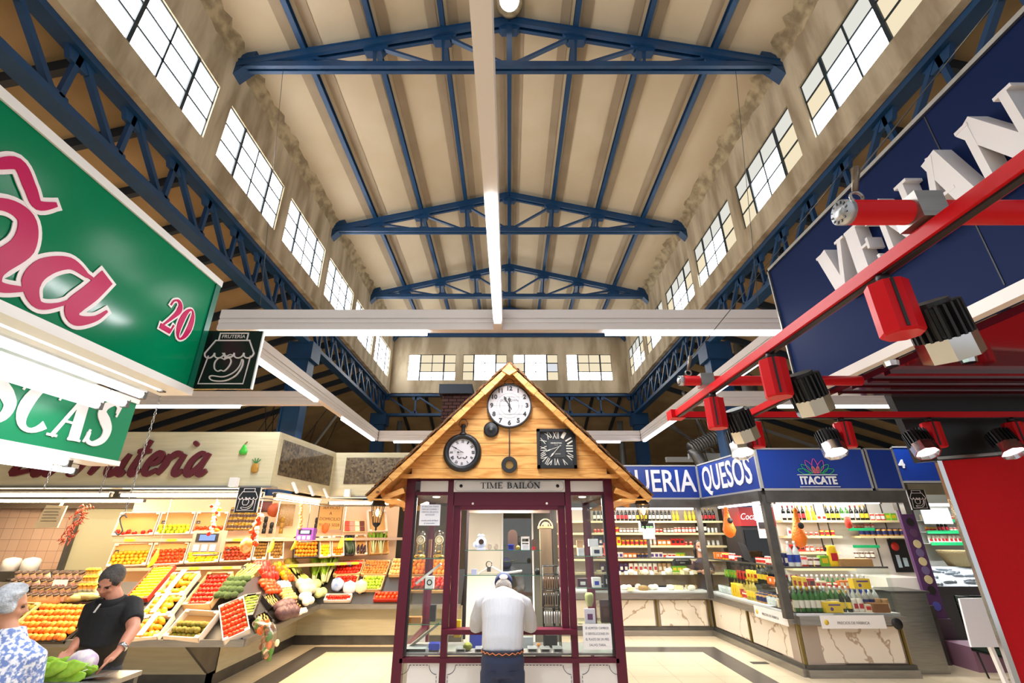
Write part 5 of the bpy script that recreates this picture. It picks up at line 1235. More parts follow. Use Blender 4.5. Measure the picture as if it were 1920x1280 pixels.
# planes
FBp = ((0, 6.68, .70), (0, -.8, 1)); SBpl = ((-3.31, 6.7, .71), (.92, .075, 1)); BBp = ((0, 9.78, .70), (0, -.82, 1)); JBp = ((0, 7.05, 1.02), (0, -1.1, 1))
def shp(a, d, z, tilt=.35): nn = Vec((d.y, -d.x, tilt)); return ((a.x+d.y*.0, a.y, z), tuple(nn))
SAu, SAl, SBu, SBl = shp(SA, dA, 1.83), shp(SA, dA, 1.38), shp(SBp, dB, 1.83), shp(SBp, dB, 1.38)
class Fr: pass
def quadframe(quad, pl):
    p = [onP(x, y, *pl) for x, y in quad]; f = Fr(); f.c = sum(p, Vec((0, 0, 0)))/4
    u = (p[1]+p[2]-p[0]-p[3])/2; v = (p[0]+p[1]-p[2]-p[3])/2; f.W = u.length; f.n = Vec(pl[1]).normalized()
    f.u = (u-f.n*u.dot(f.n)).normalized(); f.H = v.length; f.v = f.n.cross(f.u); 
    if f.v.dot(v) < 0: f.v = -f.v
    return f
def crate(f, mt, lab, d=.07, nm='fruit_crate', grp=None, floor=None, w=.012):
    t = thing(nm, lab, 'crate', tuple(f.c-f.v*f.H/2), grp)
    B().obox(f.c+f.n*.006, f.u*f.W/2, f.v*f.H/2, f.n*.006).build('base', floor or mt, t)
    for a, b_, L_ in ((f.u, f.v, f.W), (-f.u, f.v, f.W), (f.v, f.u, f.H), (-f.v, f.u, f.H)):
        B().obox(f.c+a*(L_/2-w/2)+f.n*d/2, a*w/2, b_*((f.H if L_ == f.W and abs(a.dot(f.u)) > .5 else f.W)/2), f.n*d/2).build('side_wall', mt, t)
    if d > .05:
        for su in (-1, 1):
            for sv in (-1, 1): B().obox(f.c+f.u*su*(f.W/2-.03)+f.v*sv*(f.H/2-.02)+f.n*(d+.0), f.u*.03, f.v*.02, f.n*.004).build('corner_tab', mt, t)
    return t
CNT = {}
def fill(f, me, nm, lab, cat, grp, nx, ny, r, up=None, jit=.15, v0=0., v1=1., stag=True, align=None, layers=1, h0=.012, keep=1.0, auto=True):
    W_ = f.W-.03; H_ = (f.H-.03); ra = .54*sqrt(W_/(nx+.2)*H_*(v1-v0)/ny); r = min(max(ra, r*.6), r*1.5) if (nx*ny > 6 and auto) else r
    for L_ in range(layers):
        for j in range(ny-L_):
            for i in range(nx-(L_)):
                if rs.random() > keep: continue
                a = (i+.5+(.25 if (stag and j % 2) else -.0)+L_*.5)/(nx+(.25 if stag else 0))-.5; b_ = v0+(v1-v0)*(j+.5+L_*.5)/ny-.5
                p = f.c+f.u*(a*W_+rs.uniform(-jit, jit)*r)+f.v*(b_*H_+rs.uniform(-jit, jit)*r)+f.n*(h0+r*.9+L_*r*1.3)
                if align is None: q = Vec((rs.gauss(0, 1), rs.gauss(0, 1), rs.gauss(0, 1)+.5)).to_track_quat('Z', 'Y')
                else:
                    dv = f.u*align[0]+f.v*align[1]+f.n*align[2]+Vec((rs.uniform(-.12, .12), rs.uniform(-.12, .12), rs.uniform(-.12, .12))); q = dv.to_track_quat('Z', 'Y')
                inst(me, nm, p, q, r*rs.uniform(.93, 1.06), lab, cat, grp)
def lot(quad, pl, cm, clab, me, nm, lab, cat, nx, ny, r, d=.07, floor=None, **k):
    f = quadframe(quad, pl)
    if cm: crate(f, cm, clab, d, floor=floor)
    if me: fill(f, me, nm, lab, cat, lab.split(' ', 1)[-1] if 0 else k.pop('grp', nm.replace('_', ' ')+'s: '+lab), nx, ny, r, **k)
    return f
# --- upper shelf, left segment
lot([(222, 964), (295, 963), (296, 1004), (218, 1005)], SAu, CRW, 'tilted fruit box with only a few tomatoes, first on the upper shelf', TOM, 'tomato', 'tomato lying in the almost empty first upper box', 'tomato', 6, 1, .04, floor=CARD, v0=.02, v1=.18, jit=.5)
lot([(298, 963), (362, 962), (363, 1002), (298, 1003)], SAu, CRW, 'tilted fruit box of yellow green limes, second on the upper shelf', LIM, 'lime', 'yellow green lime in the second upper box', 'lime', 7, 3, .042, floor=CARD, v0=.02, v1=.45)
lot([(365, 962), (424, 962), (424, 1002), (365, 1002)], SAu, CRW, 'tilted fruit box of orange tomatoes behind the garlic braid', TOMO, 'tomato', 'orange red tomato in the upper box behind the garlic braid', 'tomato', 7, 2, .04, floor=CARD, v0=.02, v1=.35)
f = quadframe([(427, 957), (482, 957), (482, 1000), (427, 1000)], SAu)
fill(f, JARB, 'preserve_jar', 'golden brown preserve jar in the stacked jar wall on the upper shelf', 'jar', 'stacked preserve jars on the upper shelf', 8, 4, .085, align=(0, 1, 0), stag=False, jit=0, h0=-.06, auto=False)
# --- lower shelf, left segment
lot([(212, 1022), (282, 1020), (282, 1060), (207, 1063)], SAl, CRW, 'tilted box of golden loquats, leftmost on the lower shelf', GOLD_, 'loquat', 'golden loquat in the leftmost lower shelf box', 'loquat', 8, 4, .04, floor=CARD, v0=.02, v1=.68)
lot([(285, 1020), (350, 1018), (351, 1057), (284, 1060)], SAl, CRW, 'tilted box of orange red tomatoes beside the hanging bananas', TOMO, 'tomato', 'orange red tomato in the lower shelf box beside the bananas', 'tomato', 7, 4, .043, floor=CARD, v0=.02, v1=.72)
lot([(353, 1018), (414, 1016), (415, 1054), (352, 1057)], SAl, CRW, 'tilted box of lemons below the grey hanging scale', LEM, 'lemon', 'yellow lemon in the box below the grey scale', 'lemon', 7, 3, .043, floor=CARD, v0=.02, v1=.55)
lot([(418, 1015), (474, 1014), (475, 1052), (417, 1054)], SAl, CRW, 'tilted box of dark red tomatoes under the onion string', PLUM, 'tomato', 'dark red tomato in the lower shelf box under the onion string', 'tomato', 7, 4, .042, floor=CARD, v0=.02, v1=.72)
lot([(477, 1011), (502, 1011), (503, 1050), (477, 1051)], SAl, CRW, 'narrow tilted box of kiwis, left one of two', KIW, 'kiwi', 'brown kiwi in the left kiwi box', 'kiwi', 4, 6, .032, floor=CARD)
lot([(504, 1010), (529, 1010), (530, 1049), (504, 1050)], SBl, CRW, 'narrow tilted box of kiwis behind the second banana bunch', KIW, 'kiwi', 'brown kiwi in the box behind the second banana bunch', 'kiwi', 4, 6, .034, floor=CARD)
lot([(549, 1008), (594, 1008), (595, 1046), (549, 1047)], SBl, CRB, 'dark tray of oranges below the purple scale', ORA, 'orange', 'orange in the tray below the purple scale', 'orange', 7, 5, .045)
lot([(597, 1007), (617, 1007), (618, 1045), (597, 1046)], SBl, CRW, 'tilted box of small yellow fruit right of the oranges', LEM, 'small_lemon', 'small yellow fruit right of the oranges', 'fruit', 4, 4, .036, floor=CARD, v1=.6)
lot([(620, 1006), (642, 1006), (643, 1043), (620, 1044)], SBl, CRW, 'tilted box of small oranges under the right banana bunch', ORA, 'clementine', 'small clementine under the right banana bunch', 'fruit', 4, 3, .036, floor=CARD, v1=.45)
lot([(645, 1005), (661, 1005), (662, 1042), (645, 1042)], SBl, CRB, 'dark box of cucumbers', CUC, 'cucumber', 'dark green cucumber standing in the lower shelf box', 'cucumber', 4, 1, .17, align=(0, 1, 0), stag=False, jit=0, h0=-.1)
lot([(663, 1004), (684, 1004), (686, 1041), (664, 1042)], SBl, CRW, 'tilted box of aubergines', AUB, 'aubergine', 'glossy dark aubergine in the lower shelf box', 'aubergine', 3, 1, .09, floor=CARD, align=(.2, 1, 0), v0=0, v1=.5)
f = quadframe([(690, 1003), (724, 1002), (724, 1040), (690, 1041)], SBl); crate(f, CARD, 'cardboard box of leeks at the right end of the lower shelf', .1)
fill(f, LEEK, 'leek_bunch', 'leek bunch at the right end of the lower shelf', 'leek', 'leeks at the end of the shelf', 2, 1, .24, align=(0, 1, 0), jit=0, h0=-.14, v0=.1, v1=1.1)
# --- upper shelf, right segment
f = quadframe([(688, 958), (722, 958), (722, 998), (688, 998)], SBu); crate(f, CRW, 'empty tilted cardboard box at the right end of the upper shelf', .08, floor=CARD)
f = quadframe([(643, 976), (684, 976), (684, 998), (643, 998)], SBu); t = crate(f, CRWD, 'shallow box of magazines and cards on the upper shelf', .03)
for i in range(8):
    q = f.c+f.u*((i % 4-1.5)*f.W*.23)+f.v*((i//4-.5)*f.H*.45)+f.n*.03; B().obox(q, f.u*f.W*.1, f.v*f.H*.2, f.n*.004).build('seed_packet', mm(['packet_red', 'packet_dark', 'packet_cream', 'packet_rose'][i*3 % 4], ['#c0402c', '#6a2c20', '#e6d2a8', '#d88a78'][i*3 % 4], .5), label='small printed packet in the shallow box of the upper shelf', cat='packet', group='printed packets on the upper shelf')
p = onP(618, 975, *SBu); t = thing('delivery_sign', 'framed cardboard sign reading SERVICIO A DOMICILIO on the upper shelf', 'sign', tuple(p))
fr_ = frame2(p, dB, Vec((-dB.y*.0, 0, 1))); B().slab([(-.24, -.17), (.24, -.17), (.24, .3), (-.24, .3)], fr_, 0, .01).build('cardboard', CARD, t)
m_ = B()
for a, b_, c_, d_ in ((-.25, -.24, -.18, .31), (.24, .25, -.18, .31), (-.25, .25, .3, .31)): m_.slab([(a, c_), (b_, c_), (b_, d_), (a, d_)], fr_, -.005, .015)
m_.build('frame', mm('frame_dark_green', '#2c3a2a', .5), t)
m_ = B()
for i, s_ in enumerate(('SERVICIO', 'A', 'DOMICILIO', '91 933 5028')): text(m_, s_, fr_(0, .24-.11*i, .013), dB, (0, 0, 1), .085, .002)
m_.build('handwriting', mm('marker_brown', '#6a4426', .7), t)
p = onP(610, 990, *SBu); B().ball(p, .07, .06, .1, 12, 8, fn=lambda d: 1+.05*sin(20*d.x)*sin(20*d.z)).build('net_bag', mm('net_orange', '#ea5a18', .5, bump=(40, .8)), label='orange net bag of fruit in front of the delivery sign', cat='bag')
for i, px in enumerate((492, 505, 530, 595)):
    pl = SAu if px < 510 else SBu; p = onP(px, 1000, *pl); d_, n_ = (dA, nA) if px < 510 else (dB, nB)
    for j in range(3 if i != 1 else 2):
        B().lathe([(.001, 0), (.035, 0), (.035, .08), (.02, .1), (.001, .1)], 10, p+n_*.12+V3(0, 0, .1*j)).build('spice_tin', BLACK if i != 2 else JARB.materials[0], label='stacked dark spice tin on the upper shelf behind the scales', cat='tin', group='stacked spice tins')
p = onP(541, 965, *SBu); B().obox(p+nB*.15+V3(0, 0, .0), dB*.14, nB*.05, V3(0, 0, .2)).build('nut_dispenser', mm('nut_dispenser_clear', '#a8804a', .2, noise=(40, .2), col2='#7a5426'), label='tall clear dispenser of nuts on the upper shelf', cat='dispenser')
p = onP(524, 955, *SBu)+nB*.3; B().lathe([(.001, 0), (.13, 0), (.13, .03), (.001, .04)], 24, p, (dB.y, -dB.x, 0)).build('round_plaque', mm('terracotta', '#c0582a', .5), label='round terracotta plaque on the peach wall', cat='plaque')
p = onP(494, 948, *SAu)+nA*.25; t = thing('wall_monitor', 'black wall monitor with a dark red screen above the upper shelf', 'monitor', tuple(p)); B().obox(p, dA*.13, nA*.02, V3(0, 0, .1)).build('case', BLACK, t); B().obox(p-nA*.022, dA*.11, nA*.002, V3(0, 0, .08)).build('screen', mm('screen_red', '#6a1418', .3), t)
p = onP(268, 945, *SAu)+nA*.35; B().obox(p, dA*.1, nA*.004, V3(0, 0, .14)).build('poster', mm('poster_red', '#d8603a', .5, noise=(5, .2), col2='#f0a868'), label='faded red poster on the peach wall above the limes', cat='poster')
# --- front bed
M_ = 'yellow mango in the %s mango crate'
for i, (q, nm_) in enumerate((([(318, 1084), (372, 1081), (352, 1121), (302, 1123)], 'top'), ([(290, 1126), (346, 1122), (326, 1160), (270, 1163)], 'middle'), ([(265, 1166), (322, 1162), (306, 1203), (252, 1205)], 'bottom'))):
    f = lot(q, FBp, CRW, '%s of the three white mango crates' % nm_, MAN, 'mango', M_ % nm_, 'mango', 5, 3, .062, floor=CRB, d=.09, stag=True, keep=.92, h0=.02)
    q = f.c+f.n*.13-f.u*.02; B().obox(q, f.u*.035, f.v*f.H*.5, f.n*.004).build('paper_band', PAPER, label='white paper band across the %s mango crate' % nm_, cat='band')
lot([(385, 1086), (434, 1080), (402, 1146), (352, 1141)], FBp, CRWD, 'wooden crate heaped with ripe vine tomatoes', TOM, 'tomato', 'ripe tomato in the big wooden crate beside the broccoli', 'tomato', 6, 7, .053, d=.1, align=(0, .3, 1), h0=.03)
lot([(340, 1152), (402, 1160), (388, 1204), (320, 1205)], FBp, CRW, 'white crate of green brown fruit at the counter edge', FIG, 'custard_apple', 'green brown fruit in the white crate at the counter edge', 'fruit', 7, 3, .046, d=.1, floor=CARD, v0=.02, v1=.7, layers=2)
lot([(398, 1151), (446, 1132), (484, 1180), (434, 1204)], FBp, CRW, 'white cardboard box of small tomatoes tilted at the counter corner', TOMO, 'small_tomato', 'small tomato in the tilted box at the counter corner', 'tomato', 6, 7, .042, d=.08, floor=CARD, h0=.03)
f = quadframe([(418, 1092), (465, 1092), (460, 1132), (412, 1132)], FBp); fill(f, BRO, 'broccoli_head', 'broccoli head in the heap beside the tomatoes', 'broccoli', 'heap of broccoli heads', 4, 4, .09, align=(0, .2, 1), h0=.06)
lot([(440, 1126), (476, 1122), (492, 1152), (456, 1160)], FBp, CRB, 'black tray of pale green beans', BEAN, 'broad_bean', 'pale green bean pod in the black tray below the broccoli', 'bean', 8, 7, .05, align=(1, .5, .1), d=.06)
f = quadframe([(440, 1068), (478, 1068), (488, 1100), (450, 1095)], FBp); fill(f, ASP, 'endive', 'pale endive in the heap above the broccoli', 'endive', 'heap of pale endives', 6, 5, .08, align=(.6, 1, .2), h0=.03)
lot([(278, 1070), (318, 1066), (292, 1128), (248, 1128)], FBp, CRR, 'red cardboard box of green grapes behind the mangoes', LIM, 'grape', 'green grape in the red box behind the mangoes', 'grape', 9, 11, .02, d=.07, floor=CRW, h0=.03)
# peaches
lot([(60, 1142), (168, 1142), (150, 1204), (22, 1204)], FBp, CRB, 'wide black trays of peaches left of the grocer', PEA, 'peach', 'orange peach in the wide trays left of the grocer', 'peach', 11, 6, .062, d=.05, h0=.02, align=None)
lot([(10, 1138), (58, 1142), (18, 1204), (-40, 1204)], FBp, CRWD, 'wooden crate of ridged green tomatoes behind the grey-haired woman', FIG, 'ridged_tomato', 'ridged green brown tomato behind the grey-haired woman', 'tomato', 5, 5, .055, d=.08)
# jars on the stepped display
for r_, (y0, x0, x1) in enumerate(((1085, 30, 95), (1099, 22, 75), (1085, 100, 162), (1099, 78, 155), (1113, 60, 148), (1126, 50, 140))):
    a = onP(x0, y0, *JBp); b_ = onP(x1, y0, *JBp); n_ = int((b_-a).length/.088)
    for i in range(n_):
        inst(JARP, 'preserve_jar', a+(b_-a)*(i+.5)/n_, Vec((0, -.6, 1)).to_track_quat('Z', 'Y'), (.08, .08, .085), 'jar with a pink paper label in the %s on the stepped display' % ('left block of rows' if r_ < 2 else 'right block of rows'), 'jar', 'pink labelled jars, %s' % ('left block' if r_ < 2 else 'right block'))
for r_, (y0, x0, x1) in enumerate(((1083, 165, 190), (1097, 160, 186), (1112, 150, 185))):
    a = onP(x0, y0, *JBp); b_ = onP(x1, y0, *JBp); n_ = 4
    for i in range(n_): inst(JARY, 'preserve_jar', a+(b_-a)*(i+.5)/n_, Vec((0, -.6, 1)).to_track_quat('Z', 'Y'), (.07, .07, .11), 'tall yellow jar beside the grocer on the stepped display', 'jar', 'tall yellow jars beside the grocer')
sd = thing('stepped_display', 'stepped display rack carrying the pink labelled jars', 'rack', (-6.8, 7.9, 1.2))
for y0 in (1085, 1099, 1113, 1127):
    a = onP(15, y0, *JBp); b_ = onP(195, y0, *JBp); B().obox((a+b_)/2-V3(0, -.02, .012), (b_-a)/2, V3(0, .05, 0), V3(0, 0, .01)).build('step', CRB, sd)
a = onP(46, 1133, *FBp)+V3(0, 0, .05); b_ = onP(118, 1133, *FBp)+V3(0, 0, .05)
B().tube([a, a+(b_-a)*.1, a+(b_-a)*.5, a+(b_-a)*.9, b_], [.02, .06, .075, .06, .02], 12).build('bread_loaf', mm('bread_crust', '#d8a060', .7, noise=(5, .2), col2='#e6bc80'), label='long bread loaf lying above the peaches', cat='bread')
for i, (x0, y0) in enumerate(((135, 1130), (160, 1126))):
    c = onP(x0, y0, *FBp)+V3(0, 0, .06); B().ball(c, .17, .08, .06, 14, 8, fn=lambda d: 1+.15*sin(7*d.x+i)*cos(6*d.y)).build('vegetable_bag', mm('clear_veg_bag', '#c8c090', .2, noise=(8, .2), col2='#8c9a5a'), label='clear bag of cut vegetables %s' % ['right of the bread loaf', 'beside the grocer shoulder'][i], cat='bag')
# price tags
def ptagt(px, py, pl, s_, lab, txt='3.95', mt=PAPER, tm='price_red'):
    c = onP(px, py, *pl)+V3(0, -.03, .1); t = thing('price_tag', lab, 'tag', tuple(c)); B().box(c.x-s_, c.x+s_, c.y-.002, c.y, c.z-s_*.7, c.z+s_*.7).build('card', mt, t)
    m_ = B(); text(m_, txt, c+V3(0, -.004, -s_*.2), (1, 0, 0), (0, 0, 1), s_*.8, .001); m_.build('price', mm(tm, '#c0202c' if tm == 'price_red' else '#ddd8d0', .6), t)
ptagt(110, 1112, JBp, .1, 'white price card reading 3.95 in red among the jars')
for px, py, pl, lab in ((218, 1046, SAl, 'dark price tag in front of the loquats'), (306, 990, SAu, 'dark price tag in front of the limes'), (371, 990, SAu, 'dark price tag in the upper box behind the garlic'), (427, 1043, SAl, 'dark price tag in front of the dark red tomatoes'), (456, 1078, FBp, 'dark price tag stuck in the endives'), (536, 1128, SBpl, 'dark price tag among the onions'), (656, 1070, BBp, 'dark price tag in the red tomatoes of the far bed'), (690, 1070, BBp, 'dark price tag in the small brown pears')):
    ptagt(px, py, pl, .035, lab, '1.99', mm('slate_tag', '#3c3838', .6), 'chalk')
# --- side bed heaps
def heap(quad, pl, me, nm, lab, cat, grp, nx, ny, r, **k): f = quadframe(quad, pl); fill(f, me, nm, lab, cat, grp, nx, ny, r, **k); return f
heap([(470, 1064), (500, 1062), (512, 1090), (482, 1094)], SBpl, PEPR, 'red_pepper', 'long red pepper in the heap left of the yellow ones', 'pepper', 'heap of red peppers', 4, 3, .085, align=(.1, 1, .3), h0=.03)
heap([(506, 1066), (528, 1064), (540, 1092), (520, 1096)], SBpl, PEPY, 'yellow_pepper', 'yellow or orange pepper in the heap on the side bed', 'pepper', 'heap of yellow peppers', 3, 4, .07, align=(-.5, 1, .3), h0=.03)
heap([(478, 1094), (510, 1094), (520, 1118), (490, 1120)], SBpl, TOMO, 'pink_tomato', 'pinkish tomato below the red peppers', 'tomato', 'pinkish tomatoes below the peppers', 4, 4, .05, h0=.03)
heap([(512, 1096), (535, 1094), (542, 1106), (520, 1110)], SBpl, GAR, 'garlic_bulb', 'white garlic bulb below the yellow peppers', 'garlic', 'garlic bulbs below the peppers', 4, 3, .045, h0=.03)
lot([(486, 1122), (508, 1116), (520, 1136), (500, 1146)], SBpl, CRB, 'black tray of pale ginger roots', GING, 'ginger_root', 'pale root in the black tray left of the onions', 'root', 5, 4, .06, align=(.8, 1, 0))
heap([(512, 1112), (540, 1108), (552, 1128), (526, 1134)], SBpl, ONI, 'onion', 'golden onion in the middle of the side bed', 'onion', 'golden onions on the side bed', 5, 4, .048, h0=.03)
heap([(500, 1146), (532, 1140), (546, 1160), (514, 1172)], SBpl, SQU, 'dark_squash', 'large dark ribbed squash at the counter edge', 'squash', 'large dark squashes', 3, 2, .11, h0=.03, align=(0, .2, 1))
heap([(530, 1136), (556, 1130), (562, 1146), (540, 1156)], SBpl, CARR, 'sweet_potato', 'orange sweet potato beside the dark squashes', 'sweet potato', 'orange sweet potatoes', 4, 4, .065, align=(1, .2, 0), h0=.02)
heap([(556, 1124), (572, 1120), (578, 1136), (562, 1142)], SBpl, TUR, 'turnip', 'white turnip at the front of the side bed', 'turnip', 'white turnips', 3, 2, .07, h0=.03)
heap([(548, 1102), (572, 1098), (578, 1116), (556, 1120)], SBpl, CAU, 'cauliflower', 'cream cauliflower in the far part of the side bed', 'cauliflower', 'cream cauliflowers', 3, 2, .1, h0=.03, align=(0, 0, 1))
heap([(574, 1104), (592, 1100), (596, 1120), (578, 1128)], SBpl, CAB, 'pale_cabbage', 'pale green cabbage near the far corner of the side bed', 'cabbage', 'pale green cabbages', 2, 2, .1, h0=.03, align=(0, 0, 1))
lot([(545, 1072), (560, 1068), (568, 1092), (550, 1098)], SBpl, CRWD, 'small wooden crate of celery hearts', ASP, 'celery_heart', 'pale celery heart in the small wooden crate', 'celery', 4, 2, .11, align=(0, 1, .1), d=.06)
heap([(528, 1058), (545, 1056), (550, 1068), (532, 1070)], SBpl, FIG, 'small_melon', 'small green melon at the back of the side bed', 'melon', 'small green melons', 3, 2, .07, h0=.03)
f = lot([(578, 1088), (598, 1080), (614, 1118), (596, 1128)], SBpl, CRR, 'orange crate of lettuces at the far corner', LET_, 'lettuce', 'green lettuce in the orange crate', 'lettuce', 1, 3, .1, h0=.03, align=(0, 0, 1))
inst(LETR, 'red_lettuce', f.c+f.n*.12+f.u*.04, Vec((0, 0, 1)).to_track_quat('Z', 'Y'), .1, 'dark red lettuce between the green ones in the orange crate', 'lettuce', None)
f = quadframe([(575, 1050), (626, 1048), (620, 1086), (580, 1088)], ((-4.1, 9.85, 1.0), (.5, -1, .5)))
fill(f, ROMA, 'romaine_bunch', 'tall romaine bunch standing in the corner', 'lettuce', 'romaine bunches in the corner', 2, 1, .27, align=(0, 1, 0), h0=-.2, jit=.05, v0=0, v1=1)
q = f.c+f.u*.16+f.n*.05; inst(LEEK, 'spring_onion_bunch', q, (f.v+f.u*.2).to_track_quat('Z', 'Y'), .25, 'bunch of spring onions leaning right of the romaine', 'spring onion', None)
# --- back bed
lot([(632, 1056), (682, 1054), (678, 1080), (628, 1082)], BBp, CRWD, 'wooden crate of bright red tomatoes, upper one in the far bed', TOM, 'tomato', 'bright red tomato in the upper crate of the far bed', 'tomato', 8, 4, .046, h0=.03)
lot([(628, 1084), (672, 1083), (668, 1104), (626, 1105)], BBp, CRWD, 'wooden crate of vine tomatoes above the printed bags', TOM, 'tomato', 'vine tomato in the lower crate of the far bed', 'tomato', 6, 3, .055, h0=.03)
lot([(684, 1055), (730, 1055), (727, 1081), (680, 1081)], BBp, CRWD, 'wooden crate of small brown pears in the far bed', PER, 'small_pear', 'small brown pear in the far bed', 'pear', 8, 5, .038, h0=.03)
lot([(680, 1084), (720, 1084), (716, 1110), (677, 1110)], BBp, CRWD, 'wooden crate of green apples in the far bed', APG, 'green_apple', 'green apple in the far bed', 'apple', 6, 4, .046, h0=.03)
lot([(735, 1052), (768, 1052), (768, 1082), (732, 1082)], BBp, CRWD, 'wooden crate of onions beside the kiosk post', ONI, 'onion', 'pale onion in the crate beside the kiosk post', 'onion', 5, 4, .045, h0=.03)
lot([(705, 1114), (768, 1114), (768, 1128), (700, 1129)], BBp, CRR, 'red fruit box with dark front at the far bed edge', TOMO, 'nectarine', 'reddish nectarine in the red box beside the kiosk', 'nectarine', 8, 2, .045, h0=.03)
lot([(772, 1054), (842, 1054), (842, 1082), (770, 1082)], BBp, CRWD, 'wooden crate of peaches seen through the left kiosk bay', PEA, 'peach', 'peach in the crate behind the left kiosk bay', 'peach', 8, 4, .05, h0=.03)
lot([(770, 1086), (845, 1086), (848, 1112), (768, 1112)], BBp, CRWD, 'wooden crate of red tomatoes seen through the left kiosk bay', TOM, 'tomato', 'tomato in the crate behind the left kiosk bay', 'tomato', 8, 4, .05, h0=.03)
B().box(-2.2, -.4, 11.3, 11.4, 0, 2.5).build('slatted_shutter', mm('shutter_dark_brown', '#3a3228', .7, bump=(30, .4)), label='dark brown slatted shutter behind the far end of the fruit bed', cat='shutter')
lot([(466, 1162), (492, 1152), (506, 1172), (484, 1186)], SBpl, CRB, 'empty looking black tray at the counter corner', GING, 'parsnip', 'pale root in the black tray at the counter corner', 'root', 4, 3, .06, align=(.8, 1, 0))
lot([(540, 1150), (566, 1146), (574, 1150), (548, 1164)], SBpl, None, '', GAR, 'white_onion', 'small white onion at the front edge of the side bed', 'onion', 6, 2, .045, h0=.03)
lot([(612, 1118), (660, 1118), (658, 1130), (608, 1131)], BBp, CRW, 'low white box of chillies at the edge of the far bed', TOM, 'cherry_tomato', 'tiny red tomato in the low white box', 'tomato', 10, 2, .025)
for i, (px, py, col, c2, lab) in enumerate(((632, 1106, '#2a6ab8', '#e0e4ee', 'blue printed salad bag on the far bed'), (655, 1112, '#e4d8e0', '#c8b0c0', 'pale pink salad bag on the far bed'), (676, 1110, '#e8e0c0', '#d8b080', 'cream vegetable bag on the far bed'))):
    c = onP(px, py, *BBp)+V3(0, -.03, .1); B().ball(c, .13, .05, .12, 12, 8, fn=lambda d: 1+.08*sin(8*d.x+i)).build('salad_bag', mm('salad_bag_%d' % i, col, .25, noise=(6, .2), col2=c2), label=lab, cat='bag')
# hanging things
YH = 6.95
def hang(px, y=YH, z=2.36): d = ray(px, 940); return Vec((d.x/d.y*y, y, z))
def bunch(px, py, lab, sc, y=7.1):
    c = atY(px, py, y); t = thing('banana_bunch', lab, 'bananas', tuple(c), 'hanging banana bunches')
    o = bpy.data.objects.new('fruit', BAN); COL.objects.link(o); o.parent = t; o.scale = (sc,)*3; o.rotation_euler = (0, 0, R(200+rs.random()*60))
    B().tube([c+V3(0, 0, sc*.2), (c.x, c.y, 2.37)], .003, 4).build('string', WHITE, t)
bunch(296, 1032, 'hanging banana bunch over the orange red tomatoes', .12); bunch(512, 1013, 'hanging banana bunch in front of the kiwi boxes', .09, 7.3); bunch(555, 1012, 'hanging banana bunch left of the purple scale', .08, 7.6); bunch(642, 1008, 'hanging banana bunch in front of the cucumbers', .095, 8.7)
def scale_(px, py, w, h, y, lab, body, scr_, bodyname):
    c = atY(px, py, y); t = thing('hanging_scale', lab, 'scale', (c.x, c.y, c.z-h/2)); B().box(c.x-w/2, c.x+w/2, c.y, c.y+.12, c.z-h*.35, c.z+h/2).build('housing', mm(bodyname, body, .3, .2), t)
    B().box(c.x-w*.38, c.x+w*.38, c.y-.004, c.y, c.z+h*.05, c.z+h*.38).build('display_bezel', BLACK, t); B().box(c.x-w*.25, c.x+w*.28, c.y-.008, c.y-.004, c.z+h*.1, c.z+h*.33).build('lit_display', emat(bodyname+'_lcd', scr_, 1.2), t)
    m_ = B(); 
    for i in range(3): m_.box(c.x-w*.4+i*w*.28, c.x-w*.2+i*w*.28, c.y-.004, c.y, c.z-h*.3, c.z-h*.05)
    m_.build('keypad', mm('keypad_pale', '#d0c0c0', .5), t)
    B().tube([(c.x, c.y+.06, c.z+h/2), (c.x, c.y+.06, 2.37)], .006, 5).build('hanger', STEEL, t); B().lathe([(.001, -h*.5), (w*.35, -h*.5), (w*.42, -h*.42), (.001, -h*.42)], 16, c+V3(0, .06, 0)).build('pan', STEEL, t)
scale_(386, 1018, .42, .34, 7.2, 'grey hanging scale with a blue display above the lemons', '#8c8078', (.25, .35, 1), 'scale_grey')
scale_(571, 1003, .25, .2, 7.4, 'purple hanging scale with a pale display above the oranges', '#a860c8', (.75, .7, 1), 'scale_purple')
def string_(lab, px0, py0, px1, py1, y, me, n, r, cat, nm, spread=.03):
    a = atY(px0, py0, y); b_ = atY(px1, py1, y); t = thing(nm, lab, cat, tuple(b_)); B().tube([(a.x, y, 2.37), a, b_], .004, 4).build('cord', WHITE, t)
    for i in range(n):
        q = a+(b_-a)*(i/(n-1))+V3(rs.uniform(-1, 1)*spread, rs.uniform(-1, 1)*spread, 0)
        o = bpy.data.objects.new('bulb', me[i % len(me)]); COL.objects.link(o); o.parent = t; o.location = q-t.location; o.scale = (r,)*3; o.rotation_euler = (rs.random()*3, rs.random()*3, 0)
string_('string of red onions and garlic hanging in front of the jar wall', 487, 965, 474, 1020, 7.05, [TOMO, GAR, TOMO], 22, .035, 'garland', 'onion_string', .05)
string_('braid of garlic and peppers hanging left of the pictogram sign', 405, 945, 396, 1000, 7.0, [GAR, PEPR, GAR, PEPY], 18, .03, 'garland', 'garlic_braid', .05)
string_('string of small golden onions beside the purple scale', 566, 948, 563, 990, 7.4, [ONI], 9, .027, 'garland', 'onion_string', .01)
c = atY(462, 1022, 7.0); B().ball(c, .085, .08, .1, 14, 9, fn=lambda d: 1+.06*sin(16*d.x)*sin(15*d.z)).build('onion_net', mm('onion_net', '#f08a1e', .5, noise=(14, .1), col2='#f4c890'), label='net of golden onions at the foot of the onion string', cat='net')
t = thing('chilli_bunch', 'hanging bunch of dried red chillies left of the peach wall', 'chillies', (0, 0, 0)); a = atY(162, 945, 6.9); t.location = a
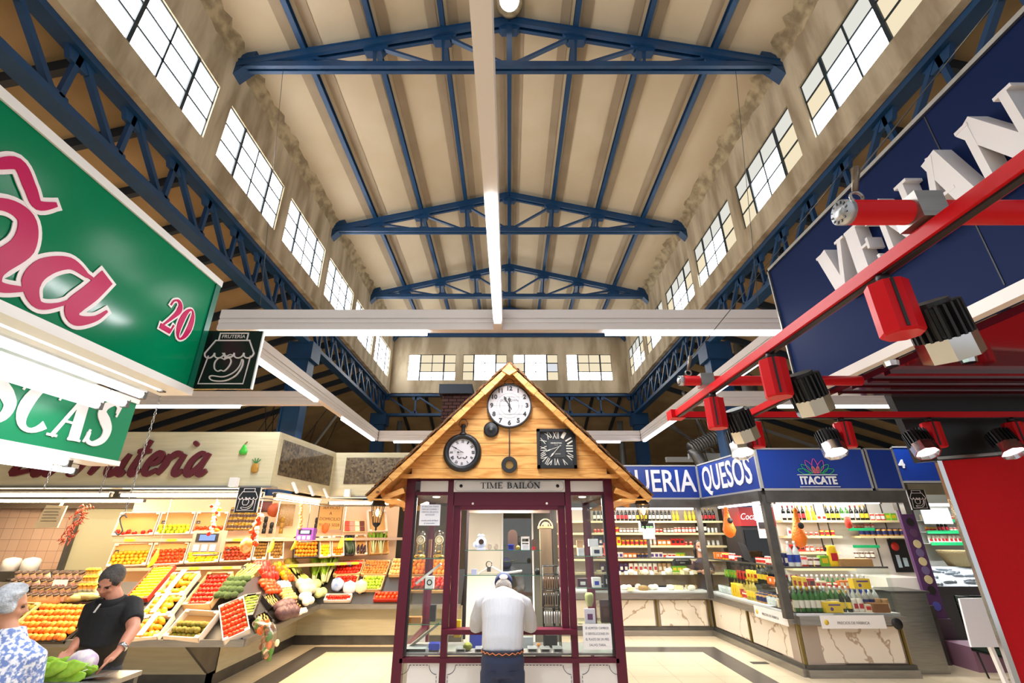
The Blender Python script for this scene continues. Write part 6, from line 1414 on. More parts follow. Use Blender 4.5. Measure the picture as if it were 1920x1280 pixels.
for i in range(90):
    f_ = i/90; q = a+V3(-.12*f_, 0, -.5*f_)+V3(rs.gauss(0, .03+.02*sin(pi*f_)), rs.gauss(0, .03), 0); d_ = Vec((rs.gauss(-.4, .5), rs.gauss(0, .5), rs.gauss(-.4, .6))).normalized()*.06
    B().tube([q, q+d_*.5, q+d_+V3(0, 0, -.01)], [.004, .009, .002], 5).build('chilli', mm('dried_chilli', '#8c2c14', .5), t)
t = thing('paper_tag', 'handwritten cream paper bag hanging from the rail at the far left', 'paper', (0, 0, 0)); c = atY(94, 968, 6.85); t.location = c
B().slab([(-.17, -.15), (.16, -.14), (.19, .14), (-.1, .15)], frame2(c, (1, 0, 0), (0, 0, 1)), -.01, .01).build('paper', mm('cream_paper', '#ead8b0', .8), t)
m_ = B()
for i in range(5): m_.bar(c+V3(-.1, -.013, .1-.04*i), c+V3(.12-.02*(i % 2), -.013, .1-.04*i), .004, .006)
m_.build('handwriting', mm('marker_brown', '#6a4426'), t); B().bar(c+V3(.09, 0, .14), (c.x+.12, c.y, 2.37), .05, .008).build('hanging_strip', mm('cream_paper', '#ead8b0'), t)
ca = atY(466, 937, 6.62); picto('small black pictogram sign of an apple and banana under the Frutería header', (ca.x, 6.6, ca.z), .3)
# bouquet bag hanging over the counter corner
c = onP(492, 1165, *SBpl); t = thing('bouquet_bag', 'clear bag of mixed soup vegetables hanging over the counter corner', 'bag', tuple(c))
p0 = atY(478, 1168, 6.75); p1 = atY(505, 1185, 6.62); p2 = atY(500, 1235, 6.6)
m_ = B(); m_.tube(catmull([p0, p1+V3(0, 0, .02), (p1+p2)/2, p2], 5), [.04+.05*sin(pi*i/15) for i in range(16)], 12); m_.build('clear_wrap', glassmat('plastic_wrap', (.92, .9, .86), .25, .25), t)
for i in range(60):
    f_ = rs.random(); q = (p0*(1-f_)+p1*f_ if rs.random() < .4 else p1*(1-f_)+p2*f_)+V3(rs.gauss(0, .03), rs.gauss(0, .025), rs.gauss(0, .03)); k_ = rs.choice([0, 1, 2, 3])
    B().ball(q, .03, .025, .04, 8, 6).build('vegetable', mm(['veg_orange', 'veg_green', 'veg_cream', 'veg_brown'][k_], ['#dc6a1e', '#4c7a24', '#e6d4a8', '#8a5a3a'][k_], .6), t)
# left background of the stall
TILEW = mat('pink_tiles', s2l('#e6c4ae'), .3); nt = TILEW.node_tree; br = nt.nodes.new('ShaderNodeTexBrick'); tc = nt.nodes.new('ShaderNodeTexCoord'); mp = nt.nodes.new('ShaderNodeMapping'); mp.inputs['Rotation'].default_value = (pi/2, 0, 0)
br.offset = 0; br.inputs['Scale'].default_value = 1; br.inputs['Brick Width'].default_value = .2; br.inputs['Row Height'].default_value = .2; br.inputs['Mortar Size'].default_value = .004; br.inputs['Color1'].default_value = s2l('#e8c8b2')+(1,); br.inputs['Color2'].default_value = s2l('#e0bca4')+(1,); br.inputs['Mortar'].default_value = s2l('#b08a74')+(1,)
nt.links.new(tc.outputs['Object'], mp.inputs[0]); nt.links.new(mp.outputs[0], br.inputs[0]); nt.links.new(br.outputs[0], nt.nodes['Principled BSDF'].inputs[0])
struct('wall_stall_tiles', B().box(-12.5, -8.1, 9.7, 9.8, 0, 2.42), TILEW)
t = thing('cold_room_door', 'tall grey green cabinet panels behind the grocer', 'cabinet', (-7.5, 9.3, 0)); GGP = mm('grey_green_panel', '#a8a488', .5)
B().box(-8.1, -7.0, 9.3, 9.5, 0, 2.35).build('panel', GGP, t); B().box(-7.0, -6.85, 9.28, 9.5, 0, 2.35).build('post', mm('brown_post', '#6a5030', .5), t); B().box(-6.85, -6.3, 9.3, 9.5, 0, 2.35).build('panel', GGP, t); B().box(-8.2, -8.1, 9.25, 9.5, 0, 2.35).build('post', STEELD, t)
B().box(-12.5, -6.3, 9.2, 9.6, 2.35, 2.5).build('ceiling_rail', mm('brown_beam', '#5a4c3c', .6), label='dark beam above the tiles and grey cabinet', cat='beam')
t = thing('kitchen_equipment', 'dark kitchen equipment on the rear worktop at the far left', 'equipment', (-8.4, 9.0, 0)); B().box(-10, -7.7, 8.9, 9.4, 1.15, 1.3).build('worktop', STEELD, t); B().box(-10, -7.75, 8.95, 9.35, 0, 1.15).build('cupboard', BLACK, t)
for x in (-8.9, -8.55): B().lathe([(.001, 0), (.13, .0), (.13, .16), (.1, .2), (.001, .22)], 16, (x, 9.1, 1.3)).build('white_pot', WHITE, t)
for i in range(9): B().lathe([(.001, 0), (.035, 0), (.035, .16), (.012, .2), (.012, .26), (.001, .26)], 10, (-9.6+.13*i, 8.98, 1.02)).build('dark_bottle', mm('oil_bottle', '#2c3418', .15), label='dark oil bottle in the row behind the grey-haired woman', cat='bottle', group='dark oil bottles')
# ================================================================ cheese and deli stall, right
BSG = mm('blue_sign_face', '#123c9c', .3, noise=(.6, .2), col2='#0e2f86'); FRS = mm('sign_frame_grey', '#b0b0ae', .4, .4); LTW = mm('sign_letters_white', '#e8e8ec', .4)
MARB = mat('veined_marble', s2l('#e4d8c4'), .25); nt = MARB.node_tree; N = nt.nodes
wv = N.new('ShaderNodeTexWave'); wv.wave_type = 'BANDS'; wv.inputs['Scale'].default_value = .8; wv.inputs['Distortion'].default_value = 20; wv.inputs['Detail'].default_value = 5; wv.inputs['Detail Scale'].default_value = 1.2
tc = N.new('ShaderNodeTexCoord'); rp = N.new('ShaderNodeValToRGB'); rp.color_ramp.elements[0].color = s2l('#b39c84')+(1,); rp.color_ramp.elements[1].color = s2l('#e6dccb')+(1,); rp.color_ramp.elements[1].position = .035
nt.links.new(tc.outputs['Object'], wv.inputs[0]); nt.links.new(wv.outputs[0], rp.inputs[0]); nt.links.new(rp.outputs[0], N['Principled BSDF'].inputs[0])
BRZ = mm('gold_trim', '#7a6a30', .3, .7); SHB = mm('cream_shelf', '#e6d6a4', .5); DW = mm('deli_back_wall', '#a89a8c', .7); TW = mm('white_wall_tiles', '#e2dcd2', .3)
def hseg(nm, a, b, z0, z1, txt=None, lab=None, cat='sign', size=.5, off=0, width=None, t=None):
    a, b = Vec(a), Vec(b); d = (b-a); L_ = d.length; d.normalize(); fr_ = frame2((a.x, a.y, 0), d, (0, 0, 1))
    t = t or thing(nm, lab, cat, ((a.x+b.x)/2, (a.y+b.y)/2, z0), 'blue deli headers')
    B().slab([(0, z0), (L_, z0), (L_, z1), (0, z1)], fr_, -.15, 0).build('sign_face', BSG, t)
    m_ = B()
    for u0, u1, v0, v1 in ((0, L_, z0, z0+.035), (0, L_, z1-.025, z1), (0, .03, z0, z1), (L_-.03, L_, z0, z1)): m_.slab([(u0, v0), (u1, v0), (u1, v1), (u0, v1)], fr_, -.16, .012)
    m_.build('frame', FRS, t)
    if txt: m_ = B(); text(m_, txt, fr_(L_/2+off, (z0+z1)/2, .01), d, (0, 0, 1), size, .012, width=width, off=.008); m_.build('lettering', LTW, t)
    return t, fr_
hseg('blue_header', (.9, 10.0, 0), (3.97, 10.0, 0), 2.56, 3.25, 'CHARQUERIA', 'blue header board ending in QUERIA just right of the kiosk roof', size=.62, off=.0, width=2.9)
hseg('blue_header', (3.97, 10.0, 0), (4.16, 7.9, 0), 2.56, 3.25, 'QUESOS', 'blue header board reading QUESOS running towards the camera', size=.66, width=1.72)
t, fi = hseg('blue_header', (4.16, 7.9, 0), (6.0, 7.9, 0), 2.56, 3.25, None, 'blue header board reading ITACATE below a coloured flower emblem')
m_ = B(); c = atY(1535, 901, 7.88); text(m_, 'ITACATE', c, (1, 0, 0), (0, 0, 1), .17, .01, off=.006, width=.6); m_.box(c.x-.33, c.x+.33, 7.87, 7.885, c.z+.09, c.z+.1).box(c.x-.33, c.x+.33, 7.87, 7.885, c.z-.1, c.z-.09); m_.build('lettering', LTW, t)
FC = [('#2fae5a', 0), ('#c84a9a', 1), ('#e0882a', 2)]
for hexc, k_ in FC:
    m_ = B()
    for a in {0: (-75, -50, 50, 75), 1: (-28, 28, 0), 2: (-15, 15)}[k_]:
        L_ = {0: .22, 1: .24, 2: .12}[k_]; u_ = Vec((sin(R(a)), cos(R(a)))); n_ = Vec((u_.y, -u_.x)); o_ = Vec((c.x+a*.0012, c.z+.12))
        pts = [o_, o_+u_*L_*.5+n_*L_*.2, o_+u_*L_, o_+u_*L_*.5-n_*L_*.2, o_]; m_.ribbon(catmull([(p.x, p.y) for p in pts], 4), .009, lambda a_, b_, d: Vec((a_, 7.885-d, b_)), 0, .004)
    m_.build('flower_petals', mm('petal_%d' % k_, hexc, .4), t)
hseg('blue_header', (6.03, 7.9, 0), (6.55, 7.95, 0), 2.56, 3.25, None, 'narrow blank blue header panel right of ITACATE')
hseg('blue_header', (7.05, 8.6, 0), (8.6, 8.6, 0), 2.75, 3.4, '4', 'blue header board of the stall behind, half hidden by the red wall', size=.2, off=-.66)
# shutter boxes, posts
st = thing('shutter_frame', 'grey steel shutter boxes and posts of the deli corner', 'frame', (4.2, 9, 0))
def sbar(nm, a, b, w, h, mt=STEELD): B().bar(a, b, w, h).build(nm, mt, st)
sbar('shutter_box', (.9, 10.05, 2.48), (3.95, 10.05, 2.48), .16, .16); sbar('shutter_box', (4.0, 9.95, 2.48), (4.18, 7.95, 2.48), .16, .16); sbar('shutter_box', (4.2, 7.98, 2.47), (6.5, 7.98, 2.47), .16, .18)
sbar('corner_post', (4.2, 7.97, .73), (4.2, 7.97, 2.5), .1, .12, STEELD); sbar('corner_post', (4.0, 10.35, .73), (4.0, 10.35, 2.5), .09, .09, STEELD); sbar('corner_post', (6.5, 8.0, 2.2), (6.5, 8.0, 2.6), .1, .1, STEELD)
# counters
dc = thing('deli_counter', 'L shaped steel deli counter with marble front panels', 'counter', (4.6, 9.2, 0))
def run(a, b, tag_, ins):
    a, b = Vec(a+(0,)), Vec(b+(0,)); d = (b-a); L_ = d.length; d.normalize(); f_ = frame2(a, d, (0, 0, 1))
    S_ = lambda nm, pts, d0, d1, mt: B().slab(pts, f_, d0, d1).build(nm, mt, dc)
    R_ = lambda nm, u0, u1, z0, z1, d0, d1, mt: S_(nm, [(u0, z0), (u1, z0), (u1, z1), (u0, z1)], d0, d1, mt)
    R_('steel_slab', -.0, L_, .66, .77, -.75, .1, STEEL); R_('counter_body', 0, L_, .12, .66, -.6, -.04, DW); R_('skirting', 0, L_, 0, .1, -.6, .06, STEEL); R_('skirting', 0, L_, .1, .15, -.6, .02, STEELD)
    n_ = max(1, round(L_/1.25))
    for i in range(n_):
        u0 = .06+i*(L_-.06)/n_; u1 = (i+1)*(L_-.06)/n_-.06; R_('marble_panel', u0, u1, .17, .63, -.04, -.01, MARB)
    for i in range(n_+1):
        u0 = max(0, i*(L_-.06)/n_-.02); R_('gold_trim', u0, u0+.03, .15, .66, -.03, .0, BRZ)
    g = B().slab([(0, .77), (L_, .77), (L_, 1.42), (0, 1.42)], f_, -.02, -.012); g.build('display_glass', GLASS, dc)
    R_('glass_top', 0, L_, 1.415, 1.43, -.4, .0, GLASS); R_('top_edge', 0, L_, 1.41, 1.435, -.012, .004, STEELD); R_('inner_shelf', 0, L_, 1.09, 1.1, -.62, -.2, GLASS); R_('rear_board', 0, L_, .77, .8, -.75, -.02, WHITE)
    return f_, L_
fb_, Lb = run((.9, 10.9), (4.2, 10.9), 'back', 0); fs2, Ls = run((4.2, 10.9), (4.3, 7.95), 'side', 0); ff_, Lf = run((4.3, 7.95), (5.9, 7.95), 'front', 0)
B().box(5.9, 5.92, 7.96, 8.7, .77, 1.42).build('end_glass', GLASS, dc)
# products
def pbottle(name, glass, label, cap, s=1.0):
    b = B(); b.lathe([(.001, 0), (.036, 0), (.038, .01), (.038, .18), (.03, .21), (.014, .235), (.013, .28)], 10); b.m = 1; b.lathe([(.039, .05), (.039, .14)], 10, cap=False); b.m = 2; b.lathe([(.015, .265), (.016, .305), (.001, .306)], 8)
    return pmesh(name, b, [glass, label, cap])
dg = mm('dark_bottle_glass', '#141612', .12); gg = mm('green_bottle_glass', '#2f6a22', .12); cg = mm('pale_bottle_glass', '#cfd6d4', .1); og = mm('oil_gold', '#b09a2a', .15); lw = mm('label_white', '#e8e0d0', .6); ly = mm('label_yellow', '#e8c82a', .5); lr = mm('label_red', '#b8202a', .5); lb = mm('label_blue', '#28409a', .5); cr = mm('cap_red', '#8a1420', .4); kg = mm('cap_gold', '#b8962a', .3, .6); kw = mm('cap_white', '#e6e6e6', .4)
PB = {'dark wine bottle with a white label': pbottle('wine', dg, lw, cr), 'dark bottle with a yellow label': pbottle('wine2', dg, ly, kg), 'golden oil bottle': pbottle('oil', og, ly, kg), 'green bottle with a white label': pbottle('gbot', gg, lw, kw), 'clear water bottle': pbottle('wbot', cg, lb, kw), 'dark bottle with a red label': pbottle('wine3', dg, lr, kg)}
def pbox(name, m1, m2, w=.05, h=.14, dp=.03):
    b = B(); b.box(-w, w, -dp, dp, 0, h); b.m = 1; b.box(-w*.7, w*.7, -dp-.002, -dp, h*.3, h*.75); return pmesh(name, b, [m1, m2])
def pcan(name, m1, m2, r=.035, h=.09):
    b = B(); b.lathe([(.001, 0), (r, 0), (r, h), (.001, h+.002)], 12); b.m = 1; b.lathe([(r+.001, h*.2), (r+.001, h*.75)], 12, cap=False); b.lathe([(r*1.02, h), (r*1.02, h+.012), (.001, h+.013)], 12); return pmesh(name, b, [m1, m2])
def ppouch(name, m1, m2):
    b = B(); b.lathe([(.045, 0), (.055, .03), (.055, .12), (.045, .16), (.05, .19)], 10, sy=.45); b.m = 1; b.box(-.03, .03, -.028, -.02, .05, .12); return pmesh(name, b, [m1, m2])
oy = mm('pack_yellow', '#eec81e', .4); orr = mm('pack_red', '#cc2a22', .4); ob = mm('pack_navy', '#20285a', .4); ogn = mm('pack_green', '#7ab83a', .4); oc = mm('pack_cream', '#e6d4b4', .5); opk = mm('pack_pink', '#e8b4b0', .5); oo = mm('pack_orange', '#e8782a', .4); obk = mm('pack_brown', '#5a2c20', .4)
PC = {'yellow tin': pcan('ct1', oy, lr, .04, .12), 'dark brown jar': pcan('ct2', obk, lw), 'red and white can': pcan('ct3', orr, lw, .036, .11), 'small cream jar': pcan('ct4', oc, orr, .032, .08), 'white carton with purple print': pbox('bx1', lw, mm('print_purple', '#5a3a8a', .5)), 'cream packet': pbox('bx2', oc, orr, .05, .11), 'orange packet': pbox('bx3', oo, lw, .05, .12), 'green packet': pbox('bx4', ogn, ly, .06, .13), 'navy bag': ppouch('po1', ob, lw), 'white bag with blue foot': ppouch('po2', lw, lr), 'yellow bag': ppouch('po3', oy, lr), 'pink tube': pcan('ct5', opk, lw, .035, .17), 'brown bag': ppouch('po4', mm('pack_tan', '#b48a5a', .5), lw), 'red box': pbox('bx5', orr, mm('pack_dark', '#2a1c1c', .5), .05, .15), 'pale tumbler': pcan('ct6', cg, cg, .03, .1), 'blue banded jar': pcan('ct7', mm('jar_tan', '#b8843a', .3), ob, .042, .12)}
ALLP = {}; ALLP.update(PB); ALLP.update(PC)
def prow(place, where, grp, seq, n, sc=1.0, jit=.005, back=0):
    """n goods along place(f) (f in 0..1), kinds in runs from seq"""
    for i in range(n):
        k_ = seq[int(i*len(seq)/n)]; p = place((i+.5)/n)
        if k_ is None: continue
        o = bpy.data.objects.new('deli_'+('bottle' if 'bottle' in k_ else k_.split()[-1] if k_.split()[-1] in ('jar', 'can', 'packet', 'bag', 'tin', 'tube', 'box', 'tumbler') else 'carton'), ALLP[k_]); COL.objects.link(o)
        o.location = p+V3(rs.uniform(-jit, jit), rs.uniform(-.01, .01), 0); o.scale = (sc,)*3; o.rotation_euler = (0, 0, rs.uniform(-.15, .15))
        tag(o, k_+' '+where, 'bottle' if 'bottle' in k_ else 'package', k_+' '+where)
def line(a, b): a, b = Vec(a), Vec(b); return lambda f: a+(b-a)*f
sv = thing('deli_wall_shelves', 'cream wall shelves stacked with groceries behind the cheese counter', 'shelving', (3, 12.2, 0))
B().box(.9, 5.25, 12.32, 12.4, .77, 2.75).build('back_board', DW, sv)
WZ = [2.2, 1.93, 1.65, 1.36, 1.07]
for z in WZ: B().box(.95, 5.2, 12.0, 12.32, z-.045, z).build('shelf_board', SHB, sv)
w = 'dark bottle with a red label'
prow(line((2.05, 12.12, 2.2), (4.2, 12.12, 2.2)), 'on the top shelf behind the cheese counter', 'top', ['dark wine bottle with a white label', 'dark wine bottle with a white label', 'dark bottle with a red label', 'dark wine bottle with a white label', 'dark bottle with a yellow label', 'dark wine bottle with a white label', 'dark wine bottle with a white label', 'golden oil bottle'], 22, .95)
prow(line((4.3, 12.12, 2.2), (5.1, 12.12, 2.2)), 'on the top shelf left of the red fridge', 'top', ['golden oil bottle', 'dark bottle with a red label'], 8, .95)
prow(line((2.05, 12.12, 1.93), (5.1, 12.12, 1.93)), 'on the second shelf behind the cheese counter', '2', ['small cream jar', 'yellow tin', 'dark brown jar', 'dark brown jar', None, 'small cream jar', 'dark brown jar', 'red and white can', 'red and white can', 'dark wine bottle with a white label', 'pale tumbler'], 34)
prow(line((2.05, 12.12, 1.65), (5.1, 12.12, 1.65)), 'on the third shelf behind the cheese counter', '3', ['navy bag', 'yellow bag', 'yellow tin', 'yellow tin', 'pink tube', 'orange packet', 'red box', 'small cream jar', 'pale tumbler', 'pale tumbler'], 28)
prow(line((2.1, 12.12, 1.36), (4.2, 12.12, 1.36)), 'on the fourth shelf behind the cheese counter', '4', ['cream packet', 'white carton with purple print', 'orange packet', 'blue banded jar', 'white carton with purple print', 'cream packet', 'green packet'], 20)
prow(line((2.15, 12.12, 1.07), (4.2, 12.12, 1.07)), 'on the lowest shelf behind the cheese counter', '5', ['navy bag', 'navy bag', 'white bag with blue foot', 'white bag with blue foot', 'brown bag', 'green packet'], 18)
# cheeses in the back display
CHW = mm('pale_cheese', '#ece0b8', .5, noise=(4, .2), col2='#e0cc90'); CHR = mm('cheese_rind', '#a8824a', .6)
ch1 = B(); ch1.slab([(0, 0)]+[(.13*cos(R(a)), .13*sin(R(a))) for a in range(0, 61, 12)], lambda u, v, d: Vec((u, v, d)), 0, .07); CH1 = pmesh('ch1', ch1, [CHW])
ch2 = B(); ch2.lathe([(.001, 0), (.1, 0), (.11, .03), (.1, .075), (.001, .08)], 18); CH2 = pmesh('ch2', ch2, [CHR]); ch3 = B(); ch3.ball((0, 0, .05), .09, .07, .055, 12, 8, fn=lambda d: 1+.08*sin(9*d.x)); CH3 = pmesh('ch3', ch3, [mm('cheese_bag', '#f2eedd', .3)])
for i in range(34):
    x = 2.0+rs.random()*2.05; y = 11.0+rs.random()*.42; k_ = rs.choice([0, 0, 1, 2, 2]); me = (CH1, CH2, CH3)[k_]
    lab = ['pale cheese wedge', 'round brown rind cheese', 'white wrapped cheese'][k_]
    o = bpy.data.objects.new('cheese', me); COL.objects.link(o); o.location = (x, y, .8 if i % 3 else 1.1); o.rotation_euler = (0, 0, rs.random()*6); tag(o, lab+' in the glass cheese counter', 'cheese', lab+'s in the cheese counter')
for i, x in enumerate((2.35, 2.7, 3.3, 3.9, 2.5, 3.05)):
    B().box(x-.04, x+.04, 10.97, 10.98, 1.1, 1.17).build('price_card', PAPER, label='small white price card standing in the glass cheese counter', cat='card', group='price cards in the cheese counter')
t = thing('black_crate', 'black crate with a white card at the left end of the cheese counter', 'crate', (1.95, 11.1, .8)); B().box(1.8, 2.1, 11.0, 11.3, .8, 1.0).build('crate_body', BLACK, t); B().box(1.88, 2.0, 10.99, 11.0, .84, .93).build('card', PAPER, t)
t = thing('digital_price_board', 'white standing scale with a green and yellow display above the cheese counter', 'scale', (2.9, 11.2, 1.43)); c = atY(1213, 992, 11.2)
B().box(c.x-.17, c.x+.17, 11.15, 11.25, c.z-.06, c.z+.16).build('display_housing', WHITE, t); B().box(c.x-.14, c.x+.14, 11.14, 11.15, c.z+.03, c.z+.13).build('display_dark', BLACK, t)
m_ = B(); 
for i in range(3): m_.box(c.x-.12+.085*i, c.x-.05+.085*i, 11.135, 11.14, c.z+.035, c.z+.065)
m_.build('lit_digits', emat('lit_green', (.4, .9, .3), 1.2), t); B().box(c.x-.12, c.x+.14, 11.12, 11.14, c.z-.2, c.z-.02).build('receipt_sheets', PAPER, t); B().box(c.x-.03, c.x+.03, 11.18, 11.22, 1.43, c.z-.06).build('stand', STEELD, t)
c = atY(1279, 1052, 11.0); t = thing('chalk_board', 'small black chalkboard sign standing on the cheese counter top', 'board', (c.x, c.y, 1.43)); B().slab([(-.2, -.07), (.2, -.07), (.2, .02), (.13, .08), (-.13, .08), (-.2, .02)], frame2(c, (1, 0, 0), (0, 0, 1)), -.01, .01).build('slate', BLACK, t)
m_ = B(); text(m_, 'QUESO CURADO', c+V3(0, -.013, .025), (1, 0, 0), (0, 0, 1), .035, .001); text(m_, 'OFERTA', c+V3(0, -.013, -.03), (1, 0, 0), (0, 0, 1), .03, .001); m_.build('chalk_writing', mm('chalk', '#b8b8b4', .8), t)
B().box(c.x-.28, c.x+.26, c.y-.02, c.y+.2, 1.432, 1.45).build('light_tray', emat('pale_green_light', (.85, 1, .9), 1.2), label='glowing white tray under the small chalkboard on the cheese counter', cat='tray')
# goods in and on the side run
P2 = lambda u, d, z: fs2(u, 0, d)+V3(0, 0, z)
LN = lambda f_, u0, u1, d, z: (lambda q: f_(u0+(u1-u0)*q, z, d))
prow(LN(fs2, .2, 1.3, -.15, 1.43), 'standing on the glass top left of the till', 'a', ['orange packet', 'yellow tin', 'red and white can', 'small cream jar'], 9, 1.0)
prow(LN(fs2, 1.9, 2.85, -.12, 1.43), 'standing on the glass top right of the till', 'b', ['small cream jar', 'red and white can', 'cream packet', 'navy bag'], 9, 1.0)
prow(LN(fs2, .15, 1.4, -.15, .8), 'in the lower glass case of the side counter', 'c', ['pale tumbler', 'pale tumbler', 'yellow bag', 'small cream jar'], 14, 1.2)
prow(LN(fs2, 1.3, 2.85, -.15, .8), 'in the near lower glass case of the side counter', 'c', ['golden oil bottle', 'blue banded jar', 'pale tumbler', 'cream packet', 'cream packet'], 14, 1.1)
prow(LN(fs2, .15, 2.85, -.35, 1.1), 'on the inner glass shelf of the side counter', 'c', ['green packet', 'red box', 'yellow bag', 'dark bottle with a yellow label', 'orange packet', 'pale tumbler', 'yellow bag'], 22, .9)
prow(LN(fs2, .3, 2.8, -.4, .8), 'in the back row of the side counter case', 'c', ['golden oil bottle', 'blue banded jar', 'dark bottle with a yellow label'], 18, 1.0)
# front run (Itacate)
prow(LN(ff_, .08, .6, -.14, .8), 'at the left of the front glass case', 'd', ['green bottle with a white label', 'green bottle with a white label'], 6, 1.15)
prow(LN(ff_, .6, 1.55, -.14, .8), 'in the front row of the front glass case', 'd', ['yellow tin', 'dark bottle with a yellow label', 'white bag with blue foot', 'cream packet', 'brown bag'], 10, .95)
prow(LN(ff_, .05, 1.55, -.32, .8), 'in the middle row of the front glass case', 'd', ['dark bottle with a red label', 'dark bottle with a yellow label', 'green bottle with a white label', 'clear water bottle', 'clear water bottle'], 17, 1.1)
prow(LN(ff_, .05, 1.55, -.5, .95), 'in the rear row of the front case', 'd', ['dark wine bottle with a white label', 'clear water bottle', 'green bottle with a white label', 'clear water bottle'], 18, 1.1)
prow(LN(ff_, .35, 1.2, -.4, 1.1), 'on the inner glass shelf of the front case', 'd', ['red box', 'cream packet', 'small cream jar', 'orange packet'], 9, .9)
prow(LN(ff_, .12, .75, -.12, 1.43), 'on top of the front glass case', 'e', ['clear water bottle', 'red and white can', 'dark brown jar', 'green packet'], 6, 1.2)
o = inst(PC['yellow bag'], 'snack_bag', ff_(.86, 1.43, -.12), (1, 0, 0, 0), 1.6, 'large yellow snack bag on top of the front glass case', 'bag', None)
for px, z, lab in ((1618, 1.12, 'yellow box with a flower print inside the front glass case, upper'), (1555, .8, 'yellow box with a flower print at the bottom of the front glass case')):
    c = atY(px, 1100, 8.0); t = thing('printed_box', lab, 'box', (c.x, 8.02, z)); B().box(c.x-.13, c.x+.13, 8.0, 8.12, z, z+.14).build('box_body', oy, t); m_ = B(); m_.ball((c.x-.04, 7.998, z+.05), .025, .002, .025, 8, 6); m_.box(c.x-.08, c.x+.1, 7.997, 8.0, z+.095, z+.115); m_.build('print', mm('print_purple', '#5a3a8a'), t)
B().box(5.2, 5.72, 8.0, 8.25, 1.43, 1.54).build('wicker_basket', mm('wicker', '#b48c58', .8, bump=(60, .8)), label='shallow wicker basket on the right end of the front glass case', cat='basket')
B().box(5.55, 5.78, 8.0, 8.2, .8, .92).build('small_basket', mm('wicker_dark', '#8a5a34', .8, bump=(60, .8)), label='small brown basket at the right end inside the front glass case', cat='basket')
# shelves behind the front run
s3 = thing('itacate_shelves', 'cream shelves of bottles and jars behind the front glass case', 'shelving', (6, 9.8, 0))
B().box(5.32, 7.95, 9.84, 9.92, 0, 2.7).build('tiled_back', TW, s3)
for x in (6.15, 6.35, 7.2, 7.5): B().box(x-.01, x+.01, 9.83, 9.84, 1.3, 2.6).build('upright_rail', STEELD, s3)
SZ = [(2.15, 5.32, 7.8), (1.87, 5.32, 6.4), (1.87, 6.75, 7.85), (1.59, 5.32, 6.3), (1.31, 5.32, 6.5)]
for z, x0, x1 in SZ: B().box(x0, x1, 9.58, 9.84, z-.04, z).build('shelf_board', SHB, s3)
prow(line((5.38, 9.68, 2.15), (7.1, 9.68, 2.15)), 'on the top shelf above the wicker basket', 'f', ['dark wine bottle with a white label', 'dark bottle with a red label', 'golden oil bottle', 'cream packet', 'dark bottle with a yellow label', 'green bottle with a white label', 'dark wine bottle with a white label', 'dark bottle with a yellow label'], 18, .9)
prow(line((7.12, 9.68, 2.15), (7.6, 9.68, 2.15)), 'ending the top shelf of the front stall', 'f', ['red and white can', 'green packet'], 5, 1)
prow(line((5.4, 9.68, 1.87), (6.35, 9.68, 1.87)), 'on the left second shelf, front stall', 'g', ['white bag with blue foot', 'small cream jar', 'yellow tin'], 9, .8)
prow(line((6.8, 9.68, 1.87), (7.8, 9.68, 1.87)), 'on the right second shelf, front stall', 'g', ['blue banded jar'], 9, 1.0)
prow(line((6.8, 9.76, 1.99), (7.2, 9.76, 1.99)), 'stacked on the right second shelf, front stall', 'g', ['small cream jar', 'red and white can'], 6, .8)
prow(line((5.4, 9.68, 1.59), (6.25, 9.68, 1.59)), 'on the third shelf, front stall', 'h', ['red box', 'red and white can', 'small cream jar', 'blue banded jar'], 9, .85)
prow(line((5.4, 9.68, 1.31), (6.45, 9.68, 1.31)), 'on the lowest shelf, front stall', 'h', ['small cream jar', 'green packet', 'dark brown jar'], 9, .9)
t = thing('green_shelf', 'small rack with green shelf edges between the two jar shelves', 'rack', (6.75, 9.6, 1.4)); 
for z in (1.98, 1.68): B().box(6.5, 7.0, 9.5, 9.75, z-.01, z).build('shelf', GLASS, t); B().box(6.5, 7.0, 9.49, 9.5, z-.02, z+.03).build('green_edge', mm('green_edge', '#18a060', .5), t)
prow(line((6.55, 9.6, 1.68-.2), (6.95, 9.6, 1.68-.2)), 'under the green edged rack', 'i', ['dark brown jar'], 4, 1.1)
c = atY(1688, 1040, 9.82); t = thing('wall_poster', 'black and red poster on the white tiled wall', 'poster', (c.x, 9.82, c.z-.3)); B().box(c.x-.17, c.x+.17, 9.815, 9.83, c.z-.3, c.z+.28).build('poster_sheet', BLACK, t)
m_ = B(); m_.lathe([(.001, 0), (.08, 0), (.08, .003), (.001, .003)], 10, (c.x-.06, 9.81, c.z+.15), (0, -1, 0)); m_.build('red_print', orr, t); m_ = B(); m_.box(c.x-.1, c.x-.03, 9.808, 9.815, c.z-.22, c.z).box(c.x+.02, c.x+.1, 9.808, 9.815, c.z-.2, c.z-.05); m_.build('pale_print', mm('print_pale', '#b8ccd8', .5), t)
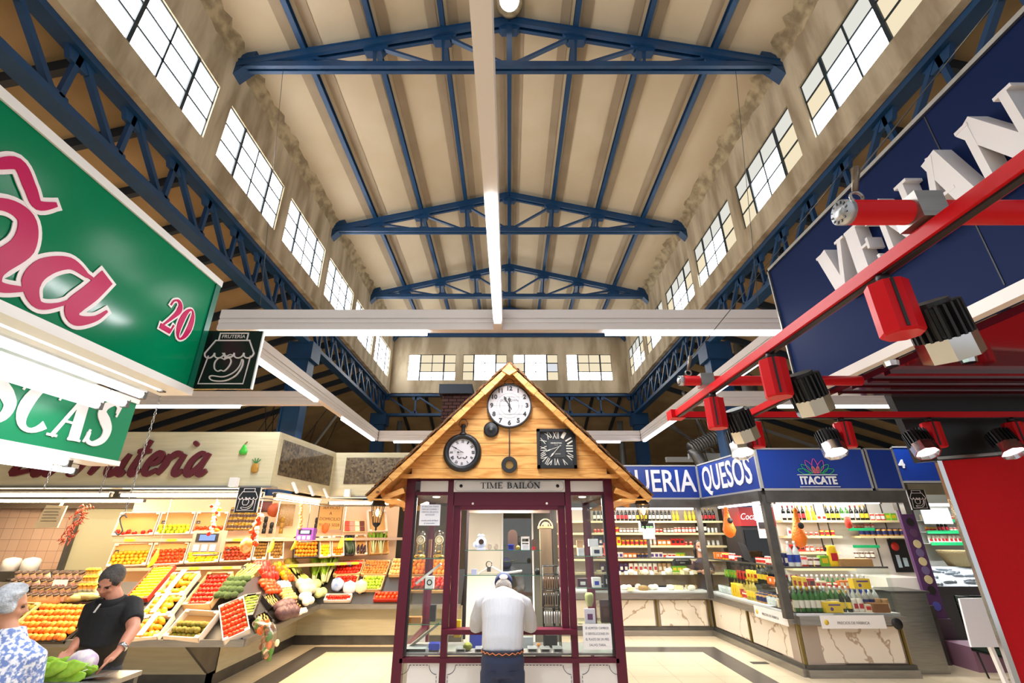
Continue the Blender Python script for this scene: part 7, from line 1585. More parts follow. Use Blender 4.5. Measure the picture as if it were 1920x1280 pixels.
# hams
def ham(px, py0, py1, y, lab, lean):
    a = atY(px, py0, y); b_ = atY(px+lean, py1, y); d_ = (b_-a); t = thing('netted_ham', lab, 'ham', tuple(b_), 'hams in orange nets')
    pts = [a, a+d_*.08, a+d_*.1, a+d_*.3, a+d_*.55, a+d_*.75, a+d_*.92, b_]; B().tube(pts, [.03, .045, .03, .05, .085, .115, .08, .02], 14).build('ham_body', mm('ham_net_orange', '#f07a14', .4, bump=(35, .9)), t)
    B().tube([a, (a.x, a.y, 2.42)], .005, 5).build('hook', STEEL, t); q = a+d_*.45; B().lathe([(.001, 0), (.05, 0), (.05, .004), (.001, .004)], 14, q+V3(.005, -.085, 0), (0, -1, 0)).build('dark_label', BLACK, t)
ham(1360, 950, 1008, 9.0, 'orange netted ham hanging behind the QUESOS header', 10); ham(1490, 952, 1027, 8.15, 'orange netted ham hanging beside the front corner post', 12)
# fridge, till, notices
c = V3(4.93, 0, 0); t = thing('drinks_fridge', 'tall black drinks fridge with a red sign behind the till', 'fridge', (c.x, 9.9, 0))
B().box(c.x-.32, c.x+.36, 9.85, 10.6, 0, 2.05).build('cabinet', BLACK, t); B().box(c.x-.28, c.x+.33, 9.83, 9.85, .2, 1.98).build('glass_door', glassmat('fridge_glass', (.5, .5, .5), .15), t); B().box(c.x-.32, c.x+.36, 9.81, 10.6, 2.05, 2.4).build('sign_head', mm('fridge_red', '#8c1418', .4), t)
m_ = B(); text(m_, 'Coca-Cola', (c.x-.02, 9.805, 2.22), (1, 0, 0), (0, 0, 1), .17, .004, shear=.35, width=.6); m_.build('lettering', LTW, t)
c = atY(1397, 1035, 9.4); t = thing('till_screen', 'black till screen tilted on the glass counter top', 'screen', (c.x, 9.4, 1.43)); B().obox(c, V3(.1, .05, -.03), V3(.0, .012, 0), V3(-.04, 0, .15)).build('monitor', BLACK, t); B().box(c.x-.08, c.x+.1, 9.42, 9.6, 1.43, 1.5).build('base', BLACK, t)
notice('hung_notice', 'blank white notice hanging under the QUESOS header', 1423, 961, 8.6, .19, .25, ['', 'HORARIO', ''], .03); notice('hung_notice', 'white notice with a dark picture below the blank one', 1432, 992, 8.6, .2, .28, ['', '', ''], .03)
c = atY(1432, 988, 8.59); B().box(c.x-.08, c.x+.08, 8.585, 8.59, c.z-.02, c.z+.08).build('dark_picture', BLACK, label='dark picture card fixed on the hanging notice by the fridge', cat='card')
c = atY(1590, 979, 8.3); B().lathe([(.001, -.1), (.05, -.08), (.06, 0), (.05, .08), (.02, .12), (.001, .12)], 12, c, sy=.5).build('hanging_sausage', mm('sausage_red', '#d8483a', .4), label='small red and white hanging ham in front of the ITACATE shelves', cat='ham'); B().tube([c+V3(0, 0, .12), (c.x, c.y, 2.4)], .003, 4).build('hanging_string', WHITE, label='thin white string holding the small red ham', cat='string')
def banner(fr_, L0, L1, lab):
    t = thing('paper_banner', lab, 'banner', tuple(fr_((L0+L1)/2, .6, .11))); B().slab([(L0, .62), (L1, .62), (L1, .79), (L0, .79)], fr_, .1, .106).build('sheet', WHITE, t); m_ = B(); u_ = (fr_(1, 0, 0)-fr_(0, 0, 0)); text(m_, 'PRECIOS DE FÁBRICA', fr_((L0+L1)/2, .69, .108), u_, (0, 0, 1), .05, .002, width=(L1-L0)*.5); m_.build('lettering', mm('banner_grey', '#6a6a66', .6), t)
    m_ = B(); m_.lathe([(.001, 0), (.035, 0), (.035, .002), (.001, .002)], 12, fr_(L0+.08, .7, .107), fr_(0, 0, 1)-fr_(0, 0, 0)); m_.build('emblem', mm('banner_gold', '#d8b83a', .5), t)
banner(fs2, 1.95, 2.9, 'white paper banner on the side counter near the corner post'); banner(ff_, .3, 1.25, 'white paper banner PRECIOS DE FABRICA on the front counter')
c = ff_(1.42, .68, .108); B().lathe([(.001, 0), (.075, 0), (.075, .004), (.001, .004)], 18, c, (0, -1, 0)).build('round_sticker', BLACK, label='round black sticker right of the front paper banner', cat='sticker')
# lights of the deli
for i, (p, q, pw) in enumerate((((1.2, 10.3, 2.4), (3.9, 10.3, 2.4), 28), ((4.25, 9.9, 2.4), (4.4, 8.2, 2.4), 28), ((4.5, 8.25, 2.4), (6.3, 8.25, 2.4), 26), ((1.2, 11.6, 2.6), (5.0, 11.6, 2.6), 30), ((5.0, 9.3, 2.6), (7.0, 9.3, 2.6), 22))):
    tubelight('lit tube %s' % ['under the QUERIA header', 'under the QUESOS header', 'under the ITACATE header', 'in front of the cheese stall wall shelves', 'in front of the ITACATE shelves'][i], p, q, r=.022, grp='tubes of the deli stall', pw=pw, col=(1, .93, .82), w=.08)
# right end: steel cabinet, purple column, fish stall
t = thing('steel_cabinet', 'tall plain steel cabinet right of the front glass case', 'cabinet', (6.2, 8.3, 0)); B().box(5.95, 6.5, 8.12, 8.7, 0, 1.05).build('cabinet_body', STEEL, t); B().box(5.93, 6.55, 8.1, 8.72, 1.05, 1.08).build('top', STEELD, t)
B().box(6.55, 6.95, 8.6, 8.9, 0, .82).build('corner_cabinet', STEELD, label='dark steel cabinet between the steel cabinet and purple column', cat='cabinet')
B().box(6.55, 7.2, 8.95, 9.8, .82, 1.2).build('tiled_ledge', TW, label='white tiled ledge left of the purple column', cat='ledge')
t = thing('purple_column', 'slim purple column with a row of round badges', 'column', (7.2, 8.95, 0)); B().box(7.06, 7.32, 8.85, 8.91, .6, 2.3).build('shaft', mm('purple_paint', '#4c2a54', .4), t); B().box(7.04, 7.34, 8.83, 8.93, 2.3, 2.75).build('head', STEELD, t); B().box(7.04, 7.34, 8.8, 8.93, 0, .6).build('foot', mm('dark_plum', '#4a3a48', .4), t)
for i, (z, hx) in enumerate(((2.1, '#1c181c'), (1.92, '#5a3a5a'), (1.74, '#c8b88a'), (1.6, '#6a5a80'), (1.46, '#c8b88a'), (1.32, '#6a5a80'), (1.18, '#c8b88a'), (1.02, '#1c181c'), (.78, '#4a4a98'))):
    disc(B(), Vec((7.2, 8.848, z)), .068, 0, .006, 18).build('round_badge', mm('badge_%s' % hx[1:], hx, .4), t)
c = atY(1726, 936, 8.7); picto('small pictogram sign at the top of the purple column', (c.x, 8.75, c.z), .32)
# fish stall beyond
fst = thing('fish_counter', 'ice filled fish counter behind the white folding table', 'counter', (8.6, 10.4, 0)); B().box(7.5, 11, 10.2, 11.2, 0, .95).build('counter_body', mm('fish_counter_body', '#3c3c44', .4), fst)
B().add([(7.5, 10.2, .95), (11, 10.2, .95), (11, 11.1, 1.25), (7.5, 11.1, 1.25)], [(0, 1, 2, 3)]).build('ice_bed', mm('crushed_ice', '#dfe6ea', .4, noise=(20, .2), col2='#b8c4cc', bump=(30, 1)), fst)
for i in range(46):
    x = 8.2+rs.random()*2.6; y = 10.25+rs.random()*.75; z = .97+(y-10.2)*.333; a = rs.uniform(-.5, .5); d_ = V3(cos(a), sin(a)*.5, sin(a)*.16)*.13
    B().tube([V3(x, y, z)-d_, V3(x, y, z)-d_*.4, V3(x, y, z)+d_*.5, V3(x, y, z)+d_*.8, V3(x, y, z)+d_*1.1], [.005, .03, .025, .008, .03], 7).build('fish', mm('fish_silver', '#98a2aa', .25, .3), label='silver fish lying on the crushed ice', cat='fish', group='fish on the ice bed')
s4 = thing('fish_stall_shelves', 'shelves with green edges behind the fish counter', 'shelving', (9, 11.8, 0)); B().box(9.4, 12, 11.95, 12.0, 0, 2.8).build('back_panel', mm('fish_wall', '#c8ccc4', .5), s4)
for z in (2.2, 1.95, 1.7): B().box(9.75, 11.1, 11.6, 11.95, z-.01, z).build('shelf', WHITE, s4); B().box(9.75, 11.1, 11.58, 11.6, z-.04, z+.03).build('green_edge', mm('green_edge', '#18a060'), s4)
prow(line((9.85, 11.75, 2.2), (11.0, 11.75, 2.2)), 'on the top green edged shelf of the fish stall', 'k', ['cream packet', 'small cream jar'], 10, 1.2)
prow(line((9.85, 11.75, 1.95), (11.0, 11.75, 1.95)), 'on the middle green edged shelf of the fish stall', 'k', ['yellow tin', 'dark bottle with a red label', 'red and white can', 'brown bag'], 12, .8)
prow(line((9.85, 11.75, 1.7), (11.0, 11.75, 1.7)), 'on the lowest green edged shelf of the fish stall', 'k', ['white bag with blue foot', 'white bag with blue foot', 'yellow tin'], 12, .9)
B().lathe([(.001, 0), (.2, 0), (.3, .25), (.33, .32), (.3, .32), (.001, .28)], 20, (9.9, 11.2, 1.25)).build('shellfish_basket', mm('straw_basket', '#a89468', .9, bump=(30, 1)), label='round straw basket of shellfish behind the ice bed', cat='basket')
for i, y in enumerate((11.0, 10.7)): tubelight('%s bright tube above the fish counter' % ['far', 'near'][i], (9.1, y, 2.5), (10.6, y, 2.5), r=.02, grp='tubes above the fish counter', pw=22, w=.08)
B().slab([(-.3, -.2), (.35, -.2), (.35, .16), (-.3, .16)], frame2((9.9, 11.4, 2.32), (1, 0, 0), (0, 0, 1)), -.01, .01).build('pale_board', mm('pale_panel', '#d8dcd8', .4), label='pale hanging panel above the fish stall shelves', cat='panel')
# crates and folding table in front
for i in range(7):
    z = .35+.1*i; t = thing('folding_crate', 'black plastic crate in the stack behind the white table', 'crate', (7.3, 7.6, z), 'stacked black crates'); m_ = B()
    m_.box(6.75, 7.55, 7.4, 7.42, z, z+.09).box(6.75, 7.55, 7.9, 7.92, z, z+.09).box(6.75, 6.77, 7.4, 7.92, z, z+.09).box(7.53, 7.55, 7.4, 7.92, z, z+.09); m_.build('crate_walls', mm('crate_dark_green', '#16261e', .5), t); B().box(6.75, 7.55, 7.4, 7.92, z, z+.01).build('crate_floor', BLACK, t)
t = thing('crate_trolley', 'black metal trolley legs under the stacked crates', 'trolley', (7.2, 7.6, 0)); 
for x in (6.8, 7.5):
    for y in (7.42, 7.9): B().tube([(x, y, .35), (x+.05, y, 0)], .012, 6).build('leg', BLACK, t)
B().box(6.75, 7.55, 7.4, 7.92, .33, .35).build('platform', BLACK, t)
B().box(7.0, 7.9, 8.2, 8.7, 0, .32).build('pink_crate', mm('pink_crate', '#8a6478', .5), label='dull pink crate on the floor behind the trolley', cat='crate')
t = thing('folding_table', 'white square folding table standing tipped up on its leg frame', 'table', (5.95, 6.7, 0)); q = [atY(1799, 1122, 6.75), atY(1868, 1120, 6.75), atY(1905, 1213, 6.6), atY(1822, 1213, 6.6)]
b = B(); off = V3(0, .025, 0); b.add(q+[p+off for p in q], [(0, 1, 2, 3), (7, 6, 5, 4)]+[(i, 4+i, 4+(i+1) % 4, (i+1) % 4) for i in range(4)]); b.build('table_top', mm('table_white', '#dedcde', .35), t)
cx = (q[2].x+q[3].x)/2; B().bar((cx, 6.66, q[2].z+.1), (cx+.02, 6.6, .03), .05, .04).build('leg_post', WHITE, t); B().bar((cx-.45, 6.62, .03), (cx+.5, 6.58, .03), .05, .04).build('foot_bar', WHITE, t); B().bar((cx+.02, 6.6, .22), (cx+.48, 6.3, .05), .045, .035).build('brace', WHITE, t)
B().box(4.75, 5.0, 9.0-.65, 8.5, 0, .004).build('floor_drain', mm('drain_dark', '#3a3632', .5), label='small dark floor drain grate in the right aisle', cat='drain') if 0 else B().obox((4.0, 8.75, .003), V3(.13, 0, 0), V3(0, .06, 0), V3(0, 0, .003)).build('floor_drain', mm('drain_dark', '#3a3632', .5), label='small dark floor drain grate in the right aisle', cat='drain')
# ================================================================ people
def blob(mb, name, mt, parent=None, vox=.012, smooth=4, loc=None, label=None, cat=None):
    """fuse overlapping limbs into one continuous skin"""
    o = mb.build('tmp', mt, origin=True)
    r_ = o.modifiers.new('r', 'REMESH'); r_.mode = 'VOXEL'; r_.voxel_size = vox; r_.use_smooth_shade = True
    s_ = o.modifiers.new('s', 'SMOOTH'); s_.iterations = smooth; s_.factor = .5
    dg = bpy.context.evaluated_depsgraph_get(); me = bpy.data.meshes.new_from_object(o.evaluated_get(dg)); bpy.data.objects.remove(o)
    off = wloc(parent) if parent is not None else Vec(loc or (0, 0, 0)); me.transform(Matrix.Translation(-off)); me.name = name
    me.materials.clear(); me.materials.append(mt); me.polygons.foreach_set('use_smooth', [True]*len(me.polygons))
    q = bpy.data.objects.new(name, me); COL.objects.link(q); q.parent = parent
    if parent is None: q.location = off
    return tag(q, label, cat)
SKIN = mm('skin', '#c08a6c', .5, noise=(5, .3), col2='#b47c60'); SKINR = mm('skin_ruddy', '#c68a70', .5, noise=(5, .3), col2='#b87860')
def fingers(mb, wrist, palm, side, down, r=.0085, curl=.3, L_=.075):
    """palm from wrist to palm point, five fingers of unequal length, thumb off the side"""
    wrist, palm = Vec(wrist), Vec(palm); d = (palm-wrist).normalized(); s_ = Vec(side).normalized(); s_ = (s_-d*s_.dot(d)).normalized(); n = Vec(down).normalized()
    mb.tube([wrist-d*.02, wrist, wrist+d*.03, palm-d*.01, palm+d*.012], [(.022, .018), (.024, .017), (.036, .016), (.04, .014), (.034, .01)], 12)
    for i, (o_, l_) in enumerate(((-.03, .82), (-.01, .98), (.01, 1.0), (.03, .85))):
        a = palm+s_*o_; ll = L_*l_
        mb.tube([a-d*.01, a+d*ll*.4+s_*o_*.15+n*.004, a+d*ll*.75+s_*o_*.25+n*ll*curl*.5, a+d*ll*.95+s_*o_*.25+n*ll*curl], [r*1.15, r*1.05, r, r*.75], 8)
    a = wrist+d*.03-s_*.03; mb.tube([a, a-s_*.02+d*.025, a-s_*.03+d*.055+n*.01], [r*1.6, r*1.35, r], 8)
def head(mb, c, fwd, up, k=1.0, bald=False):
    c = Vec(c); f_ = Vec(fwd).normalized(); u_ = Vec(up); u_ = (u_-f_*u_.dot(f_)).normalized(); s_ = f_.cross(u_)
    P = lambda a, b, d: c+s_*a*k+f_*b*k+u_*d*k
    mt_ = Matrix((s_, f_, u_)).transposed()
    def el(p, rx, ry, rz, n=16, m=12):
        b = MB(); b.ball((0, 0, 0), rx*k, ry*k, rz*k, n, m); mb.add([Vec(p)+mt_ @ Vec(v) for v in b.v], b.f, True)
    el(P(0, -.012, .03), .075, .092, .085); el(P(0, .018, -.03), .062, .07, .085); el(P(0, .03, -.085), .042, .045, .03)
    el(P(0, .075, .03), .05, .014, .012); 
    mb.tube([P(0, .085, .025), P(0, .1, -.005), P(0, .11, -.022)], [.009*k, .012*k, .014*k], 8); el(P(.012, .094, -.026), .009, .01, .008); el(P(-.012, .094, -.026), .009, .01, .008)
    el(P(.035, .068, -.02), .02, .016, .02); el(P(-.035, .068, -.02), .02, .016, .02)
    el(P(0, .078, -.052), .024, .014, .007); el(P(0, .076, -.063), .02, .014, .008)
    for a in (-1, 1): el(P(a*.074, -.008, -.005), .01, .018, .032); 
    return P
def face(P, t, eye='#3a2a20', k=1.0, brow=True):
    m_ = B()
    for a in (-1, 1): m_.ball(P(a*.03, .078, .012), .011*k, .011*k, .008*k, 10, 8)
    m_.build('eyes', mm('eye_dark', eye, .2), t)
    m_ = B()
    for a in (-1, 1): m_.tube([P(a*.016, .092, .03), P(a*.032, .09, .034), P(a*.047, .068, .028)], .004*k, 6)
    if brow: m_.build('eyebrows', mm('brow_dark', '#2c2420', .8), t); B().tube([P(-.022, .089, -.058), P(0, .094, -.059), P(.022, .089, -.058)], .0025*k, 5).build('lips', mm('lips', '#8a4c44', .5), t)
# --- customer leaning on the kiosk rail, seen from behind
X0 = -.055
t = thing('person', 'person seen from behind in a pale shirt, navy trousers and navy cap leaning on the kiosk rail', 'person', (X0, 4.42, 0)); t['label'] = 'person from behind in pale shirt, navy trousers and cap, leaning on the kiosk rail'
H = lambda x, y, z: V3(X0+x, y, z)
hc = H(0, 4.95, 1.43)
m_ = B(); P = head(m_, hc, (0, .75, -.65), (0, .65, .75), .98); m_.tube([H(0, 4.8, 1.37), H(0, 4.86, 1.4), hc], [.058, .055, .05], 12)
m_.tube([H(0, 4.46, .95), H(0, 4.52, 1.1), H(0, 4.68, 1.3), H(0, 4.8, 1.38)], [(.13, .09), (.12, .09), (.14, .09), (.08, .06)], 14)
for s in (-1, 1):
    m_.tube([H(s*.15, 4.73, 1.34), H(s*.23, 4.8, 1.2), H(s*.25, 4.87, 1.13), H(s*.2, 4.98, 1.115), H(s*.1, 5.0, 1.115)], [.05, .045, .042, .036, .025], 10)
    fingers(m_, H(s*.1, 4.99, 1.115), H(s*.04, 4.99, 1.11), (0, s*1, 0), (0, 0, -1), curl=.2)
    m_.tube([H(s*.085, 4.46, .9), H(s*.09, 4.44, .5), H(s*.095, 4.42, .08), H(s*.1, 4.5, .04)], [.08, .06, .045, .03], 10)
blob(m_, 'body', SKIN, t, .011)
SH = mm('pale_shirt', '#c9cbd2', .8, noise=(90, .3), col2='#bcbfc8', stretch=(6, 1, .5), bump=(9, .35)); NT = mm('navy_trousers', '#2a3350', .85, bump=(12, .3))
m_ = B(); m_.tube([H(0, 4.455, 1.0), H(0, 4.48, 1.08), H(0, 4.55, 1.2), H(0, 4.66, 1.31), H(0, 4.75, 1.375), H(0, 4.82, 1.4)], [(.165, .125), (.172, .13), (.18, .13), (.2, .12), (.15, .09), (.065, .06)], 20)
for s in (-1, 1):
    m_.tube([H(s*.12, 4.72, 1.345), H(s*.19, 4.75, 1.31), H(s*.235, 4.79, 1.2), H(s*.25, 4.84, 1.13), H(s*.225, 4.94, 1.12), H(s*.16, 5.0, 1.118)], [.07, .075, .066, .06, .055, .045], 12)
sh_ = blob(m_, 'shirt', SH, t, .011, 3)
m_ = B(); m_.lathe([(.06, -.02), (.068, .0), (.066, .035), (.056, .04)], 16, H(0, 4.835, 1.385), (0, .5, .86), cap=False); m_.build('collar', SH, t)
m_ = B(); m_.tube([H(0, 4.45, 1.02), H(0, 4.445, .95), H(0, 4.44, .85)], [(.162, .12), (.178, .135), (.17, .12)], 18)
for s in (-1, 1): m_.tube([H(s*.085, 4.445, .88), H(s*.092, 4.44, .5), H(s*.1, 4.42, .06)], [.098, .08, .07], 12)
blob(m_, 'trousers', NT, t, .011, 3)
bl = B().lathe([(.168, 0), (.172, .005), (.172, .032), (.168, .037), (.16, .03)], 32, H(0, 4.452, 1.0), sy=.77, cap=False).build('belt', mm('belt_navy', '#1c1c30', .6), t)
z_ = B(); zz = [H(.174*cos(a), 4.452+.134*sin(a), 1.012+.013*(i % 2)) for i, a in enumerate([R(180+i*9) for i in range(21)])]; z_.tube(zz, .0035, 5, smooth=False); z_.build('zigzag_stitch', mm('belt_orange', '#c8703c', .6), bl)
for s in (-1, 1): B().bar(H(s*.05, 4.318, .9), H(s*.12, 4.335, .9), .006, .004).build('pocket_seam', NAVY, t)
for s in (-1, 1): B().tube([H(s*.1, 4.36, .04), H(s*.1, 4.46, .05), H(s*.1, 4.6, .035)], [(.045, .035), (.048, .045), (.035, .025)], 10).build('shoe', mm('shoe_brown', '#3a2a20', .5), t)
m_ = B(); b = MB(); b.ball((0, 0, 0), .088, .105, .08, 20, 12); f_ = Vec((0, .75, -.65)).normalized(); u_ = Vec((0, .65, .75)).normalized(); mt_ = Matrix((f_.cross(u_), f_, u_)).transposed()
vs = [P(0, -.012, .045)+mt_ @ Vec((v[0], v[1], max(v[2], -.02))) for v in b.v]; m_.add(vs, b.f, True); m_.tube([P(0, .06, .035), P(0, .12, .03), P(0, .16, .015)], [(.07, .01), (.065, .008), (.03, .006)], 12); cp = m_.build('cap', mm('cap_navy', '#1c2c5c', .8), t)
m_ = B(); b = MB(); b.ball((0, 0, 0), .04, .012, .028, 12, 8); m_.add([P(0, -.112, .03)+mt_ @ Vec(v) for v in b.v], b.f, True); m_.build('cap_opening', mm('cap_opening_white', '#d8d0cc', .7), cp)
B().ball(P(0, -.02, .128), .009).build('cap_button', mm('cap_button', '#d87858', .6), cp)
m_ = B(); b = MB(); b.ball((0, 0, 0), .08, .096, .06, 16, 10); m_.add([P(0, -.016, -.005)+mt_ @ Vec((v[0], min(v[1], .03), v[2])) for v in b.v], b.f, True); m_.build('hair', mm('hair_grey', '#a8a4a0', .9, bump=(60, .6)), t)
# --- grocer in a black polo shirt
t = thing('person', 'person in a black polo shirt and watch bending over vegetables at the fruit stall', 'person', (-3.45, 4.45, 0))
A = lambda px, py, y: atY(px, py, y)
GY_ = 4.4
hc = A(206, 1090, GY_-.05)
fw = Vec((.12, -.72, -.55)); 
m_ = B(); P = head(m_, hc, fw, (.22, -.2, .9), 1.0)
nk = A(215, 1118, GY_); m_.tube([nk-V3(0, -.02, .06), nk, hc+V3(0, .02, -.03)], [.07, .06, .055], 12)
shL, shR = A(176, 1140, GY_-.02), A(248, 1136, GY_+.05); pel = A(188, 1240, GY_+.12); bel = A(196, 1190, GY_)
m_.tube([pel, bel, (shL+shR)/2-V3(0, 0, .05), nk-V3(0, 0, .04)], [(.13, .09), (.13, .09), (.1, .06), (.055, .05)], 14)
elR, wrR, haR = A(250, 1180, GY_-.12), A(226, 1216, GY_-.3), A(203, 1238, GY_-.38)
m_.tube([shR, elR, elR*.5+wrR*.5, wrR], [.058, .047, .043, .029], 12); fingers(m_, wrR, haR, (.6, -.4, .5), (-.4, 0, -.9), r=.0095, curl=.35, L_=.085)
elL, wrL, haL = A(158, 1190, GY_-.05), A(133, 1218, GY_-.2), A(123, 1228, GY_-.26)
m_.tube([shL, elL, elL*.5+wrL*.5, wrL], [.056, .045, .04, .028], 12); fingers(m_, wrL, haL, (-.3, -.8, .2), (0, 0, -1), r=.0095, curl=.8, L_=.07)
px_, py_ = pel.x, pel.y
for s in (-1, 1): m_.tube([V3(px_+s*.09, py_, .85), V3(px_+s*.1, py_+.02, .48), V3(px_+s*.11, py_+.04, .06)], [.08, .06, .045], 10)
blob(m_, 'body', SKINR, t, .0085, 3)
face(P, t)
PO = mm('black_polo', '#141416', .85, bump=(9, .4))
m_ = B(); hem = pel+V3(0, 0, .0); m_.tube([hem-V3(0, 0, .04), hem+V3(0, 0, .06), bel+V3(0, -.01, 0), (shL+shR)/2+V3(0, .0, -.05), (shL+shR)/2+V3(0, 0, .03), nk-V3(0, 0, .03)], [(.165, .13), (.175, .14), (.19, .165), (.185, .13), (.16, .11), (.085, .08)], 20)
m_.tube([shR+V3(-.05, 0, .01), shR, shR*.5+elR*.5, shR*.3+elR*.7], [.08, .08, .076, .07], 12); m_.tube([shL+V3(.05, 0, .01), shL, shL*.5+elL*.5, shL*.3+elL*.7], [.078, .078, .074, .068], 12)
blob(m_, 'polo_shirt', PO, t, .011, 3)
m_ = B(); m_.lathe([(.088, -.03), (.085, .0), (.072, .03), (.064, .03)], 18, nk-V3(0, 0, .03), (0, -.25, 1), cap=False); m_.build('collar', PO, t)
c_ = A(181, 1140, GY_-.165); B().bar(c_+V3(.02, 0, .03), c_+V3(-.01, 0, -.03), .014, .006).build('clipped_pen', WHITE, t)
m_ = B(); m_.tube([pel+V3(0, 0, .05), pel-V3(0, 0, .05), V3(px_, py_, .84)], [(.16, .12), (.165, .125), (.155, .115)], 16)
for s in (-1, 1): m_.tube([V3(px_+s*.085, py_, .88), V3(px_+s*.1, py_+.02, .48), V3(px_+s*.11, py_+.04, .06)], [.098, .08, .07], 12)
blob(m_, 'trousers', mm('dark_trousers', '#23252e', .85), t, .012, 3)
for s in (-1, 1): B().tube([V3(px_+s*.11, py_+.1, .05), V3(px_+s*.11, py_, .05), V3(px_+s*.11, py_-.14, .035)], [(.04, .035), (.048, .045), (.035, .025)], 10).build('shoe', BLACK, t)
d_ = (haR-wrR).normalized(); q = wrR-(haR-wrR)*.18; B().lathe([(.031, -.012), (.036, -.01), (.036, .01), (.031, .012)], 16, q, d_, cap=False).build('wristwatch', mm('watch_steel', '#c0c4c8', .2, .9), t)
f_ = fw.normalized(); u_ = Vec((.22, -.2, .9)); u_ = (u_-f_*u_.dot(f_)).normalized(); s_ = f_.cross(u_); mt_ = Matrix((s_, f_, u_)).transposed()
b = MB(); b.ball((0, 0, 0), .085, .108, .092, 22, 14); m_ = B(); m_.add([P(0, -.026, .028)+mt_ @ Vec((v[0], min(v[1], .088-.9*max(0, -v[2])), max(v[2], -.075))) for v in b.v], b.f, True); m_.build('hair', mm('hair_dark_grey', '#35302e', .75, noise=(12, .2), col2='#5a5552', bump=(60, .7)), t)
# --- grey haired customer at the left edge
t = thing('person', 'person with grey curly hair in a white and blue patterned blouse at the left edge', 'person', (-3.5, 3.6, 0))
hc = A(14, 1138, 3.5); nk = A(20, 1190, 3.52); sR, sL_ = A(62, 1232, 3.55), A(-40, 1232, 3.45); pl_ = nk+V3(-.02, .02, -.5)
m_ = B(); P = head(m_, hc, (.75, .6, -.15), (0, 0, 1), 1.0); m_.tube([nk-V3(0, 0, .06), nk, hc-V3(0, 0, .04)], [.06, .05, .048], 12); m_.tube([pl_, nk-V3(0, 0, .2), nk-V3(0, 0, .05)], [(.14, .1), (.15, .1), (.07, .06)], 12)
for s, sh in ((1, sR), (-1, sL_)):
    e_ = sh+V3(s*.02, .06, -.27); w_ = e_+V3(.02, .22, .02); m_.tube([sh, e_, w_], [.05, .042, .028], 10); fingers(m_, w_, w_+V3(0, .06, 0), (1, 0, 0), (0, 0, -1))
    m_.tube([V3(pl_.x+s*.09, pl_.y, .86), V3(pl_.x+s*.09, pl_.y, .45), V3(pl_.x+s*.1, pl_.y, .05)], [.08, .06, .04], 10)
blob(m_, 'body', SKIN, t, .01); face(P, t, brow=False)
BLO = mm('patterned_blouse', '#e4e6ee', .8, noise=(42, .06), col2='#6f86c0'); m_ = B()
m_.tube([pl_-V3(0, 0, .05), pl_+V3(0, 0, .12), nk-V3(0, 0, .22), nk-V3(0, 0, .1), nk-V3(0, 0, .02), nk+V3(0, 0, .045)], [(.2, .15), (.19, .14), (.2, .14), (.18, .12), (.1, .08), (.065, .062)], 20)
for s, sh in ((1, sR), (-1, sL_)): e_ = sh+V3(s*.02, .06, -.27); m_.tube([nk+(sh-nk)*.5-V3(0, 0, .02), sh, e_, e_+V3(.01, .1, .01)], [.07, .072, .06, .058], 12)
blob(m_, 'blouse', BLO, t, .012, 3)
m_ = B(); m_.tube([pl_, V3(pl_.x, pl_.y, .85)], [(.17, .13), (.18, .13)], 14)
for s in (-1, 1): m_.tube([V3(pl_.x+s*.09, pl_.y, .9), V3(pl_.x+s*.09, pl_.y, .45), V3(pl_.x+s*.1, pl_.y, .06)], [.1, .08, .07], 10); B().tube([V3(pl_.x+s*.1, pl_.y-.06, .04), V3(pl_.x+s*.1, pl_.y+.18, .03)], [(.04, .035), (.035, .025)], 10).build('shoe', BLACK, t)
blob(m_, 'trousers', mm('slate_trousers', '#3a4256', .8), t, .013, 3)
m_ = B(); r2 = random.Random(9)
for i in range(130):
    a = r2.uniform(0, 2*pi); e_ = r2.uniform(-.5, 1.4); d_ = V3(cos(a)*cos(e_), sin(a)*cos(e_), sin(e_))
    fwd_ = Vec((.75, .6, -.15)).normalized()
    if d_.dot(fwd_) > .55 and e_ < .7: continue
    q = hc+V3(d_.x*.09, d_.y*.09, .03+d_.z*.098); m_.ball(q, .026, .026, .024, 7, 5)
m_.ball(hc+V3(0, 0, .035)-Vec((.75, .6, 0))*.018, .088, .09, .09, 14, 10); m_.ball(hc-V3(0, 0, .05)-Vec((.75, .6, 0))*.045, .06, .06, .06, 12, 8)
blob(m_, 'curly_hair', mm('hair_silver', '#8c9098', .8, noise=(18, .2), col2='#c0c4c8', bump=(50, .8)), t, .012, 1)
# --- shop assistant behind the cheese counter
t = thing('person', 'person with long dark hair and a white face mask behind the cheese counter', 'person', (4.5, 11.5, 0))
hc = A(1311, 1025, 11.4); m_ = B(); P = head(m_, hc, (-.15, -.95, -.1), (0, 0, 1), 1.1); m_.tube([hc-V3(0, 0, .25), hc-V3(0, 0, .05)], [.06, .055], 10); m_.tube([hc-V3(0, 0, .85), hc-V3(0, 0, .5), hc-V3(0, 0, .28)], [(.15, .1), (.17, .1), (.08, .06)], 12)
for s in (-1, 1): 
    w_ = hc+V3(s*.12, -.18, -.48); m_.tube([hc+V3(s*.18, 0, -.3), hc+V3(s*.22, -.02, -.52), w_], [.05, .04, .028], 8); fingers(m_, w_, w_+V3(-s*.04, -.05, 0), (0, 0, 1), (0, -1, 0)); m_.tube([hc+V3(s*.09, 0, -.85), V3(hc.x+s*.1, hc.y, .05)], [.08, .05], 8)
blob(m_, 'body', SKIN, t, .012); face(P, t, k=1.1)
m_ = B(); m_.tube([hc-V3(0, 0, .9), hc-V3(0, 0, .5), hc-V3(0, 0, .32), hc-V3(0, 0, .24)], [(.2, .14), (.2, .13), (.18, .11), (.07, .07)], 14)
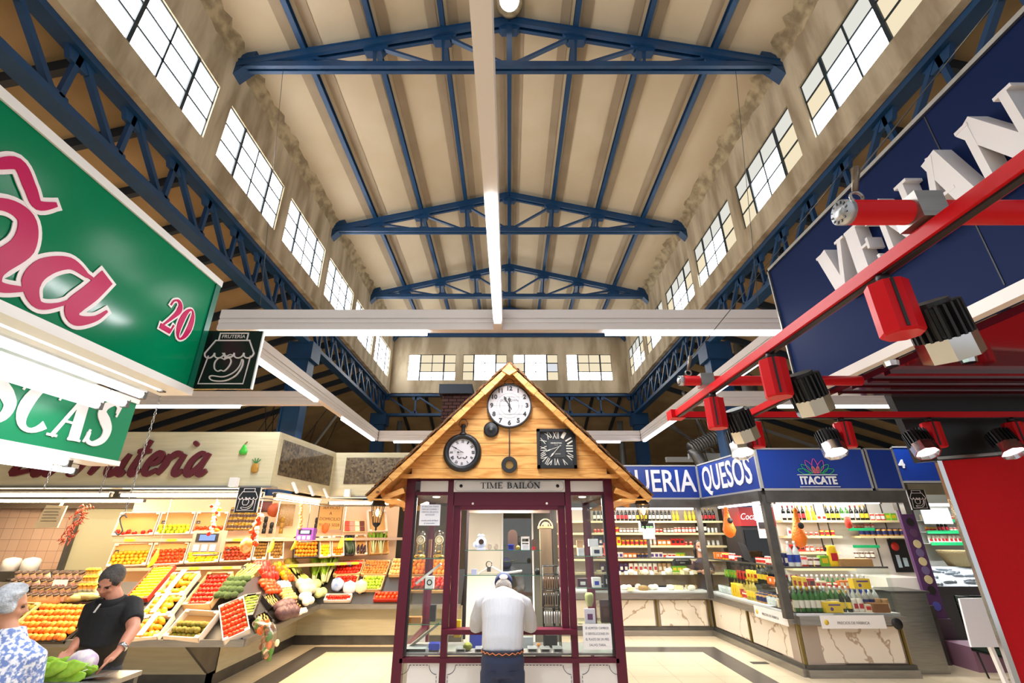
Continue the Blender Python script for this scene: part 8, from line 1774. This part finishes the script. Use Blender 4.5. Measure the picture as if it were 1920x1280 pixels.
for s in (-1, 1): m_.tube([hc+V3(s*.15, 0, -.3), hc+V3(s*.22, -.02, -.5)], [.065, .06], 10); m_.tube([hc+V3(s*.09, 0, -.85), V3(hc.x+s*.1, hc.y, .05)], [.1, .07], 8)
blob(m_, 'overalls', mm('dark_overalls', '#3c2c34', .8), t, .014, 3)
B().ball(P(0, .075, -.045), .052, .035, .042, 12, 8).build('face_mask', mm('mask_white', '#dfe4ea', .8), t)
m_ = B(); m_.ball(P(0, -.035, .035), .098, .1, .11, 16, 10); 
for s in (-1, 1): m_.tube([P(s*.075, -.02, .04), P(s*.095, -.01, -.08), P(s*.09, -.01, -.2)], [.03, .035, .02], 8)
m_.build('long_hair', mm('hair_black', '#1c1414', .5), t)
# --- table with vegetables in front of the grocer
t = thing('vegetable_table', 'small table at the lower left carrying a cabbage and greens', 'table', (-3.1, 3.95, 0)); B().box(-3.5, -2.72, 3.78, 4.08, .94, .97).build('table_top', STEEL, t)
for x in (-3.46, -2.76):
    for y in (3.8, 4.06): B().box(x-.02, x+.02, y-.02, y+.02, 0, .94).build('leg', STEELD, t)
c = A(104, 1253, 3.92); B().lathe([(.001, -.05), (.09, -.05), (.13, .03), (.12, .03), (.085, -.03), (.001, -.035)], 24, V3(c.x, 3.93, 1.025)).build('blue_bowl', mm('blue_plastic', '#2050b0', .3), label='blue plastic bowl on the table by the grocer', cat='bowl')
c = A(144, 1258, 3.88); t = thing('cut_cabbage', 'purple and white cabbage on the table in front of the grocer', 'cabbage', (c.x, 3.88, .97))
m_ = B(); m_.ball((c.x, 3.9, 1.05), .1, .08, .085, 20, 14, fn=lambda d: 1+.03*sin(10*d.x)); m_.build('head', mm('cabbage_purple', '#b49cc0', .5, noise=(12, .12), col2='#e8e4d4'), t)
m_ = B(); 
for i in range(6): a = R(20+28*i); m_.tube([(c.x+.02, 3.815, 1.0), (c.x+.02+.05*cos(a), 3.815, 1.0+.05*sin(a)), (c.x+.02+.09*cos(a), 3.84, 1.0+.085*sin(a))], [.008, .005, .002], 5)
m_.build('leaf_veins', mm('cabbage_vein', '#efeade', .5), t)
for i in range(3): inst(ROMA, 'romaine_bunch', V3(-3.32+.12*i, 3.83, 1.0), Vec((.9, .1, .15)).to_track_quat('Z', 'Y'), .16, 'green leafy bunch lying in front of the blue bowl', 'greens', 'greens on the vegetable table')
c = A(180, 1272, 3.85); B().obox((c.x, 3.86, .99), V3(.1, 0, .015), V3(0, .05, 0), V3(0, 0, .004)).build('metal_tray', STEEL, label='small metal tray under the hand of the grocer', cat='tray')
